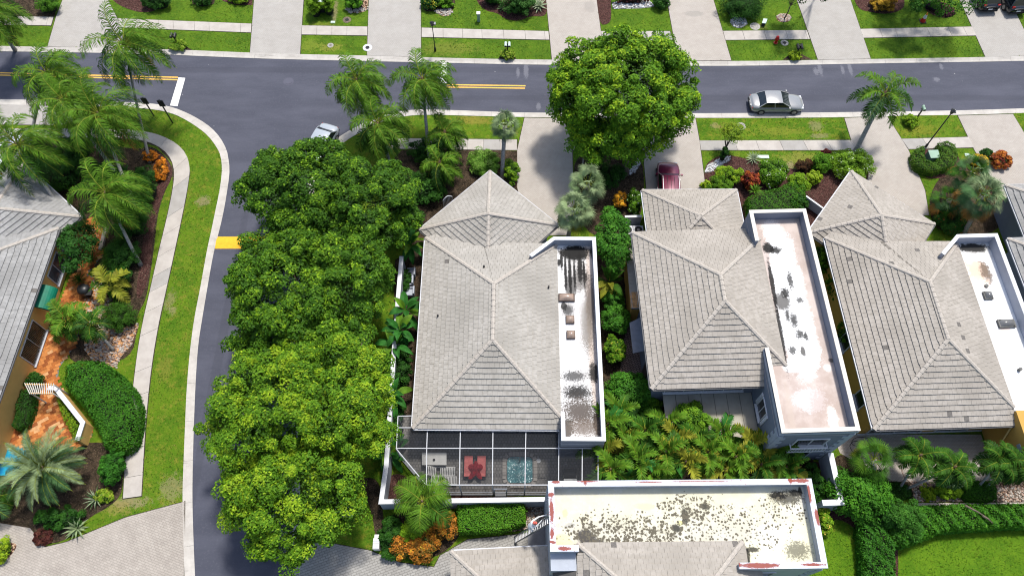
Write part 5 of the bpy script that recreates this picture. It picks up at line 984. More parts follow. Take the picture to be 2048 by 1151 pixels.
def rosette(label, px, py, n=26, R_=.9, mat='fr_pale', seed=0, z=.15, wd=.07, name='agave', cat='agave', el=(1.2, .15), group=None, mat2=None):
    rnd = random.Random(seed); b = P(px, py, z); t = thing(name, (b.x, b.y, .1), label, cat, group)
    for i in range(n):
        s = i / n; az = i * 2.39996; e = el[0] + (el[1] - el[0]) * s; d = Vector((math.cos(e) * math.cos(az), math.cos(e) * math.sin(az), math.sin(e))); sd_ = Vector((-math.sin(az), math.cos(az), 0)); l = R_ * rnd.uniform(.85, 1.1); m_ = b + d * l * .5; ee = m_ + (d + Vector((0, 0, -.35))).normalized() * l * .5; up = sd_.cross(d)
        mb = MB(); mb.add([b - sd_ * wd * .4, b + sd_ * wd * .4, m_ + sd_ * wd * .6, m_ - sd_ * wd * .6, ee, m_ - up * .02, b - up * .02], [(0, 1, 6), (1, 2, 5, 6), (0, 6, 5, 3), (3, 5, 4), (5, 2, 4)], 0); mb.mk('leaf', M[mat if (mat2 is None or i % 2) else mat2], t)
    return t
def banana(label, px, py, z, n=10, L=2.0, seed=0, mats=('banana', 'fr_lite', 'fr_mid'), wd=.42, tilt=(1.3, .2), group=None, name='banana_plant', tear=.0, cat='plant', droop=1.0, deadn=0, h0=None):
    rnd = random.Random(seed); c = P(px, py, z); g = P(px, py, z); t = thing(name, (g.x, g.y, .1), label, cat, group); mb = MB(); mb.tube([(g.x, g.y, 0), c], [.12, .09], 7); mb.mk('stem', M['fr_brown'], t)
    for i in range(n + deadn):
        az = i * 2.39996 + rnd.uniform(-.4, .4); e = tilt[0] + (tilt[1] - tilt[0]) * i / max(1, n - 1) + rnd.uniform(-.15, .15); dm = i >= n
        if dm: e = -.2
        d = Vector((math.cos(e) * math.cos(az), math.cos(e) * math.sin(az), math.sin(e))); p = c.copy(); ns = 12; l = L * rnd.uniform(.8, 1.15); q = MB(); prev = None; W_ = wd * rnd.uniform(.85, 1.15)
        for k in range(ns + 1):
            s = k / ns; 
            sd_ = Vector((-math.sin(az), math.cos(az), 0)); up = sd_.cross(d)
            if up.z < 0: up = -up
            ws = W_ * .5 * (math.sin(PI * min(1, max(0, (s - .18) / .82)) ** .8) if s > .18 else .06) + .02
            row = (p - sd_ * ws * 1.0 - up * ws * -.32, p.copy(), p + sd_ * ws - up * ws * -.32)
            if prev:
                if tear > 0 and k > 3:
                    f = .28 * tear; pl_, pc, pr = prev; q.add([pl_, pc, row[1], row[0].lerp(pl_, f)], [(0, 1, 2, 3)]); q.add([pc, pr, row[2].lerp(pr, f), row[1]], [(0, 1, 2, 3)])
                else: q.add([*prev, *row], [(0, 1, 4, 3), (1, 2, 5, 4)])
            prev = row; d = (d + Vector((0, 0, -droop * .11 * (.4 + 1.5 * s)))).normalized(); p = p + d * (l / ns)
        q.mk('leaf', M['fr_dead'] if dm else M[rnd.choice(mats)], t)
    return t
# ------------------------------------------------------------------ the big shade trees
def el2(px0, px1, py0, py1, z, rz, fy=1.0):
    """ellipsoid whose outline in the photograph spans this box"""
    cx, cy = (px0 + px1) / 2, (py0 + py1) / 2; c = P(cx, cy, z); dz = c.z - CAMH; dep = c.y * cP - dz * sP; sc = FPX / dep; rx = (px1 - px0) / 2 / sc; th = math.atan2(-dz, c.y); vy = (py1 - py0) / 2 / sc
    ry2 = max(.2, (vy ** 2 - (rz * math.cos(th)) ** 2)) / math.sin(th) ** 2; return (c.x, c.y, c.z, rx, math.sqrt(ry2) * fy, rz)
tree('big round bright green tree standing over the main road beside the parked silver sedan', (1250, 350), [el2(1112, 1395, 62, 262, 7.0, 3.0), el2(1105, 1385, 110, 305, 5.2, 3.2), el2(1180, 1300, 55, 160, 8.0, 2.0), el2(1140, 1325, 215, 332, 4.0, 2.0)], 520, .56, 84000, .235, 11, lobes=26, pal=(GD, (.058, .145, .005), (.125, .235, .007)), yel=((.20, .30, .010), .18), light=.10, jag=.17)
tree('spreading dark green shade tree at the street corner nearest the half hidden parked car', (690, 380), [el2(488, 740, 292, 470, 5.6, 2.8), el2(640, 838, 322, 500, 5.2, 2.8), el2(590, 690, 276, 350, 5.6, 1.4)], 470, .52, 72000, .225, 12, lobes=24, pal=((.010, .034, .003), (.030, .086, .004), (.070, .152, .006)), yel=((.12, .22, .008), .12), light=.04, jag=.18)
tree('dark green shade tree in the middle of the row beside the yellow street stripe', (640, 640), [el2(448, 690, 478, 690, 6.0, 3.2), el2(600, 782, 462, 700, 6.0, 3.0), el2(470, 720, 600, 745, 5.0, 2.6), el2(468, 600, 458, 560, 5.0, 1.8), el2(560, 760, 440, 560, 5.4, 2.0)], 500, .52, 78000, .225, 13, lobes=26, pal=((.011, .038, .003), (.036, .098, .004), (.082, .168, .006)), yel=((.14, .24, .008), .12), light=.06, jag=.19)
tree('yellow green feathery shade tree at the bottom of the row overhanging the street', (690, 960), [el2(424, 700, 690, 960, 6.0, 3.4), el2(560, 792, 680, 940, 6.2, 3.4), el2(450, 730, 860, 1085, 5.4, 3.0), el2(500, 640, 960, 1128, 4.8, 2.2)], 640, .50, 100000, .20, 14, lobes=36, pal=(GD, (.056, .135, .005), (.115, .215, .007)), yel=((.18, .27, .010), .28), light=.12, jag=.24)
# small trees
tree('small clipped topiary tree with yellow green mushroom crown beside the driveway of the red car', (1440, 322), [BL(1466, 265, 2.4, .85, .8, .6)], 40, .28, 2600, .12, 21, trunk=.07, name='topiary_tree', pal=((.03, .075, .005), (.09, .17, .01), (.18, .25, .012)), limbs=7, light=.2, lo=-.3)
tree('rounded glossy green tree between the grey house and the blue house, upper half', (1225, 470), [el2(1196, 1258, 418, 540, 3.6, 1.6)], 70, .42, 7000, .19, 22, trunk=.12, name='mango_tree', pal=(GD, (.03, .12, .008), (.07, .19, .012)), light=.05)
tree('dark leafy frangipani tree in front of the orange house corner', (150, 545), [el2(118, 190, 440, 540, 2.8, 1.2)], 45, .4, 3600, .19, 23, trunk=.08, name='frangipani_tree', pal=((.006, .03, .003), (.014, .06, .006), (.03, .10, .01)))
tree('bare branched young tree in a ring of red stones on the far lawn', (1568, 38), [BL(1600, -30, 4.5, 1.6, 1.4, 1.2)], 34, .4, 2200, .2, 24, trunk=.06, name='young_tree')
tree('tree overhanging the two dark parked cars at the top right corner', (1845, -40), [el2(1800, 1975, -95, 26, 4.5, 2.0)], 60, .6, 7500, .22, 25, trunk=.15, pal=((.01, .045, .004), (.025, .09, .006), (.045, .13, .008)), lo=-.7)
tree('stray branch of a far tree reaching over the paver driveway at the top edge', (1660, -60), [BL(1625, -12, 5, 1.5, .8, .7)], 12, .4, 900, .2, 26, trunk=.08, pal=((.008, .025, .004), (.015, .05, .006)))
# ------------------------------------------------------------------ palms
WD = (.85, -.15)
co = dict(nf=28, L=3.9, wind=WD, ll=1.1, lw=.065, npair=46, hang=1.2, wild=.16, droop=1.45, vee=0, sweep=.7, mats=('fr_dark', 'fr_dark', 'fr_mid', 'fr_lite'))
palm('tallest coconut palm with a thin pale trunk leaning over the street name signs', (300, 325), (250, 92), 8.6, seed=1, trunk=.12, bend=.05, **{**co, 'L': 4.9})
palm('windblown coconut palm whose crown hangs over the left end of the road', (60, 330), (95, 148), 6.2, seed=2, dead=2, **{**co, 'L': 4.2})
palm('bright green coconut palm crown just below the yellow road line', (250, 370), (130, 205), 6.6, seed=3, **{**co, 'mats': ('fr_dark', 'fr_mid', 'fr_lite', 'fr_lite'), 'L': 4.0})
palm('full coconut palm with brown crown base leaning left over the curving sidewalk bed', (285, 440), (200, 232), 7.0, seed=4, **{**co, 'L': 4.9, 'nf': 32})
palm('coconut palm crown hanging over the ridge of the orange house garage', (160, 470), (38, 292), 6.6, seed=5, **{**co, 'L': 4.8})
palm('coconut palm leaning out of the bed with its crown beside the garage roof corner', (282, 530), (215, 390), 5.2, seed=6, trunk=.14, **{**co, 'L': 4.3, 'mats': ('fr_dark', 'fr_mid', 'fr_mid', 'fr_lite')})
palm('coconut palm cut by the top left corner of the photo', (30, 100), (-22, 25), 6.0, seed=7, **{**co, 'L': 4.2})
palm('windblown coconut palm left of its twin above the side street corner', (752, 300), (715, 165), 6.2, seed=8, dead=2, deadm='fr_yel', **{**co, 'L': 3.8, 'mats': ('fr_mid', 'fr_lite', 'fr_lite')})
palm('windblown coconut palm standing in front of the short white stop line', (860, 330), (845, 162), 6.6, seed=9, dead=3, deadm='fr_yel', **{**co, 'L': 3.9, 'mats': ('fr_mid', 'fr_lite', 'fr_lite')})
palm('dark coconut palm overlapping the top of the corner shade tree', (790, 360), (757, 252), 4.8, seed=10, **{**co, 'L': 3.7})
palm('old palm with drooping brown dead fronds beside the sidewalk end', (880, 330), (890, 268), 3.2, seed=11, dead=7, deadm='fr_brown', **{**co, 'L': 2.7, 'nf': 18, 'll': .8})
palm('low dark palm with brown fronds behind the grey garage roof', (880, 375), (880, 328), 2.6, seed=12, dead=4, deadm='fr_brown', **{**co, 'L': 2.7, 'nf': 18, 'll': .8})
palm('tall royal palm leaning right above the paver driveway by the road', (1708, 308), (1768, 190), 5.6, 17, 3.5, 13, (.15, -.1), ('fr_mid', 'fr_date', 'fr_lite'), 0, ll=.85, lw=.08, npair=42, hang=.9, trunk=.2, bend=0, vee=.4, droop=1.25, wild=.16)
palm('small bright feather palm under the edge of the big round tree', (1165, 335), (1170, 290), 2.8, 14, 1.9, 14, (0, 0), ('fr_dark', 'fr_mid', 'fr_lite'), 0, ll=.6, lw=.07, npair=26, trunk=.08)
palm('feather palm leaning over the white boundary wall in front of the screened patio', (852, 1075), (845, 1003), 3.0, 17, 2.7, 15, (.05, 0), ('fr_mid', 'fr_lite', 'fr_lite'), 0, ll=.95, lw=.05, npair=52, hang=.5, trunk=.1, droop=1.2)
palm('broad silvery date palm over the blue pool in the lower left corner', (95, 985), (88, 935), 2.4, 44, 3.5, 16, (0, 0), ('fr_date', 'fr_date', 'fr_grey'), 0, ll=.55, lw=.045, npair=60, hang=.15, el=(1.45, -.15), trunk=.3, vee=.5, sweep=.9, droop=.75, wild=.06, bend=0)
palm('areca palm with lime fronds reaching over the big patio window', (150, 675), (135, 640), 2.2, 16, 2.1, 17, (0, 0), ('fr_mid', 'fr_lite', 'fr_lite'), 0, ll=.7, lw=.1, npair=24, hang=.3, trunk=.07, vee=.3)
palm('leaning pale stemmed palm growing out of the tan stone bed', (228, 700), (185, 650), 2.6, 13, 1.9, 18, (0, 0), ('fr_dark', 'fr_mid'), 0, ll=.6, lw=.08, npair=26, hang=.4, trunk=.11)
palm('young palm with broad yellow green fronds above the tan stones', (222, 600), (220, 572), 1.8, 11, 2.2, 19, (0, 0), ('fr_mid', 'fr_lite', 'fr_yel'), 0, ll=.65, lw=.13, npair=18, hang=.25, trunk=.08, vee=.3)
palm('palm cut by the left edge below the date palm', (-25, 1010), (-22, 1000), 1.4, 16, 2.4, 20, (0, 0), ('fr_mid', 'fr_date'), 0, ll=.8, lw=.05, npair=34, hang=.6, trunk=.15)
for i, (b, c, h, lb) in enumerate((((1796, 980), (1837, 912), 3.6, 'left palm of the leaning pair behind the mustard house'), ((1806, 980), (1905, 935), 3.6, 'right palm of the leaning pair behind the mustard house'), ((1954, 975), (1998, 922), 3.6, 'leaning palm over the clipped round hedge by the patio'), ((1968, 975), (2035, 930), 3.8, 'palm on a long slanting pale trunk at the right edge of the patio'))):
    palm(lb, b, c, h, 19, 2.1, 30 + i, (.1, 0), ('fr_dark', 'fr_dark', 'fr_mid'), 0, ll=.62, lw=.075, npair=34, hang=1.0, trunk=.09, vee=.35, droop=1.3, bend=.05, group='slender palms in the bed behind the mustard house')
fan_palm('small fan palm with silvery tufted crown and brown trunk beside the driveway', (1004, 358), (1010, 250), 4.4, 30, .75, .8, 1, ('fr_grey', 'fr_blue', 'fr_grey'), 0, nseg=22, droop=.9)
fan_palm('silvery fan palm with its crown touching the grey house parapet corner', (1135, 480), (1148, 420), 4.0, 32, .95, .95, 2, ('fr_grey', 'fr_blue', 'fr_grey'), 2, 'fr_yel', nseg=24, droop=.9)
fan_palm('silvery fan palm standing just behind the one at the parapet corner', (1180, 410), (1175, 366), 3.4, 28, .95, .9, 3, ('fr_blue', 'fr_grey'), 0, nseg=24, droop=.7)
fan_palm('large fan palm with an orange dead skirt above the white flat roof', (1925, 470), (1965, 390), 4.4, 36, 1.1, 1.0, 4, ('fr_blue', 'fr_grey', 'fr_date'), 18, nseg=24, droop=.7)
fan_palm('green fan palm right behind the large orange skirted one', (1935, 400), (1945, 345), 3.8, 28, 1.0, .9, 5, ('fr_date', 'fr_blue', 'fr_mid'), 3, nseg=22, droop=.6)
fan_palm('dark fan palm with reddish lower leaves left of the orange skirted palm', (1890, 430), (1898, 400), 2.2, 18, .8, .9, 6, ('fr_mid', 'fr_date', 'fr_dark'), 4, nseg=18, droop=.7)
fan_palm('bright green fan palm standing in front of the two storey wing', (1745, 985), (1747, 918), 3.2, 24, .85, .85, 7, ('fr_lite', 'fr_mid', 'fr_mid'), 3, 'fr_yel', nseg=18, droop=.6, el=(1.3, -.6))
# traveller-like clumping palms between the houses
tp_ = [(1215, 850, 2.6), (1250, 880, 2.6), (1205, 905, 2.2), (1290, 862, 2.8), (1330, 850, 2.4), (1275, 918, 3.0), (1330, 905, 3.0), (1370, 925, 2.8), (1385, 880, 2.6), (1415, 905, 3.0), (1440, 870, 2.6), (1470, 915, 3.0), (1500, 890, 2.6), (1520, 930, 2.6), (1545, 905, 2.2), (1220, 940, 2.4), (1300, 945, 2.6), (1350, 880, 2.4), (1570, 935, 1.9), (1450, 940, 2.4), (1235, 830, 2.2)]
tpl = ['at the parapet corner of the grey house', 'with one orange frond beside the white flat roof', 'leaning over the dark grill', 'behind the rounded bush', 'left of the yellow green terrace shrub', 'with a drooping yellow tip over the red parapet', 'with dark upright blades in the middle', 'below the middle of the terrace cover', 'touching the terrace cover edge', 'with lime blades near the terrace', 'with golden blades under the terrace cover', 'with dark blades against the red parapet', 'beside the wing wall', 'at the right end by the window', 'nearest the two storey wall', 'at the left end over the red parapet', 'low against the parapet in the left part', 'behind the dark middle clump', 'at the far right end, low', 'right of centre, low over the parapet', 'highest at the left end']
for i, (x, y, z) in enumerate(tp_):
    ms_ = (('fr_mid', 'banana', 'fr_lite'), ('fr_lite', 'fr_yel', 'fr_mid', 'fr_lite'), ('fr_mid', 'fr_dead', 'fr_lite', 'fr_yel'), ('fr_dark', 'fr_lite', 'fr_yel', 'fr_mid'), ('fr_yel', 'fr_lite', 'fr_mid', 'fr_lite'))[i % 5]
    palm('broad leaved palm ' + tpl[i], (x + 4, y + 22), (x, y), z + .2, 10, 2.6, 50 + i, (0, 0), ms_, 3 if i % 2 else 2, ('fr_dead', 'fr_brown')[i % 2], ll=.62, lw=(.24, .17, .2)[i % 3], npair=(13, 18, 15)[i % 3], hang=.35, el=(1.4, -.1), trunk=.08, vee=.45, sweep=.95, droop=1.5, wild=.06, group='broad leaved palms crowded between the houses')
    if i % 2 == 0: banana('smooth bladed plant between the broad leaved palms ' + tpl[i], x + 14, y + 12, z - .3, 6, 1.5, 80 + i, ('fr_dark', 'banana', 'fr_mid'), .36, (1.3, .2), 'smooth bladed plants crowded between the houses', 'bladed_plant')
for i, (x, y, z, lb) in enumerate(((812, 620, 1.8, 'large leaved banana plant over the white wall beside the side courtyard'), (800, 660, 2.0, 'banana plant on the grey house side, middle of three'), (822, 490, 1.8, 'banana plant at the corner of the grey garage roof'), (785, 790, 1.5, 'dark broad leaved plant beside the yellow green tree'), (790, 690, 1.5, 'banana plant lowest along the side path'), (1218, 565, 2.0, 'orange tipped banana plant between the two houses'), (780, 905, .9, 'low broad leaved plant left of the patio screen'))):
    banana(lb, x, y, z, 11, 1.7, 120 + i, ('banana', 'fr_lite', 'banana') if i != 5 else ('fr_mid', 'fr_yel'), .5, (1.3, .1), None, 'banana_plant', 0 if i != 5 else 1, deadn=3 if i == 5 else 0)
# ------------------------------------------------------------------ agaves and spiky plants
rosette('pale yellow striped agave at the corner of the red mulch bed', 1078, 14, 30, 1.05, 'fr_pale', 1, wd=.14)
rosette('white striped spiky agave beside the grey meter lid', 1506, 319, 34, .85, 'fr_pale', 2, wd=.07)
rosette('pale blue green agave at the edge of the lower left driveway', 155, 1056, 22, 1.0, 'fr_grey', 3, wd=.13)
rosette('grey spiky agave in the red mulch under the far bushes', 1003, 18, 18, .6, 'fr_blue', 4, wd=.08)
rosette('dark green spiky plant under the date palm', 193, 998, 26, .95, 'fr_date', 5, wd=.07, mat2='fr_pale')
for i, (x, y, lb) in enumerate(((160, 560, 'nearest the window'), (185, 520, 'in the middle of the row'), (215, 505, 'behind the pale leaf'), (240, 490, 'at the far end of the row'), (215, 530, 'with paler leaf tips'))): rosette('dark green spiky plant beside the terracotta patio ' + lb, x, y, 30, .85, 'fr_mid', 10 + i, z=.6, wd=.05, name='spiky_plant', cat='plant', group='spiky plants beside the terracotta patio')
rosette('yellow green bromeliad at the tip of the croton bed', 853, 1118, 26, .6, 'fr_yel', 20, z=.3, wd=.05, name='bromeliad', cat='plant', mat2='fr_mid'); rosette('lime green bird nest fern among the front garden shrubs', 1510, 382, 18, .75, 'fr_lite', 21, z=1.2, wd=.12, name='fern', cat='plant')
# ------------------------------------------------------------------ shrubs and hedges
ORG, RED_, YLO = (.50, .17, .012), (.16, .018, .012), (.52, .33, .015); DG = ((.006, .028, .003), (.015, .062, .005), (.03, .10, .007))
shrub('round clipped green bush in the left corner of the far lawn', 95, 8, .8, 1.1, 1.0, .8, 2600, .12, ((.02, .07, .004), (.05, .14, .006), (.09, .2, .01)), 1)
shrub('clipped round bush cut by the top edge above the left lawn', 403, -1, .6, 1.1, .8, .6, 1800, .11, DG, 2); shrub('yellow green clipped bush at the top edge beside a driveway', 475, -3, .5, 1.2, .6, .5, 1500, .12, (GM, GL, GY), 3, light=.1)
shrub('dark bush cluster behind the tallest coconut palm at the top edge', 315, 2, .7, 1.5, .9, .8, 2500, .14, DG, 4)
shrub('tall clipped bush left of the pale blue utility box', 628, 10, 1.2, .7, .9, 1.4, 2600, .12, (GM, GL, (.11, .22, .01)), 5, light=.1); shrub('tall clipped bush right of the pale blue utility box', 655, 8, 1.1, .65, .9, 1.2, 2600, .12, (GM, GL, (.11, .22, .01)), 6)
shrub('bright green round bush in pale rocks beside the straight driveway', 709, 2, .8, 1.05, .8, .9, 2600, .13, ((.03, .12, .006), (.07, .2, .01), (.12, .27, .012)), 7, light=.1)
shrub('mixed leafy bush with yellow tips at the top of the driveway', 862, 4, .6, 1.0, .8, .7, 2000, .16, DG, 8, yel=((.4, .36, .03), .2)); shrub('low mixed bush beside the pale rocks at the top', 890, 5, .5, .9, .6, .6, 1600, .15, (GD, GM, GL), 9, yel=((.1, .26, .01), .3))
shrub('large leafy bush behind the red mulch bed', 1040, 6, 1.0, 1.6, 1.2, 1.1, 4200, .15, (GD, (.028, .09, .012), (.06, .15, .03)), 10); shrub('dark bush at the left of the red mulch bed', 985, -6, .8, 1.2, .7, .8, 1800, .14, DG, 11)
shrub('dark clipped hedge mound behind the white ringed palm base', 1485, 8, 1.0, 2.3, 1.7, 1.0, 6000, .12, DG, 12, nsub=60); shrub('round green bush at the end of the white stone strip', 1322, 2, .6, .8, .9, .7, 1800, .14, DG, 13)
shrub('dark red low hedge behind the white stone strip', 1260, 0, .4, 1.8, .35, .5, 1800, .12, ((.03, .01, .008), (.07, .02, .02), (.12, .03, .03)), 14)
shrub('yellow croton bush in the dark bed at the top right', 1767, 8, .6, 1.3, .8, .7, 2600, .17, ((.1, .06, .01), (.3, .16, .012), (.5, .34, .03)), 15, name='croton_bush'); shrub('dark purple spiky shrub near the traffic cone', 1866, 12, .3, .8, .7, .5, 1300, .18, ((.01, .008, .012), (.03, .02, .03), (.06, .04, .05)), 16, asp=.2)
shrub('purple leaved low shrub right of the traffic cone', 1890, 24, .25, .9, .5, .35, 1200, .14, ((.03, .008, .014), (.07, .02, .03), (.12, .05, .06)), 17)
shrub('yellow variegated shrub around the left pair of mailboxes', 355, 92, .4, .85, .55, .4, 1500, .13, (GM, GL, (.32, .34, .06)), 18); shrub('yellow variegated shrub under the middle pair of mailboxes', 1015, 110, .4, .65, .5, .45, 1500, .13, (GD, GL, (.38, .38, .07)), 19)
shrub('spiky yellow green shrub under the right pair of mailboxes', 1589, 112, .35, .6, .45, .4, 1100, .2, (GM, GY, (.3, .38, .03)), 20, asp=.25); shrub('green shrub beside the mailbox under the royal palm', 1820, 242, .4, .6, .7, .55, 1600, .13, (GM, GL, GY), 21)
shrub('bright orange croton shrub beside the curving sidewalk', 322, 338, .45, .55, 1.2, .5, 2400, .19, ((.10, .05, .006), (.36, .11, .01), (.5, .17, .012), (.58, .30, .02)), 22, name='croton_bush', extra=((300, 312, .45, .6, .5, .45),)); shrub('tall dark green shrub against the sidewalk bed, upper', 285, 372, 1.4, 1.1, 1.8, 1.3, 5500, .12, DG, 23, nsub=60)
shrub('dark green bush under the palms, lower', 262, 440, 1.2, 1.3, 1.7, 1.0, 4800, .12, DG, 24, nsub=50); shrub('dark green ground shrub beside the leaning coconut trunk', 245, 510, 1.0, 1.3, 1.4, .9, 4000, .12, DG, 25, nsub=40); shrub('dark ferny bush beside the tan stones', 235, 560, .8, 1.0, 1.2, .8, 2600, .13, DG, 26)
shrub('round clipped dark green bush in the tan stone bed', 238, 632, .8, 1.15, 1.2, .8, 5200, .09, ((.010, .038, .002), (.026, .078, .004), (.04, .11, .006)), 27, nsub=70, rsub=.3)
shrub('low shrub mass under the left palms', 110, 350, .9, 2.4, 2.0, 1.0, 4500, .16, DG, 28); shrub('shady bush beneath the crossing palm trunks', 215, 350, 1.0, 1.6, 1.4, 1.0, 3500, .15, DG, 29, yel=((.4, .2, .01), .02)); shrub('bushes left of the palms beside the concrete drive', 150, 300, .8, 1.6, 1.2, .9, 3000, .16, DG, 30)
hedge('very large rounded bright green hedge between the orange patio and the sidewalk', [(128, 728), (160, 716), (200, 720), (235, 745), (262, 775), (274, 810), (272, 850), (262, 885), (240, 900), (205, 892), (195, 860), (175, 825), (150, 795), (125, 765)], 1.6, 15000, .15, ((.010, .052, .003), (.030, .115, .006), (.062, .18, .010)), 1, round_=.7, lump=.1)
hedge('narrow hedge strip inside the angled orange garden wall', [(108, 785), (120, 783), (162, 845), (158, 880), (148, 878), (120, 825)], .8, 2600, .12, (GM, GL, GY), 2); hedge('dark clipped hedge against the orange house wall', [(38, 778), (68, 775), (62, 815), (48, 850), (30, 858), (22, 850)], 1.0, 3200, .12, DG, 3)
shrub('small round green bush beside the patio pergola', 68, 760, .7, .65, .55, .6, 1500, .12, DG, 31); shrub('green oval bush between the date palm and the sidewalk end', 225, 935, .9, .85, 1.3, .9, 3600, .13, ((.008, .045, .003), (.022, .10, .006), (.04, .15, .01)), 32, nsub=40)
shrub('speckled yellow low shrub beside the dark spiky plant', 210, 992, .3, .7, .5, .35, 1200, .14, (GD, GL, (.35, .33, .05)), 33); shrub('dark burgundy ground shrub at the driveway bed', 88, 1072, .2, .7, .6, .3, 1200, .14, ((.02, .006, .006), (.06, .015, .012), (.1, .03, .02)), 34); shrub('yellow green bush at the left edge of the paver drive', 5, 1098, .5, .6, .8, .6, 1500, .12, (GM, GY, GY), 35); shrub('dark bush under the date palm fronds', 120, 1035, .5, 1.6, .8, .6, 2600, .14, DG, 36)
# front gardens on the south side of the road
shrub('speckled yellow green shrub left of the small fan palm', 968, 325, .6, 1.3, 1.3, .7, 4600, .13, (GM, (.09, .2, .02), (.2, .3, .06)), 40, nsub=44); shrub('dark shrub right of the small fan palm', 1022, 342, .6, .7, 1.2, .7, 2400, .13, (GD, GM, GY), 41); shrub('dense dark shrubs behind the grey garage on the left', 850, 380, .9, 1.6, 1.5, 1.0, 3800, .15, DG, 42); shrub('shady shrub mass below the corner shade tree', 815, 440, .9, 1.2, 1.6, .9, 3200, .15, DG, 43)
shrub('shaded undergrowth below the old palm with dead fronds', 860, 300, .7, 1.9, 1.2, .8, 3000, .15, DG, 44); shrub('glossy bush with tiny white flowers beside the brown garden path', 1270, 405, 1.0, .6, 1.2, 1.0, 2800, .15, (GD, GM, GL), 45, yel=((.6, .6, .5), .03)); shrub('orange croton bush beside the blue house garage', 1240, 400, .8, .5, .65, .8, 2000, .18, ((.03, .05, .006), (.36, .14, .01), (.52, .25, .012), (.58, .40, .03)), 46, name='croton_bush'); shrub('dark undergrowth beneath the big round tree', 1215, 350, .7, 1.5, 1.3, .8, 3200, .14, DG, 47)
shrub('yellow green fluffy shrub beside the spiky agave bed', 1455, 352, .8, 1.3, .8, .8, 3000, .14, (GM, GL, GY), 48, yel=(GY, .2)); shrub('fern like shrub near the garage edge of the blue house', 1440, 372, .8, 1.0, .8, .7, 2600, .17, (GD, GM, GL), 49, asp=.3); shrub('small round yellow shrub at the garage corner', 1412, 372, .5, .5, .45, .5, 1200, .12, (GM, GY, GY), 50)
shrub('dark red and orange croton in the middle of the front garden', 1500, 362, .9, .75, .7, .8, 2200, .19, ((.05, .008, .006), (.16, .02, .012), (.45, .14, .015)), 51, name='croton_bush'); shrub('large round green shrub behind the red croton', 1545, 345, .8, 1.3, 1.2, .9, 4600, .15, (GD, GM, GL), 52, yel=((.5, .5, .45), .03), nsub=44)
shrub('dark maroon round bush beside the bare patch of lawn', 1610, 332, .5, .9, .55, .55, 2200, .10, ((.02, .008, .004), (.05, .02, .008), (.10, .045, .015)), 53); shrub('smooth clipped green mound left of the royal palm trunk', 1642, 325, .8, .85, .9, .8, 2800, .10, (GM, (.05, .15, .006), GL), 54); shrub('large speckled leafy shrub around the royal palm trunk', 1703, 328, .9, 1.75, 1.3, 1.0, 6000, .15, (GM, GL, (.16, .28, .05)), 55, nsub=60, yel=((.4, .45, .3), .06)); shrub('small dark red shrub behind the clipped mound', 1652, 306, .5, .4, .3, .4, 700, .13, ((.03, .005, .005), (.08, .012, .012), (.12, .03, .02)), 56)
shrub('round green shrub at the end of the curved hedge', 1597, 368, .9, .85, .9, .8, 3000, .12, (GM, GL, GL), 57); shrub('bright yellow green round shrub in front of the pyramid garage roof', 1628, 355, .7, .65, .55, .55, 1800, .12, (GM, GY, (.24, .32, .03)), 58); hedge('curved clipped green hedge above the long flat roof', [(1495, 392), (1520, 380), (1560, 372), (1590, 355), (1612, 370), (1615, 400), (1590, 420), (1500, 422)], 1.5, 7500, .11, ((.016, .07, .003), (.04, .125, .006), (.065, .175, .008)), 4, round_=.4)
shrub('dark bush with brown leaves beside the white fence panel', 1592, 408, .8, .9, .7, .8, 2200, .14, DG, 59); shrub('pointed dark conifer shrub at the foot of the topiary tree', 1448, 308, .9, .35, .4, .9, 1500, .08, DG, 60)
hedge('horseshoe clipped hedge wrapped around the green utility box', [(1826, 306), (1838, 292), (1850, 290), (1852, 318), (1874, 322), (1882, 300), (1878, 284), (1896, 280), (1912, 288), (1918, 312), (1908, 330), (1872, 342), (1848, 338), (1830, 326)], 1.0, 6500, .13, ((.012, .05, .003), (.045, .11, .008), (.11, .17, .015)), 5, round_=.3)
shrub('golden yellow croton beside the small meter lid', 1957, 322, .5, .7, .6, .6, 2000, .18, ((.04, .08, .006), (.42, .24, .01), (.52, .32, .012), (.6, .45, .02)), 61, name='croton_bush'); shrub('orange and red croton at the edge of the right driveway', 2000, 320, .5, .85, .8, .6, 2600, .18, ((.02, .05, .006), (.16, .02, .012), (.42, .13, .02), (.5, .28, .03)), 62, name='croton_bush'); shrub('dark green bush between the two bright crotons', 1972, 308, .6, .5, .4, .5, 1200, .15, DG, 63)
shrub('lime variegated schefflera bush on the right edge', 2028, 425, 1.0, .65, .9, .9, 2400, .2, (GM, GY, (.36, .4, .05)), 64); shrub('dark undergrowth beneath the orange skirted fan palm', 1905, 440, .6, 1.4, 1.3, .7, 3400, .15, DG, 65, yel=((.3, .06, .02), .02)); shrub('small bush at the mustard garage corner', 1878, 418, .6, .6, .5, .5, 1300, .12, DG, 66)
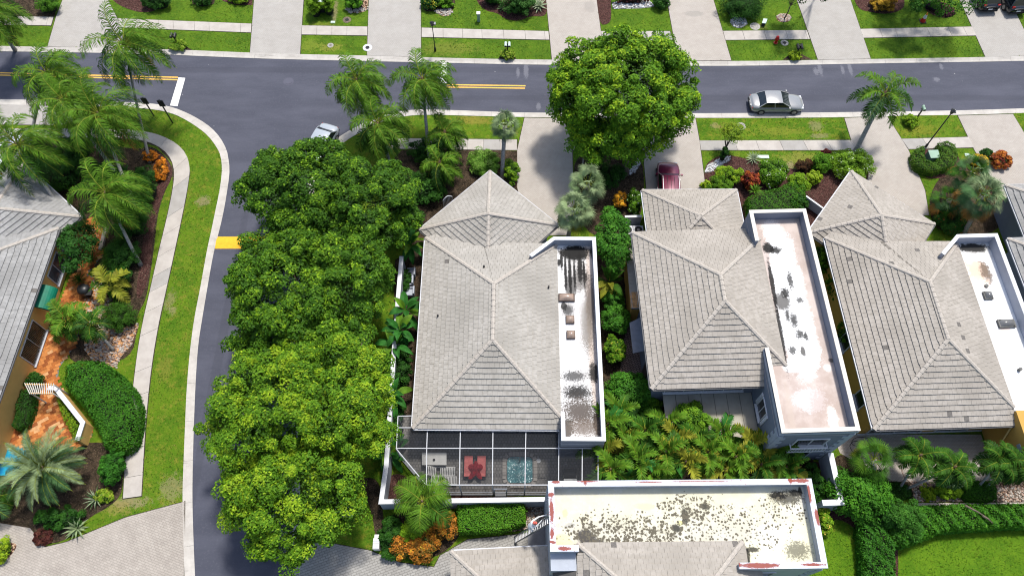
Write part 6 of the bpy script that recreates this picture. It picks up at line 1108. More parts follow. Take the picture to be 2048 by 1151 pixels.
# between the houses
shrub('leafy bush between the houses beside the canopy, upper', 1225, 600, 1.2, .8, .9, .9, 2800, .17, (GD, (.03, .12, .008), (.065, .18, .012)), 70); shrub('leafy bush between the houses, second from the top', 1232, 640, 1.4, 1.0, 1.0, .9, 3600, .17, (GD, (.03, .12, .008), (.065, .18, .012)), 71); shrub('leafy bush with yellow leaves beside the red paver path', 1228, 700, 1.1, .75, 1.1, .9, 3000, .17, (GD, GM, GL), 72, yel=((.36, .34, .04), .08)); shrub('large leafy bush at the rear corner of the blue house', 1258, 785, 1.6, 1.6, 1.4, 1.3, 6500, .18, (GD, (.03, .12, .008), (.07, .19, .012)), 73, nsub=60); shrub('dark green bush under the blue house eave corner', 1300, 800, 1.4, .8, .9, .9, 2800, .17, (GD, GM, GL), 74)
shrub('knobbly yellow green shrub rising over the terrace cover', 1385, 832, 3.0, .95, .95, .9, 3600, .16, ((.03, .10, .005), (.09, .2, .01), (.17, .29, .015)), 75, nsub=22, rsub=.32)
for i, (x, y, lb) in enumerate(((1668, 575, 'small feathery bush'), (1690, 668, 'narrow leafy bush'), (1640, 520, 'low dark bush'))): shrub(lb + ' in the gap beside the mustard house', x, y, 1.6, .5, 1.2, 1.2, 1800, .16, (GD, GM, GL), 76 + i)
shrub('dark planting in front of the boundary wall beneath the banana leaves', 800, 740, .7, .8, 1.8, .8, 2600, .15, DG, 80); shrub('dark planting beside the grey house wall', 808, 560, .5, .6, 1.0, .6, 1500, .15, DG, 81); shrub('dark planting at the foot of the yellow green tree', 790, 830, .6, .7, 1.4, .7, 2200, .15, DG, 82)
# lower right
hedge('rectangular bright green hedge block beside the ladder', [(915, 1003), (1048, 996), (1050, 1045), (1000, 1060), (918, 1062)], 1.35, 11000, .12, ((.02, .085, .004), (.055, .16, .007), (.11, .23, .012)), 6, round_=.15, lump=.03)
hedge('long leafy hedge along the corner lawn at the right edge', [(1815, 1012), (1900, 1008), (2120, 1006), (2120, 1050), (2040, 1050), (1960, 1055), (1890, 1060), (1840, 1080), (1815, 1090), (1790, 1085), (1780, 1040)], 1.5, 20000, .17, ((.012, .06, .003), (.035, .13, .006), (.075, .195, .010)), 7, round_=.4, lump=.12)
hedge('dark green leafy hedge running down beside the corner lawn', [(1730, 1030), (1775, 1035), (1790, 1085), (1795, 1160), (1790, 1220), (1732, 1220), (1728, 1110), (1722, 1060)], 1.4, 9000, .17, ((.009, .045, .003), (.024, .10, .006), (.045, .15, .009)), 8, round_=.4, lump=.12)
shrub('big leafy bush between the fan palm and the corner hedge', 1720, 985, 1.6, 1.9, 1.7, 1.5, 8000, .19, (GD, (.03, .12, .006), (.07, .195, .01)), 83, nsub=70); shrub('dark green bush at the end of the garden wall', 1765, 1020, 1.3, 1.2, 1.2, 1.1, 3800, .17, DG, 84); shrub('feathery green shrub at the bend of the long hedge', 1805, 1035, 1.5, 1.3, 1.3, 1.2, 4200, .18, (GD, (.03, .11, .01), (.06, .17, .015)), 85, asp=.3)
hedge('smooth clipped oval hedge beneath the leaning palms', [(1930, 968), (1945, 960), (1985, 960), (1996, 975), (1996, 995), (1975, 1002), (1940, 1000), (1926, 988)], .7, 5500, .09, ((.014, .06, .002), (.032, .11, .004), (.05, .15, .006)), 9, round_=.3, lump=.02); hedge('low dark hedge at the foot of the leaning palm pair', [(1770, 965), (1800, 963), (1822, 972), (1826, 990), (1800, 1000), (1770, 995)], .6, 3600, .10, DG, 10, round_=.2)
shrub('low yellow green plants in the tan bed', 1856, 985, .2, .5, .6, .3, 800, .13, (GM, GY, GY), 86); shrub('bright green plants in the tan bed', 1895, 982, .4, 1.0, .6, .5, 2000, .15, (GM, GL, GL), 87); shrub('grey green airy shrub in front of the patio edge', 1903, 955, 1.0, .8, .7, .9, 1500, .13, ((.07, .11, .05), (.16, .22, .12), (.3, .36, .22)), 88, asp=.25)
shrub('small yellow flowering bush beside the red painted parapet', 1648, 1040, .8, .5, .9, .7, 1800, .16, (GM, GL, GL), 89, yel=((.6, .42, .08), .15)); shrub('dark shrub inside the walled planting corner', 1625, 965, .7, .8, 1.3, .7, 2800, .16, DG, 90)
shrub('orange and yellow croton mass below the feather palm', 830, 1090, .7, 1.7, 1.0, .7, 5200, .19, ((.015, .05, .005), (.14, .07, .01), (.36, .12, .012), (.5, .32, .03)), 91, name='croton_bush', nsub=50, extra=((885, 1052, .8, 1.0, 1.0, .7),)); shrub('dark green shrub left of the croton mass', 783, 1075, .6, .9, 1.3, .7, 3400, .15, DG, 92); shrub('green fern clump in the middle of the croton mass', 828, 1062, 1.0, .8, .8, .7, 2200, .2, (GM, GL, GL), 93, asp=.25)
shrub('white flowering shrub at the foot of the yellow green tree', 693, 1015, .5, .7, .6, .5, 1000, .14, ((.2, .25, .2), (.5, .5, .5), (.7, .7, .7)), 94)
# ------------------------------------------------------------------ vehicles
def car_paint(name, c, rough=.25): m = N(name, rough, .5); m.b.inputs['Coat Weight'].default_value = .6; m.b.inputs['Coat Roughness'].default_value = .08; m.b.inputs['Metallic'].default_value = .25; return m.col(c)
M['silver'] = car_paint('silver_paint', (.24, .245, .25)); M['lightblue'] = car_paint('pale_paint', (.36, .39, .42)); M['wine'] = car_paint('wine_paint', (.11, .009, .035)); M['blackp'] = car_paint('black_paint', (.008, .009, .011)); M['navy'] = car_paint('dark_grey_paint', (.016, .02, .026)); M['whitep'] = car_paint('white_paintwork', (.5, .51, .52))
M['cglass'] = flat('car_glass', (.008, .012, .016), .05, .7, var=.3); M['lamp_r'] = flat('tail_lamp', (.32, .01, .012), .2, .6); M['lamp_w'] = flat('head_lamp', (.55, .57, .6), .15, .6)
def car(name, label, front, heading, paint, suv=False, L=4.85, W_=1.84, g=.02, rails=False, cat='car', sunroof=False):
    """front: XY of the front bumper centre on the ground, heading: unit vector the car points to"""
    hd = Vector((*heading, 0)).normalized(); lf = Vector((-hd.y, hd.x, 0)); c = Vector((*front[:2], g)) - hd * (L / 2); t = thing(name, c, label, cat); w2 = W_ / 2
    X = lambda x, y, z: c + hd * x + lf * y + Vector((0, 0, z))
    if suv: st = [(-.5, .80, .55, .82), (-.485, .92, .35, 1.0), (-.44, .98, .28, 1.08), (-.3, 1, .25, 1.08), (0, 1, .25, 1.06), (.2, 1, .25, 1.03), (.26, 1, .25, 1.03), (.38, .97, .28, .98), (.46, .90, .34, .86), (.49, .80, .42, .70), (.5, .66, .48, .6)]; belt = 1.04; roof = 1.70; cb = (-.46, .21); ct = (-.40, .06)
    else: st = [(-.5, .72, .5, .72), (-.485, .86, .36, .86), (-.45, .95, .28, .93), (-.36, .99, .22, .95), (-.2, 1, .2, .93), (.05, 1, .2, .92), (.2, 1, .2, .90), (.32, .98, .22, .84), (.42, .93, .26, .76), (.475, .82, .34, .66), (.5, .62, .42, .56)]; belt = .92; roof = 1.43; cb = (-.38, .235); ct = (-.235, .045)
    prof = lambda w_, zb, zt: [(w_ * .88, zb), (w_ * .99, zb + .16), (w_, (zb + zt) / 2 + .03), (w_ * .955, zt - .09), (w_ * .84, zt - .01), (w_ * .45, zt + .035), (0, zt + .045)]
    mb = MB(); rows = []
    for (x, wf, zb, zt) in st:
        h = prof(w2 * wf, zb, zt); rows.append([X(x * L, y, z) for y, z in h] + [X(x * L, -y, z) for y, z in h[-2::-1]])
    n = len(rows[0]); vs = [p for r in rows for p in r]; fs = [(i * n + j, i * n + j + 1, (i + 1) * n + j + 1, (i + 1) * n + j) for i in range(len(rows) - 1) for j in range(n - 1)] + [tuple(range(n)), tuple((len(rows) - 1) * n + j for j in range(n))[::-1]] + [(i * n, (i + 1) * n, (i + 1) * n + n - 1, i * n + n - 1) for i in range(len(rows) - 1)]
    mb.add(vs, fs); mb.mk('body', paint, t, smooth=True)
    bw, tw = w2 * .93, w2 * .74; zt = roof - .05; B = [(cb[0] * L, bw), (cb[1] * L, bw), (cb[1] * L, -bw), (cb[0] * L, -bw)]; T = [(ct[0] * L, tw), (ct[1] * L, tw), (ct[1] * L, -tw), (ct[0] * L, -tw)]
    cab = MB(); vs = [X(x, y, belt - .04) for x, y in B] + [X(x, y, zt) for x, y in T]; names = ['side_window', 'windshield', 'side_window', 'rear_window']
    for i in range(4):
        j = (i + 1) % 4; q = MB(); cen = sum((Vector(vs[k]) for k in (i, j, j + 4, i + 4)), Vector()) / 4; inn = (c + Vector((0, 0, 1)) + hd * ((cb[0] + cb[1]) / 2 * L) - cen).normalized() * .05
        q.add([vs[i], vs[j], vs[j + 4], vs[i + 4], Vector(vs[i]) + inn, Vector(vs[j]) + inn, Vector(vs[j + 4]) + inn, Vector(vs[i + 4]) + inn], [(0, 1, 2, 3), (4, 7, 6, 5), (0, 4, 5, 1), (1, 5, 6, 2), (2, 6, 7, 3), (3, 7, 4, 0)]); q.mk(names[i], M['cglass'], t)
    for i in range(4): cab.bar(Vector(vs[i]), Vector(vs[i + 4]), .07, .07)
    for s_ in (-1, 1): cab.bar(X((cb[0] + cb[1]) / 2 * L, s_ * (bw + .005), belt - .02), X(((ct[0] + ct[1]) / 2) * L, s_ * (tw + .012), zt), .06, .05)
    if suv:
        for s_ in (-1, 1): cab.bar(X((cb[0] * .6) * L, s_ * (bw + .005), belt - .02), X((ct[0] * .62) * L, s_ * (tw + .012), zt), .07, .05)
    cab.mk('pillars', paint, t)
    rf = MB(); gx = 6; gy = 6; vv = []
    for i in range(gx + 1):
        for j in range(gy + 1):
            u, v = i / gx * 2 - 1, j / gy * 2 - 1; x = (ct[0] + ct[1]) / 2 * L + u * ((ct[1] - ct[0]) / 2 * L + .05); vv.append(X(x, v * (tw + .035), zt - .01 + .07 * (1 - v * v) * (1 - .55 * u * u) + .03 * (1 - abs(u) ** 4)))
    k = len(vv); rf.add(vv + [Vector(p) - Vector((0, 0, .04)) for p in vv], [(i * 7 + j, i * 7 + j + 1, (i + 1) * 7 + j + 1, (i + 1) * 7 + j)[::-1] for i in range(gx) for j in range(gy)]); rf.mk('roof', paint, t, smooth=True)
    if rails:
        for s_ in (-1, 1): q = MB(); q.bar(X(ct[0] * L + .2, s_ * tw * .93, roof + .05), X(ct[1] * L - .1, s_ * tw * .93, roof + .05), .04, .04); q.mk('roof_rail', M['metal'], t)
        for k_ in range(3): q = MB(); q.bar(X(ct[0] * L + .2, (k_ - 1) * tw * .4, roof + .035), X(ct[1] * L - .2, (k_ - 1) * tw * .4, roof + .035), .03, .02); q.mk('roof_rib', M['dark'], t)
    if sunroof: q = MB(); q.box(X(ct[1] * L - .55, 0, roof + .0), (.7, 1.0, .05), hd, lf); q.mk('sunroof', M['cglass'], t)
    r = .36 if suv else .33
    for fx in (-.30, .315):
        for s_ in (-1, 1):
            q = MB(); o = X(fx * L, s_ * (w2 - .10), r - .01); q.tube([o - lf * .12, o + lf * .12], r, 18); ty = q.mk('wheel', M['dark'], t); q = MB(); q.tube([o + lf * (s_ * .115), o + lf * (s_ * .135)], r * .62, 14); q.mk('rim', M['metal'], ty)
            a = MB(); 
    for s_ in (-1, 1):
        q = MB(); q.box(X(.452 * L, s_ * w2 * .66, .63 if not suv else .78), (.26, .30, .10), hd, lf); q.mk('headlight', M['lamp_w'], t)
        q = MB(); q.box(X(-.478 * L, s_ * w2 * .70, .76 if not suv else .96), (.10, .26, .12 if not suv else .30), hd, lf); q.mk('taillight', M['lamp_r'], t)
        q = MB(); q.box(X((cb[1] - .045) * L, s_ * (w2 + .09), belt + .07), (.12, .2, .14), hd, lf); q.mk('mirror', paint, t)
        q = MB(); 
        for x in ((-.08, .12) if not suv else (-.1, .1)): q.box(X(x * L, s_ * (w2 + .004), belt - .2), (.18, .03, .03), hd, lf)
        q.mk('door_handle', M['metal'], t)
    q = MB(); q.box(X(-.497 * L, 0, .62), (.03, .42, .15), hd, lf); q.mk('number_plate', M['white'], t); q = MB(); q.box(X(-.49 * L, 0, .40), (.12, W_ * .84, .16), hd, lf); q.mk('bumper', M['dark'], t); q = MB(); q.box(X(.49 * L, 0, .42), (.08, W_ * .6, .12), hd, lf); q.mk('grille', M['dark'], t)
    return t
yn = P(1558, 230, .02).y; car('sedan', 'silver sedan parked along the kerb of the main road', (P(1610, 228, .5).x, yn + .93), (1, .0), M['silver'])
fy_ = P(1338, 323, .9); car('suv', 'wine red sport utility vehicle on the driveway behind the blue grey house', (P(1338, 330, 1.2).x, fy_.y), (.05, 1), M['wine'], True, 4.8, 1.95, .125, True, sunroof=False)
hd = Vector((-.33, -.94)).normalized(); rr_ = P(661, 248, .9); car('parked_car', 'pale blue white car half hidden under the shade tree at the street corner', (rr_.x + hd.x * 4.6, rr_.y + hd.y * 4.6), hd, M['lightblue'], False, 4.6, 1.86, .02)
for i, (x, y, lb, pt) in enumerate(((1974, 29, 'black sport utility vehicle parked left of its neighbour at the top right corner', 'blackp'), (2030, 33, 'dark grey sport utility vehicle cut by the top right corner', 'navy'))):
    q = P(x, y, .12); hd = Vector((-.06, 1)).normalized(); car('suv', lb, (q.x + hd.x * 4.8, q.y + hd.y * 4.8), hd, M[pt], True, 4.8, 1.95, .125, True)
q = P(8, 300, 1.4); car('parked_car', 'white car behind the orange house garage at the left edge', (q.x + .5, q.y + 2.2), (.2, 1), M['whitep'], True, 4.6, 1.9, .12)
# ------------------------------------------------------------------ street furniture
def lamp_post(label, base, h, bw=.06, group=None):
    b = P(*base, .1); t = thing('street_lamp', b, label, 'street lamp', group); z = Vector((0, 0, 1)); mb = MB(); mb.tube([b, b + z * .4, b + z * .45, b + z * h], [.11, .10, bw, bw * .8], 10); mb.mk('pole', M['black'], t)
    q = MB(); q.tube([b + z * h, b + z * (h + .08), b + z * (h + .38), b + z * (h + .42), b + z * (h + .55)], [.06, .12, .19, .22, .04], 8); ln = q.mk('lantern', M['black'], t); q = MB(); q.tube([b + z * (h + .1), b + z * (h + .36)], [.11, .16], 8); q.mk('lamp_glass', M['plastic'], ln)
    q = MB(); q.box(b + z * (h + .1) + Vector((.22, .1, .1)), (.22, .3, .14)); q.mk('lamp_shade', M['metal'], t); return t
lamp_post('tall black street lamp rising out of the horseshoe hedge', (1851, 294), 4.45); lamp_post('slim black lamp post on the far verge above the coconut palms', (870.5, 102), 3.1, .045); lamp_post('black lamp pole beside the pale utility box at the top edge', (657, 14), 3.4)
for b, h, lb in (((345.5, 246), 2.7, 'black street sign post with dark panel on the curved verge, front one'), ((308, 232), 2.1, 'thinner black sign post behind the tall palm trunk')):
    q = P(*b, .1); t = thing('sign_post', q, lb, 'sign post'); mb = MB(); mb.tube([q, q + Vector((0, 0, h))], .06, 8); mb.mk('post', M['black'], t); mb = MB(); mb.box(q + Vector((0, .02, h - .1)), (.5, .07, .75)); mb.mk('sign_panel', M['black'], t); mb = MB(); mb.disc((q.x, q.y), .08, h + .25, h + .45, 8); mb.mk('finial', M['black'], t)
def mailbox(px, py, label, n=2, m='box_top', yaw=0):
    b = P(px, py, .1); t = thing('mailbox', b, label, 'mailbox', 'mailboxes along the main road'); mb = MB(); mb.bar(b, b + Vector((0, 0, 1.25)), .1, .1, up=(0, 1, 0)); mb.bar(b + Vector((-.2, 0, .98)), b + Vector((.2, 0, .98)), .07, .07); mb.mk('post', M['black'], t)
    for k in range(n):
        x = b.x + (k - (n - 1) / 2) * .34; q = MB(); prof = [(-.12, 0), (.12, 0), (.12, .14), (.08, .21), (0, .24), (-.08, .21), (-.12, .14)]; vs = [(x + a, b.y - .3, 1.12 + z) for a, z in prof] + [(x + a, b.y + .22, 1.12 + z) for a, z in prof]; q.add(vs, [tuple(range(7))[::-1], tuple(range(7, 14))] + [(i, (i + 1) % 7, (i + 1) % 7 + 7, i + 7) for i in range(7)]); bx = q.mk('box', M[m], t); q = MB(); q.box((x, b.y - .312, 1.22), (.2, .02, .18)); q.mk('door', M['black'], bx)
mailbox(355, 88, 'pair of dark mailboxes on the far verge near the tall palm', 2, 'black')
mailbox(1015, 106, 'pair of pale green mailboxes opposite the end of the yellow lines'); mailbox(1592, 110, 'pair of dark mailboxes right of the red hydrant', 2, 'black'); mailbox(1836, 232, 'single mailbox beside the royal palm crown on the near verge', 1, 'box_green')
b = P(1551, 86, .1); t = thing('fire_hydrant', b, 'red fire hydrant at the edge of the far sidewalk', 'hydrant'); mb = MB(); mb.tube([b, b + Vector((0, 0, .06)), b + Vector((0, 0, .08)), b + Vector((0, 0, .62)), b + Vector((0, 0, .66)), b + Vector((0, 0, .82)), b + Vector((0, 0, .9))], [.2, .2, .13, .13, .18, .13, .04], 12); mb.mk('barrel', M['red'], t)
for d in ((.2, 0), (-.2, 0), (0, -.22)): mb = MB(); mb.tube([b + Vector((0, 0, .5)), b + Vector((d[0], d[1], .5))], .085, 10); mb.mk('outlet', M['red'], t)
b = P(1845, 43, .1); t = thing('traffic_cone', b, 'red cone with a white band and orange tip standing on the far lawn', 'cone'); mb = MB(); mb.tube([b, b + Vector((0, 0, .45))], [.26, .17], 14); mb.mk('cone_body', M['red'], t); mb = MB(); mb.tube([b + Vector((0, 0, .45)), b + Vector((0, 0, .85))], [.17, .09], 14); mb.mk('band', M['white'], t); mb = MB(); mb.tube([b + Vector((0, 0, .85)), b + Vector((0, 0, 1.1))], [.09, .03], 12); mb.mk('tip', flat('orange_tip', (.6, .2, .03)), t); mb = MB(); mb.box(b + Vector((0, 0, .02)), (.62, .62, .05)); mb.mk('foot', M['dark'], t)
def ubox(name, cs, h, label, body, top, z0=.1):
    W = [tuple(P(x, y, h)[:2]) for x, y in cs]; c = P(*cs[0], h); t = thing(name, (c.x, c.y, z0), label, 'utility box'); mb = MB(); mb.prism(offs(W, .04, True) if sum(W[i][0] * W[(i + 1) % 4][1] - W[(i + 1) % 4][0] * W[i][1] for i in range(4)) > 0 else offs(W, -.04, True), z0, h - .06); mb.mk('cabinet', M[body], t); mb = MB(); mb.prism(W, h - .06, h); mb.mk('lid', M[top], t); return t
ubox('utility_box', [(1856, 300), (1876, 299.5), (1882, 315), (1862, 316)], .85, 'green electrical transformer box inside the horseshoe hedge', 'box_green', 'box_green'); ubox('utility_box', [(635, 1), (651, .5), (646, 13.5), (633, 13.5)], .9, 'pale blue electrical box between two clipped bushes at the top', 'dark', 'box_top')
ubox('utility_box', [(953, 23), (960.5, 23), (960.5, 28.5), (953, 28.5)], 1.15, 'tall pale green pedestal on the lawn left of the red mulch bed', 'box_green', 'plastic'); ubox('utility_box', [(1527, 37), (1535, 38), (1532, 47), (1524, 46)], .55, 'small white tilted pedestal on the lawn between the two ringed trees', 'dark', 'box_top')
# ------------------------------------------------------------------ screened patio
cg = thing('pool_cage', P(980, 930, 0), 'dark screened patio enclosure with pale aluminium frame on the back of the grey house', 'screen enclosure'); ZC = 3.1
pT = [(795, 856), (855, 856), (921, 856), (986, 856), (1052, 856), (1118, 856)]; pM = [(793, 896), (853.5, 896), (920, 896), (985.5, 896), (1051, 896), (1117.5, 896), (1164.5, 896), (1196, 896)]; pB = [None, (853, 968), (919, 968), (985, 968), (1050, 968), (1117, 968), (1164, 968), (1196, 968)]
Wp_ = lambda q, z=ZC: P(*q, ZC) if z == ZC else Vector((P(*q, ZC).x, P(*q, ZC).y, z))
def beam(a, b, wd=.06, ht=.1, m='cage', nm='beam'): mb = MB(); mb.bar(a, b, wd, ht); return mb.mk(nm, M[m], cg)
def screen(pts): mb = MB(); mb.add(pts, [tuple(range(len(pts)))]); return mb.mk('screen_panel', M['screen'], cg)
for i in range(6): beam(Wp_(pT[i]), Wp_(pM[i]))
for i in range(1, 8): beam(Wp_(pM[i]) - Vector((0, .04, 0)), Wp_(pB[i]))
beam(Wp_(pT[0]) + Vector((0, .04, .01)), Wp_(pT[5]) + Vector((0, .04, .01))); beam(Wp_(pM[0]) + Vector((0, 0, .01)), Wp_(pM[7]) + Vector((0, 0, .01))); beam(Wp_(pB[1]) - Vector((0, .04, -.01)), Wp_(pB[7]) - Vector((0, .04, -.01))); beam(Wp_(pM[0]) + Vector((-.03, 0, .02)), Wp_(pB[1]) + Vector((-.05, 0, .02)))
ul = [(796, 832), (829, 831)]; beam(Wp_(ul[0]), Wp_(ul[1])); beam(Wp_(ul[0]), Wp_(pT[0]))
dz = Vector((0, 0, -.03)); cells = [[pT[i], pT[i + 1], pM[i + 1], pM[i]] for i in range(5)] + [[pM[i], pM[i + 1], pB[i + 1], pB[i]] for i in range(1, 7)] + [[pM[0], pM[1], pB[1]]] + [[ul[0], ul[1], (829, 856), pT[0]]]
for cl in cells: screen([Wp_(q) + dz for q in cl])
south = [pB[i] for i in range(1, 8)]; ZG = .13
for a, b in zip(south, south[1:]):
    A_, B_ = Wp_(a), Wp_(b); off_ = Vector((0, -.04, 0)); screen([A_ + off_, B_ + off_, Vector((B_.x, B_.y - .04, ZG)), Vector((A_.x, A_.y - .04, ZG))]); 
    for z in (.95, .2): mb = MB(); mb.bar(Vector((A_.x + .05, A_.y - .04, z)), Vector((B_.x - .05, B_.y - .04, z)), .06, .09 if z > .5 else .14); mb.mk('rail', M['cage'], cg)
for q in south + [pM[0], ul[0]]: v = Wp_(q); mb = MB(); mb.bar(Vector((v.x, v.y - .04, ZG)), Vector((v.x, v.y - .04, ZC - .06)), .075, .075); mb.mk('post', M['cage'], cg)
A_, B_ = Wp_(pM[0]), Wp_(pB[1]); screen([A_, B_, Vector((B_.x, B_.y, ZG)), Vector((A_.x, A_.y, ZG))])
for z in (.2, .95, 2.0): mb = MB(); mb.bar(Vector((A_.x, A_.y, z)), Vector((B_.x, B_.y, z)), .06, .09); mb.mk('rail', M['cage'], cg)
A2 = Wp_(ul[0]); screen([A2, A_, Vector((A_.x, A_.y, ZG)), Vector((A2.x, A2.y, ZG))])
d0, d1_ = Wp_((988, 968)), Wp_((1013, 968)); dr = MB()
for x in (d0.x, d1_.x): dr.bar(Vector((x, d0.y - .1, .15)), Vector((x, d0.y - .1, 2.2)), .09, .07)
for z in (.2, 1.05, 2.2): dr.bar(Vector((d0.x, d0.y - .1, z)), Vector((d1_.x, d0.y - .1, z)), .07, .1)
dro = dr.mk('door', M['cage'], cg)
# patio furniture
def rect_thing(name, cat, label, px, z): p = P(*px, z); return thing(name, (p.x, p.y, .13), label, cat)
t = rect_thing('patio_table', 'table', 'white rectangular patio table under the screen roof', (869, 917), .75); a, b, c, d = [P(x, y, .78) for x, y in ((844, 904), (893, 904), (893, 929), (844, 929))]; mb = MB(); mb.prism([a[:2], b[:2], c[:2], d[:2]], .73, .78); top = mb.mk('tabletop', M['plastic'], t)
mb = MB(); mb.disc(P(868, 919, .78), .09, .785, .84, 10); mb.mk('umbrella_ring', M['dark'], top)
for q in (a, b, c, d): cc = (a + c) / 2; v = q.lerp(cc, .12); mb = MB(); mb.bar(Vector((v.x, v.y, .13)), Vector((v.x, v.y, .73)), .06, .06); mb.mk('leg', M['plastic'], t)
def chaise(label, x0, x1, y0, y1, name, slat, cushion=None, horiz=True, raise_=.5):
    """lounge chair: long axis along the screen x (horiz) or y; head end at x0 / y1"""
    z = .42; A, Bq = P(x0, y1, z), P(x1, y0, z); t = thing(name, ((A.x + Bq.x) / 2, (A.y + Bq.y) / 2, .13), label, 'lounger'); L = Bq.x - A.x if horiz else Bq.y - A.y; W2 = Bq.y - A.y if horiz else Bq.x - A.x; n = 17; fr = MB()
    def pt(s, v, dz_=0):
        lift = max(0, (.36 - s)) * raise_ * L; return Vector((A.x + s * L, A.y + v * W2, z + lift + dz_)) if horiz else Vector((A.x + v * W2, A.y + (1 - s) * L if False else A.y + s * L, z + lift + dz_))
    for v in (.03, .97): fr.bar(pt(0, v), pt(.36, v), .05, .05); fr.bar(pt(.36, v), pt(1, v), .05, .05)
    for s in (.15, .85):
        for v in (.05, .95): q = pt(s, v); fr.bar(Vector((q.x, q.y, .13)), Vector((q.x, q.y, q.z)), .05, .05)
    fr.mk('frame', M[slat], t)
    if cushion:
        for s0, s1 in ((.0, .36), (.37, .99)): q = MB(); p4 = [pt(s0, .06, .03), pt(s1, .06, .03), pt(s1, .94, .03), pt(s0, .94, .03)]; q.add(p4 + [v + Vector((0, 0, .09)) for v in p4], [(0, 3, 2, 1), (4, 5, 6, 7), (0, 1, 5, 4), (1, 2, 6, 5), (2, 3, 7, 6), (3, 0, 4, 7)] if horiz else [(0, 1, 2, 3), (4, 7, 6, 5), (0, 4, 5, 1), (1, 5, 6, 2), (2, 6, 7, 3), (3, 7, 4, 0)]); q.mk('cushion', M[cushion], t)
    else:
        for i in range(n):
            s = (i + .5) / n
            if 6 <= i <= 7: continue
            q = MB(); q.bar(pt(s, .02, .03), pt(s, .98, .03), abs(L) / n * .62, .02); q.mk('slat', M[slat], t)
    return t
chaise('white slatted lounge chair nearest the white table', 852, 911, 933, 951, 'lounge_chair', 'plastic'); chaise('white slatted lounge chair nearest the screen wall', 862, 914, 952, 968, 'lounge_chair', 'plastic', raise_=.25)
chaise('pink cushioned lounger, left of the pair beside the spa', 927, 947, 911, 953, 'sun_lounger', 'dark', 'pinkc', False, .15); chaise('pink cushioned lounger, right of the pair beside the spa', 953, 973, 911, 953, 'sun_lounger', 'dark', 'pinkc', False, .15)
rs = np.random.RandomState(3); b = P(951, 938, .75); vs = []; n = 14
for j in range(n):
    for i in range(n): u, v = i / (n - 1) * 2 - 1, j / (n - 1) * 2 - 1; r = .42 * (1 + .25 * math.sin(5 * math.atan2(v, u))); vs.append((b.x + u * r, b.y + v * r * 1.25, .62 + .18 * max(0, 1 - u * u - v * v) + rs.uniform(-.03, .05)))
mb = MB(); mb.add(vs, [(j * n + i, j * n + i + 1, (j + 1) * n + i + 1, (j + 1) * n + i) for j in range(n - 1) for i in range(n - 1)]); o = mb.mk('towel', M['redc'], loc=(b.x, b.y, .6), smooth=True); tag(o, 'crumpled dark red towel heaped across the two pink loungers', 'towel')
# spa
def rrect(x0, x1, y0, y1, r, n=6):
    out = []
    for cx_, cy_, a0 in ((x1 - r, y1 - r, 0), (x0 + r, y1 - r, 90), (x0 + r, y0 + r, 180), (x1 - r, y0 + r, 270)):
        for k in range(n + 1): a = math.radians(a0 + 90 * k / n); out.append((cx_ + r * math.cos(a), cy_ + r * math.sin(a)))
    return out
A_, B_ = P(1013, 966, .2), P(1066, 911, .2); t = thing('spa', ((A_.x + B_.x) / 2, (A_.y + B_.y) / 2, .13), 'small square turquoise spa pool with bubbling water', 'spa'); ring = rrect(A_.x - .02, B_.x + .02, A_.y - .02, B_.y + .02, .35)
mb = MB(); mb.prism(rrect(A_.x + .05, B_.x - .05, A_.y + .05, B_.y - .05, .33), .13, .17); mb.mk('water', M['spa'], t)
nr = len(ring); tot = 30; rin = ring; rout = offs(ring, -.3, True); per_ = resample([Vector((*p, 0)) for p in ring + [ring[0]]], .24); pou = None
for k in range(len(per_) - 1):
    a, b2 = per_[k], per_[k + 1]; d = (b2 - a).normalized(); o_ = Vector((d.y, -d.x, 0)) * .27; g = d * .008; q = MB(); q.prism([(a + g)[:2], (b2 - g)[:2], (b2 - g + o_)[:2], (a + g + o_)[:2]], .12, .21); q.mk('coping_stone', M['walk'], t)
mb = MB(); mb.tube([P(1040, 902, .5) + Vector((-.0, 0, .3)), P(1040, 905, .9), P(1040, 918, .6), P(1040, 922, .2)], .03, 6); mb.mk('handrail', M['metal'], t)
p = P(1077, 920.5, .14); mb = MB(); mb.disc(p, .17, .13, .16, 14); tag(mb.mk('skimmer_lid', M['white'], loc=p), 'white round skimmer lid on the pavers right of the spa', 'lid')
p = P(1140, 945, .9); t = thing('gas_grill', (p.x, p.y, .13), 'dark gas grill with silver shelf bars inside the screen beside the palms', 'grill'); mb = MB(); mb.box((p.x, p.y, .5), (1.0, .6, .7)); mb.mk('cart', M['black'], t)
mb = MB(); prof = [(-.32, 0), (-.3, .16), (-.16, .28), (.06, .3), (.25, .2), (.32, 0)]; vs = [(p.x - .42, p.y + a, .86 + z) for a, z in prof] + [(p.x + .42, p.y + a, .86 + z) for a, z in prof]; mb.add(vs, [tuple(range(6)), tuple(range(6, 12))[::-1]] + [(i, i + 6, (i + 1) % 6 + 6, (i + 1) % 6) for i in range(6)]); mb.mk('lid', M['dark'], t)
for k in range(3): mb = MB(); mb.bar(Vector((p.x - .45, p.y - .42 - k * .1, .86)), Vector((p.x + .45, p.y - .42 - k * .1, .86)), .04, .03); mb.mk('shelf_bar', M['metal'], t)
for k, (dx, dy) in enumerate(((-.5, .3), (.1, .35))): mb = MB(); mb.tube([Vector((p.x + dx, p.y + dy, .9)), Vector((p.x + dx + .1, p.y + dy + .2, 1.2)), Vector((p.x + dx + .3, p.y + dy + .25, 1.2))], .03, 6); mb.mk('handle', M['metal'], t)
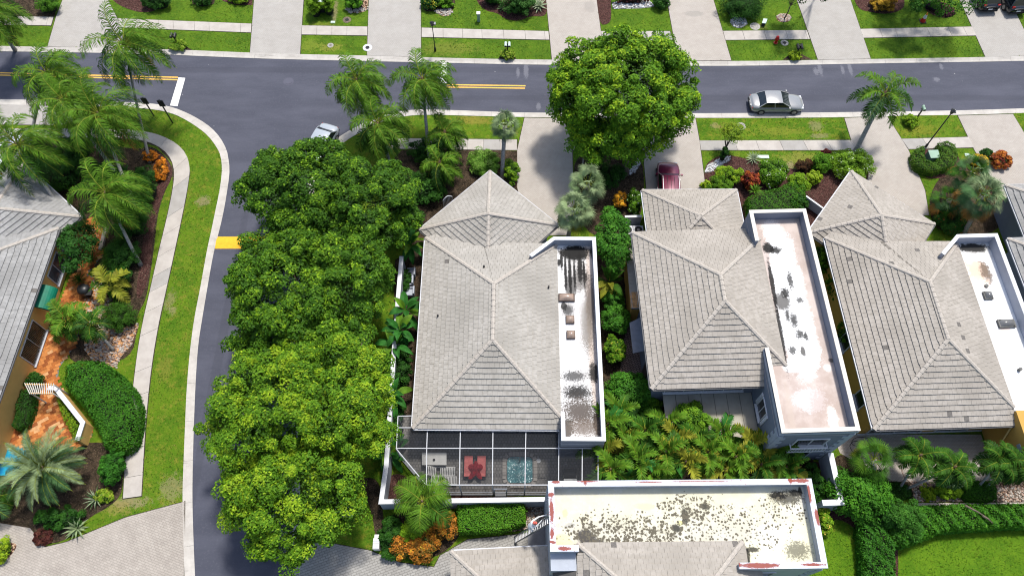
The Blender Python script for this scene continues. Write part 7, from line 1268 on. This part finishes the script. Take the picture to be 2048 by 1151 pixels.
# covered grill on the terracotta, units, courtyard seats
p = P(166, 578, .9); t = thing('covered_grill', (p.x, p.y, .15), 'round black covered grill on the terracotta patio', 'grill'); mb = MB(); mb.tube([(p.x, p.y, .15), (p.x, p.y, .85), (p.x, p.y, 1.05), (p.x, p.y, 1.14)], [.46, .5, .42, .1], 12); mb.mk('cover', M['black'], t, smooth=True); mb = MB(); mb.box((p.x + .45, p.y - .25, .8), (.5, .45, .06)); mb.mk('side_shelf', M['dark'], t)
for x, lb in ((1256, 'left of the pair'), (1277, 'right of the pair')):
    p = P(x, 459, .95); t = thing('air_conditioner', (p.x, p.y, .1), 'grey air conditioning unit behind the blue house garage, ' + lb, 'air conditioner', 'air conditioners by the small grey wall'); mb = MB(); mb.box((p.x, p.y, .5), (.8, .8, .85)); mb.mk('casing', M['trim'], t); mb = MB(); mb.disc(p, .33, .925, .955, 20); g_ = mb.mk('fan_grille', M['dark'], t); mb = MB(); mb.disc(p, .12, .955, .985, 12); mb.mk('hub', M['metal'], g_)
for i, (x, y, lb) in enumerate(((822, 545, 'far one'), (820, 583, 'near one'), (818, 562, 'by the small table'))):
    p = P(x, y, .45); t = thing('patio_chair', (p.x, p.y, .1), 'grey cushioned seat in the shaded side courtyard, ' + lb, 'chair', 'seats in the shaded side courtyard'); mb = MB(); mb.box((p.x, p.y, .36), (.72, .6, .16)); mb.mk('seat', M['wallb'], t); mb = MB(); mb.box((p.x + .32, p.y, .58), (.12, .66, .5)); mb.mk('backrest', M['wallb'], t)
    for s_ in (-1, 1): mb = MB(); mb.box((p.x, p.y + s_ * .33, .42), (.62, .08, .34)); mb.mk('armrest', M['gwall'], t)
p = P(812, 558, .4); t = thing('side_table', (p.x, p.y, .1), 'small square dark table in the shaded side courtyard', 'table'); mb = MB(); mb.box((p.x, p.y, .42), (.5, .7, .05)); mb.mk('tabletop', M['black'], t)
for sx in (-1, 1):
    for sy in (-1, 1): mb = MB(); mb.bar((p.x + sx * .2, p.y + sy * .3, .1), (p.x + sx * .2, p.y + sy * .3, .4), .04, .04); mb.mk('leg', M['black'], t)
# pergola gate, garden gate, louvred box
t = thing('pergola', P(80, 780, .1), 'little yellow slatted pergola over the orange patio walk', 'pergola'); a, b = P(50, 768, 2.2), P(108, 769, 2.2); a2, b2 = P(62, 786, 2.2), P(106, 786, 2.2)
for p_, q_ in ((a, b), (a2, b2)): mb = MB(); mb.bar(p_, q_, .07, .12); mb.mk('beam', M['must'], t)
for k in range(13): s = k / 12; mb = MB(); mb.bar(a.lerp(b, s) + Vector((0, .08, .08)), a2.lerp(b2, s) + Vector((0, -.08, .08)), .045, .06); mb.mk('slat', M['cap_cream'], t)
for q_ in (a, b, a2, b2): mb = MB(); mb.bar(Vector((q_.x, q_.y, .1)), Vector((q_.x, q_.y, 2.15)), .08, .08); mb.mk('post', M['cap_cream'], t)
a, b = P(886, 400, 1.6), P(904, 392, 1.6); t = thing('garden_gate', (a.x, a.y, .1), 'white barred gate at the corner of the grey garage', 'gate')
for k in range(8): s = k / 7; v = a.lerp(b, s); mb = MB(); mb.bar(Vector((v.x, v.y, .15)), Vector((v.x, v.y, 1.5 + .35 * math.sin(PI * s))), .04, .04); mb.mk('bar', M['white'], t)
mb = MB(); mb.tube([Vector((*a.lerp(b, k / 8)[:2], 1.52 + .35 * math.sin(PI * k / 8))) for k in range(9)], .04, 6); mb.mk('top_rail', M['white'], t)
p = P(752, 1086, .9); t = thing('louvred_box', (p.x, p.y, .11), 'white louvred box standing at the tip of the small lawn', 'utility box'); mb = MB(); mb.box((p.x, p.y, .5), (.42, .7, .78)); mb.mk('casing', M['plastic'], t)
for k in range(6): mb = MB(); mb.bar((p.x - .19, p.y - .28 + k * .11, .91), (p.x + .19, p.y - .28 + k * .11, .91), .05, .04); mb.mk('louvre', M['white'], t)
mb = MB(); mb.box((p.x - .02, p.y + .5, .5), (.3, .24, .5)); mb.mk('meter', M['plastic'], t)
def hose(label, pts, z=.14, r=.02, m='dark', name='hose'): v = smooth([P(x, y, z) for x, y in pts], 2); mb = MB(); mb.tube(v, r, 5); o = mb.mk(name, M[m], loc=v[0]); tag(o, label, name)
hose('black hose coiled on the paved patio by the two storey wing', [(1705, 902), (1698, 890), (1708, 880), (1722, 884), (1716, 893), (1700, 886), (1712, 872), (1740, 876), (1756, 886), (1766, 896)]); hose('thin dark cable heap on the patio near the leaning palms', [(1962, 905), (1955, 915), (1960, 928), (1968, 918), (1958, 908), (1966, 902), (1974, 915), (1962, 922), (1976, 930), (1980, 935)], name='cable'); hose('wire ring lying on the tan bed at the right edge', [(2020, 960), (2010, 972), (2018, 988), (2034, 992), (2046, 980), (2040, 965), (2022, 962), (2014, 975), (2026, 990)], r=.03, m='bark', name='wire'); hose('orange garden hose crossing the patio under the leaning palms', [(1802, 934), (1806, 948), (1812, 958), (1826, 966), (1832, 975)], r=.035, m='brick', name='hose')
hose('black cable lying on the pavers right of the spa', [(1060, 962), (1066, 957), (1085, 955), (1100, 957), (1112, 957)], name='cable')
for i, (x, y, x2, y2, lb) in enumerate(((1882, 975, 1890, 995, 'beside the low bright plants'), (1930, 1010, 1975, 1035, 'lying over the long hedge'), (1965, 1030, 1985, 1045, 'lower one on the long hedge'))): a, b = P(x, y, .25 if i == 0 else 1.6), P(x2, y2, .25 if i == 0 else 1.6); mb = MB(); mb.tube([a, a.lerp(b, .5) + Vector((0, 0, .1)), b], [.09, .06, .02], 6); tag(mb.mk('fallen_frond', M['bark'], loc=a), 'brown fallen frond stalk ' + lb, 'frond')
# loose stones: white and tan pieces big enough to read
rnd = random.Random(8)
def scatter(name, px, z, r0, r1, n, mt, label):
    poly = [tuple(P(x, y, z)[:2]) for x, y in px]; lo = (min(p[0] for p in poly), min(p[1] for p in poly)); hi = (max(p[0] for p in poly), max(p[1] for p in poly)); mb = MB(); k = 0; tr = 0
    while k < n and tr < n * 20:
        tr += 1; x, y = rnd.uniform(lo[0], hi[0]), rnd.uniform(lo[1], hi[1])
        if not inside((x, y), poly): continue
        k += 1; r = rnd.uniform(r0, r1); a0 = rnd.uniform(0, 6); h = r * rnd.uniform(.5, .9); ring_ = [(x + r * rnd.uniform(.8, 1.2) * math.cos(a0 + q * PI / 3), y + r * rnd.uniform(.6, 1.1) * math.sin(a0 + q * PI / 3), z) for q in range(6)]; top_ = [(x + (q_[0] - x) * .6, y + (q_[1] - y) * .6, z + h) for q_ in ring_]; mb.add(ring_ + top_, [tuple(range(6, 12))] + [(q, (q + 1) % 6, (q + 1) % 6 + 6, q + 6) for q in range(6)], rnd.randrange(len(mt)))
    o = mb.mk(name, [M[q] for q in mt], loc=(poly[0][0], poly[0][1], z), kind='stuff'); tag(o, label, 'stones')
scatter('gravel', [(1224, 5), (1300, 2), (1308, 14), (1226, 18)], .12, .05, .12, 260, ('white', 'walk2'), 'white stone strip before the dark red hedge'); scatter('gravel', [(1460, 40), (1472, 34), (1490, 36), (1495, 48), (1478, 57), (1464, 52)], .12, .05, .1, 240, ('white', 'walk2'), 'ring of white stones around a pale palm trunk'); scatter('gravel', [(1409, 345), (1415, 330), (1440, 316), (1462, 312), (1458, 322), (1420, 345)], .124, .05, .11, 260, ('white', 'walk2'), 'white stones at the edge of the front garden'); scatter('gravel', [(1234, 356), (1262, 340), (1275, 318), (1281, 325), (1270, 344), (1236, 360)], .13, .05, .11, 260, ('white', 'walk2'), 'curved band of white stones under the big round tree')
scatter('gravel', [(180, 560), (205, 565), (225, 620), (262, 660), (276, 645), (262, 690), (240, 715), (233, 735), (190, 728), (170, 700), (170, 600)], .122, .05, .13, 1400, ('terra3', 'brick', 'cap'), 'tan stone bed beside the terracotta patio'); scatter('gravel', [(1820, 962), (1930, 970), (2048, 975), (2048, 1002), (1830, 1002)], .12, .05, .12, 900, ('brick', 'cap', 'bark'), 'tan stone bed under the leaning palms'); scatter('gravel', [(866, 22), (895, 15), (907, 22), (897, 32), (884, 32)], .12, .06, .14, 80, ('cap', 'walk'), 'pale rocks edging the bed left of the pedestal'); scatter('gravel', [(1552, 33), (1562, 28), (1577, 29), (1583, 36), (1577, 43), (1563, 44)], .12, .05, .1, 200, ('brick', 'cap'), 'ring of reddish stones around the young tree')
scatter('gravel', [(1000, 1065), (1050, 1040), (1060, 1003), (1092, 1003), (1095, 1040), (1060, 1056)], .12, .05, .12, 400, ('cap', 'brick', 'bark'), 'river stones between the hedge block and ladder'); scatter('gravel', [(690, 20), (698, 5), (725, 16), (736, 12), (736, 20), (715, 27), (700, 26)], .12, .06, .14, 90, ('cap', 'walk'), 'pale rocks around the bright round bush'); scatter('gravel', [(170, 470), (205, 440), (212, 470), (200, 512), (185, 520)], .125, .04, .08, 60, ('cap', 'terra3'), 'scattered pebbles beside the orange walk')
# low edging bricks along the orange walk
eb = thing('brick_edging', P(205, 470, .1), 'low edging of pale bricks along the orange side walk', 'edging'); e0, e1 = P(212, 458, .15), P(202, 498, .15)
for k in range(12): v = e0.lerp(e1, k / 11); mb = MB(); mb.box(v + Vector((rnd.uniform(-.02, .02), 0, .06)), (.3, .16, .2)); mb.mk('brick', M['cap'], eb)
# ------------------------------------------------------------------ ladder and the person on it
f = P(1029, 1079, .12); tpz = Vector((nw.x - .07, P(1095, 1040, 6.9).y, 6.95)); t = thing('ladder', f, 'long aluminium extension ladder leaning against the pale blue wall', 'ladder'); ax_ = (tpz - f).normalized(); sdv = ax_.cross(Vector((0, 0, 1))).normalized() * .22
for s_ in (-1, 1): mb = MB(); mb.bar(f + sdv * s_, tpz + sdv * s_ + ax_ * .25, .05, .09); mb.mk('rail', M['metal'], t)
nr_ = 22
for k in range(nr_): v = f.lerp(tpz, (k + .6) / nr_); mb = MB(); mb.bar(v - sdv, v + sdv, .045, .045); mb.mk('rung', M['metal'], t)
def skinfig(name, joints, edges, mat, parent, sub=2, root=0):
    off = wloc(parent); me = bpy.data.meshes.new(name); me.from_pydata([tuple(Vector(j[0]) - off) for j in joints], edges, []); o = bpy.data.objects.new(name, me); link(o, parent); me.materials.append(mat)
    md = o.modifiers.new('skin', 'SKIN'); md.use_smooth_shade = True
    for i, v in enumerate(me.skin_vertices[0].data): v.radius = (joints[i][1], joints[i][2]); v.use_root = (i == root)
    sb = o.modifiers.new('sub', 'SUBSURF'); sb.levels = sub; sb.render_levels = sub; return o
fr_ = f.lerp(tpz, .60); fz = fr_.z; back = Vector((-.30, 0, 0)); U = Vector((0, 0, 1)); pel = fr_ + back * 1.0 + U * .88; ch = fr_ + Vector((-.12, .02, 0)) + U * 1.30; nk = ch + Vector((.07, 0, .22)); hdp = nk + Vector((.05, .02, .16)); fwd = Vector((1, 0, 0)); sy = Vector((0, 1, 0))
person = thing('person', (fr_.x - .2, fr_.y, fz), 'person in white work clothes and a red cap climbing the ladder by the wall', 'person')
hl_ = f.lerp(tpz, .86) - sdv; hr_ = Vector((nw.x - .06, ch.y + .55, ch.z + .28)); kn = [fr_ + Vector((-.02, s_ * .13, .47 + (.1 if s_ > 0 else 0))) for s_ in (-1, 1)]; ft = [fr_ + Vector((-.08, s_ * .12, .05 + (.0 if s_ < 0 else .28))) + (Vector((.1, 0, 0)) if s_ > 0 else Vector()) for s_ in (-1, 1)]
J = [(pel, .15, .12), (pel.lerp(ch, .5), .145, .11), (ch, .17, .12), (nk, .06, .06), (hdp, .085, .095), (ch + sy * -.2 + U * .06, .07, .07), (ch + sy * .2 + U * .06, .07, .07), ((ch + sy * -.26 + hl_) / 2 + Vector((-.03, -.06, -.12)), .05, .05), (hl_ + fwd * -.03, .032, .032), ((ch + sy * .24 + hr_) / 2 + Vector((-.05, .06, -.04)), .05, .05), (hr_, .032, .032), (pel + sy * -.11, .11, .11), (pel + sy * .11, .11, .11), (kn[0], .07, .07), (kn[1], .07, .07), (ft[0], .045, .045), (ft[1], .045, .045), (ft[0] + fwd * .16, .04, .035), (ft[1] + fwd * .16, .04, .035)]
skinfig('body', J, [(0, 1), (1, 2), (2, 3), (3, 4), (2, 5), (2, 6), (5, 7), (7, 8), (6, 9), (9, 10), (0, 11), (0, 12), (11, 13), (12, 14), (13, 15), (14, 16), (15, 17), (16, 18)], M['cloth_w'], person)
def ico(name, c, r, mat, parent, sc=(1, 1, 1), ns=14, nr=9, z0=-1.0):
    vs, fs = [], []
    for j in range(nr + 1):
        a = -PI / 2 + PI * j / nr
        for i in range(ns): vs.append((c[0] + r * sc[0] * math.cos(a) * math.cos(2 * PI * i / ns), c[1] + r * sc[1] * math.cos(a) * math.sin(2 * PI * i / ns), c[2] + r * sc[2] * max(z0, math.sin(a))))
    for j in range(nr):
        for i in range(ns): fs.append((j * ns + i, j * ns + (i + 1) % ns, (j + 1) * ns + (i + 1) % ns, (j + 1) * ns + i))
    return mk(name, vs, fs, mat, parent, smooth=True)
hd_ = ico('head', hdp + U * .04, .105, M['skin'], person, (1, .82, 1.2)); ico('nose', hdp + Vector((.11, 0, .02)), .018, M['skin'], hd_)
for s_ in (-1, 1): ico('ear', hdp + Vector((0, s_ * .088, .03)), .022, M['skin'], hd_); ico('eye', hdp + Vector((.092, s_ * .033, .05)), .012, M['dark'], hd_)
cp = ico('cap', hdp + U * .085, .118, flat('faded_red_cloth', (.42, .09, .07), .9), person, (1.02, .9, .95), z0=-.15); mb = MB(); mb.disc(hdp + Vector((.1, 0, 0)), .085, (hdp.z + .085), (hdp.z + .1), 12); mb.mk('brim', flat('cap_brim', (.42, .09, .07), .9), cp)
for hp, tgt in ((hl_, -sdv.normalized()), (hr_, sy)):
    hp = hp + Vector((-.02, 0, 0)); hb_ = [(hp, .035, .025), (hp + fwd * .03 + U * .06, .035, .02)]; o = skinfig('hand', hb_, [(0, 1)], M['skin'], person, 1)
    for k in range(4): a = hp + fwd * .03 + U * .08 + sy * ((k - 1.5) * .02); skinfig('finger', [(a, .009, .009), (a + U * .035 + fwd * .012, .008, .008), (a + U * (.05 - .004 * abs(k - 1)) + fwd * .035, .007, .007)], [(0, 1), (1, 2)], M['skin'], o, 1)
    a = hp + sy * .035 + U * .02; skinfig('thumb', [(a, .011, .011), (a + sy * .025 + U * .025 + fwd * .015, .009, .009)], [(0, 1)], M['skin'], o, 1)
for k in range(2): mb = MB(); mb.box(ft[k] + Vector((.07, 0, -.03)), (.28, .1, .06)); mb.mk('shoe', M['trim'], person)

# ------------------------------------------------------------------ turf blades and fallen bits, lying where the lawns and beds are
def inpoly(q, poly):
    c = np.zeros(len(q), bool); n = len(poly)
    for i in range(n):
        a, b = poly[i], poly[(i + 1) % n]; cond = (a[1] > q[:, 1]) != (b[1] > q[:, 1]); xx = (b[0] - a[0]) * (q[:, 1] - a[1]) / (b[1] - a[1] + 1e-9) + a[0]; c ^= cond & (q[:, 0] < xx)
    return c
def turf(label, poly, z, dens, seed, skip, pal, size=.13, up=.75, nm='grass', cat='grass', asp=.35):
    rs = np.random.RandomState(seed); A = np.array(poly); lo, hi = A.min(0), A.max(0); fr = np.array([tuple(P(x, y, 0)[:2]) for x, y in ((-30, -30), (2078, -30), (2078, 1180), (-30, 1180))]); lo = np.maximum(lo, fr.min(0)); hi = np.minimum(hi, fr.max(0))
    if (hi <= lo).any(): return
    q = rs.uniform(lo, hi, (int((hi - lo).prod() * dens), 2)); q = q[inpoly(q, poly) & inpoly(q, [tuple(v) for v in fr])]
    for s_ in skip: q = q[~inpoly(q + rs.normal(0, .035, q.shape), s_)]
    if not len(q): return
    n = len(q); C = np.c_[q, np.full(n, z) + rs.uniform(.0, .035, n)]; Nn = rs.normal(size=(n, 3)) * .75 + np.array([0, 0, up]); pal = np.array(pal); f = np.clip(.5 + .35 * np.sin(q[:, 0] * .9 + seed) * np.sin(q[:, 1] * 1.3) + rs.normal(0, .25, n), 0, 1) * (len(pal) - 1); i0 = np.clip(f.astype(int), 0, len(pal) - 2); f = (f - i0)[:, None]
    o = leaf_mesh(nm, C, Nn, size, (pal[i0] * (1 - f) + pal[i0 + 1] * f) / GAIN, None, (float(q[0, 0]), float(q[0, 1]), z), asp=asp, rs=rs); tag(o, label, cat, None, 'stuff')
ped = [tuple(p[:2]) for p in ()]
lots = ((N_LAWN, [(200, 200), (-200, 200)]), (S_LAWN, [(-13, -60), (200, -60), (200, 45)]), (W_LAWN, [(-22, -60), (-200, -60), (-200, 45)])); gl = ('short mown grass of the far verges and front lawns', 'short patchy grass on the near side of the main road', 'mown grass verge curving along the side street'); SK = COVER + BEDS
gp = (((.034, .090, .004), (.065, .14, .006), (.11, .185, .01), (.20, .24, .02)), ((.034, .095, .004), (.072, .155, .006), (.13, .195, .01), (.22, .22, .04)), ((.034, .095, .004), (.072, .155, .006), (.13, .19, .012), (.23, .215, .045)))
for i, (edge, ext) in enumerate(lots): turf(gl[i], [tuple(P(a, b, .1)[:2]) for a, b in edge] + ext, .103, 42, 40 + i, SK + LAWNS, gp[i])
for i, L_ in enumerate(LAWNS[:3]): turf(('fresh bright grass between the flat roof and the red mulch', 'fresh bright grass of the lower right corner lawn', 'shaded grass under the yellow green tree')[i], L_, .124, 55, 50 + i, [], ((.045, .115, .004), (.08, .165, .006), (.13, .21, .01)))
for i, B_ in enumerate(BEDS): turf('fallen leaves and bark chips in planting bed number %d' % i if False else 'loose bark chips and fallen leaves scattered on the planting beds', B_, .125, 26, 90 + i, COVER, ((.03, .018, .012), (.10, .06, .045), (.22, .15, .11)), .11, 1.2, 'bark_chips', 'mulch', .5)
bc = [o for o in COL.objects if o.name.startswith('bark_chips')]
for o in bc: o['group'] = 'loose bark chips on the planting beds'
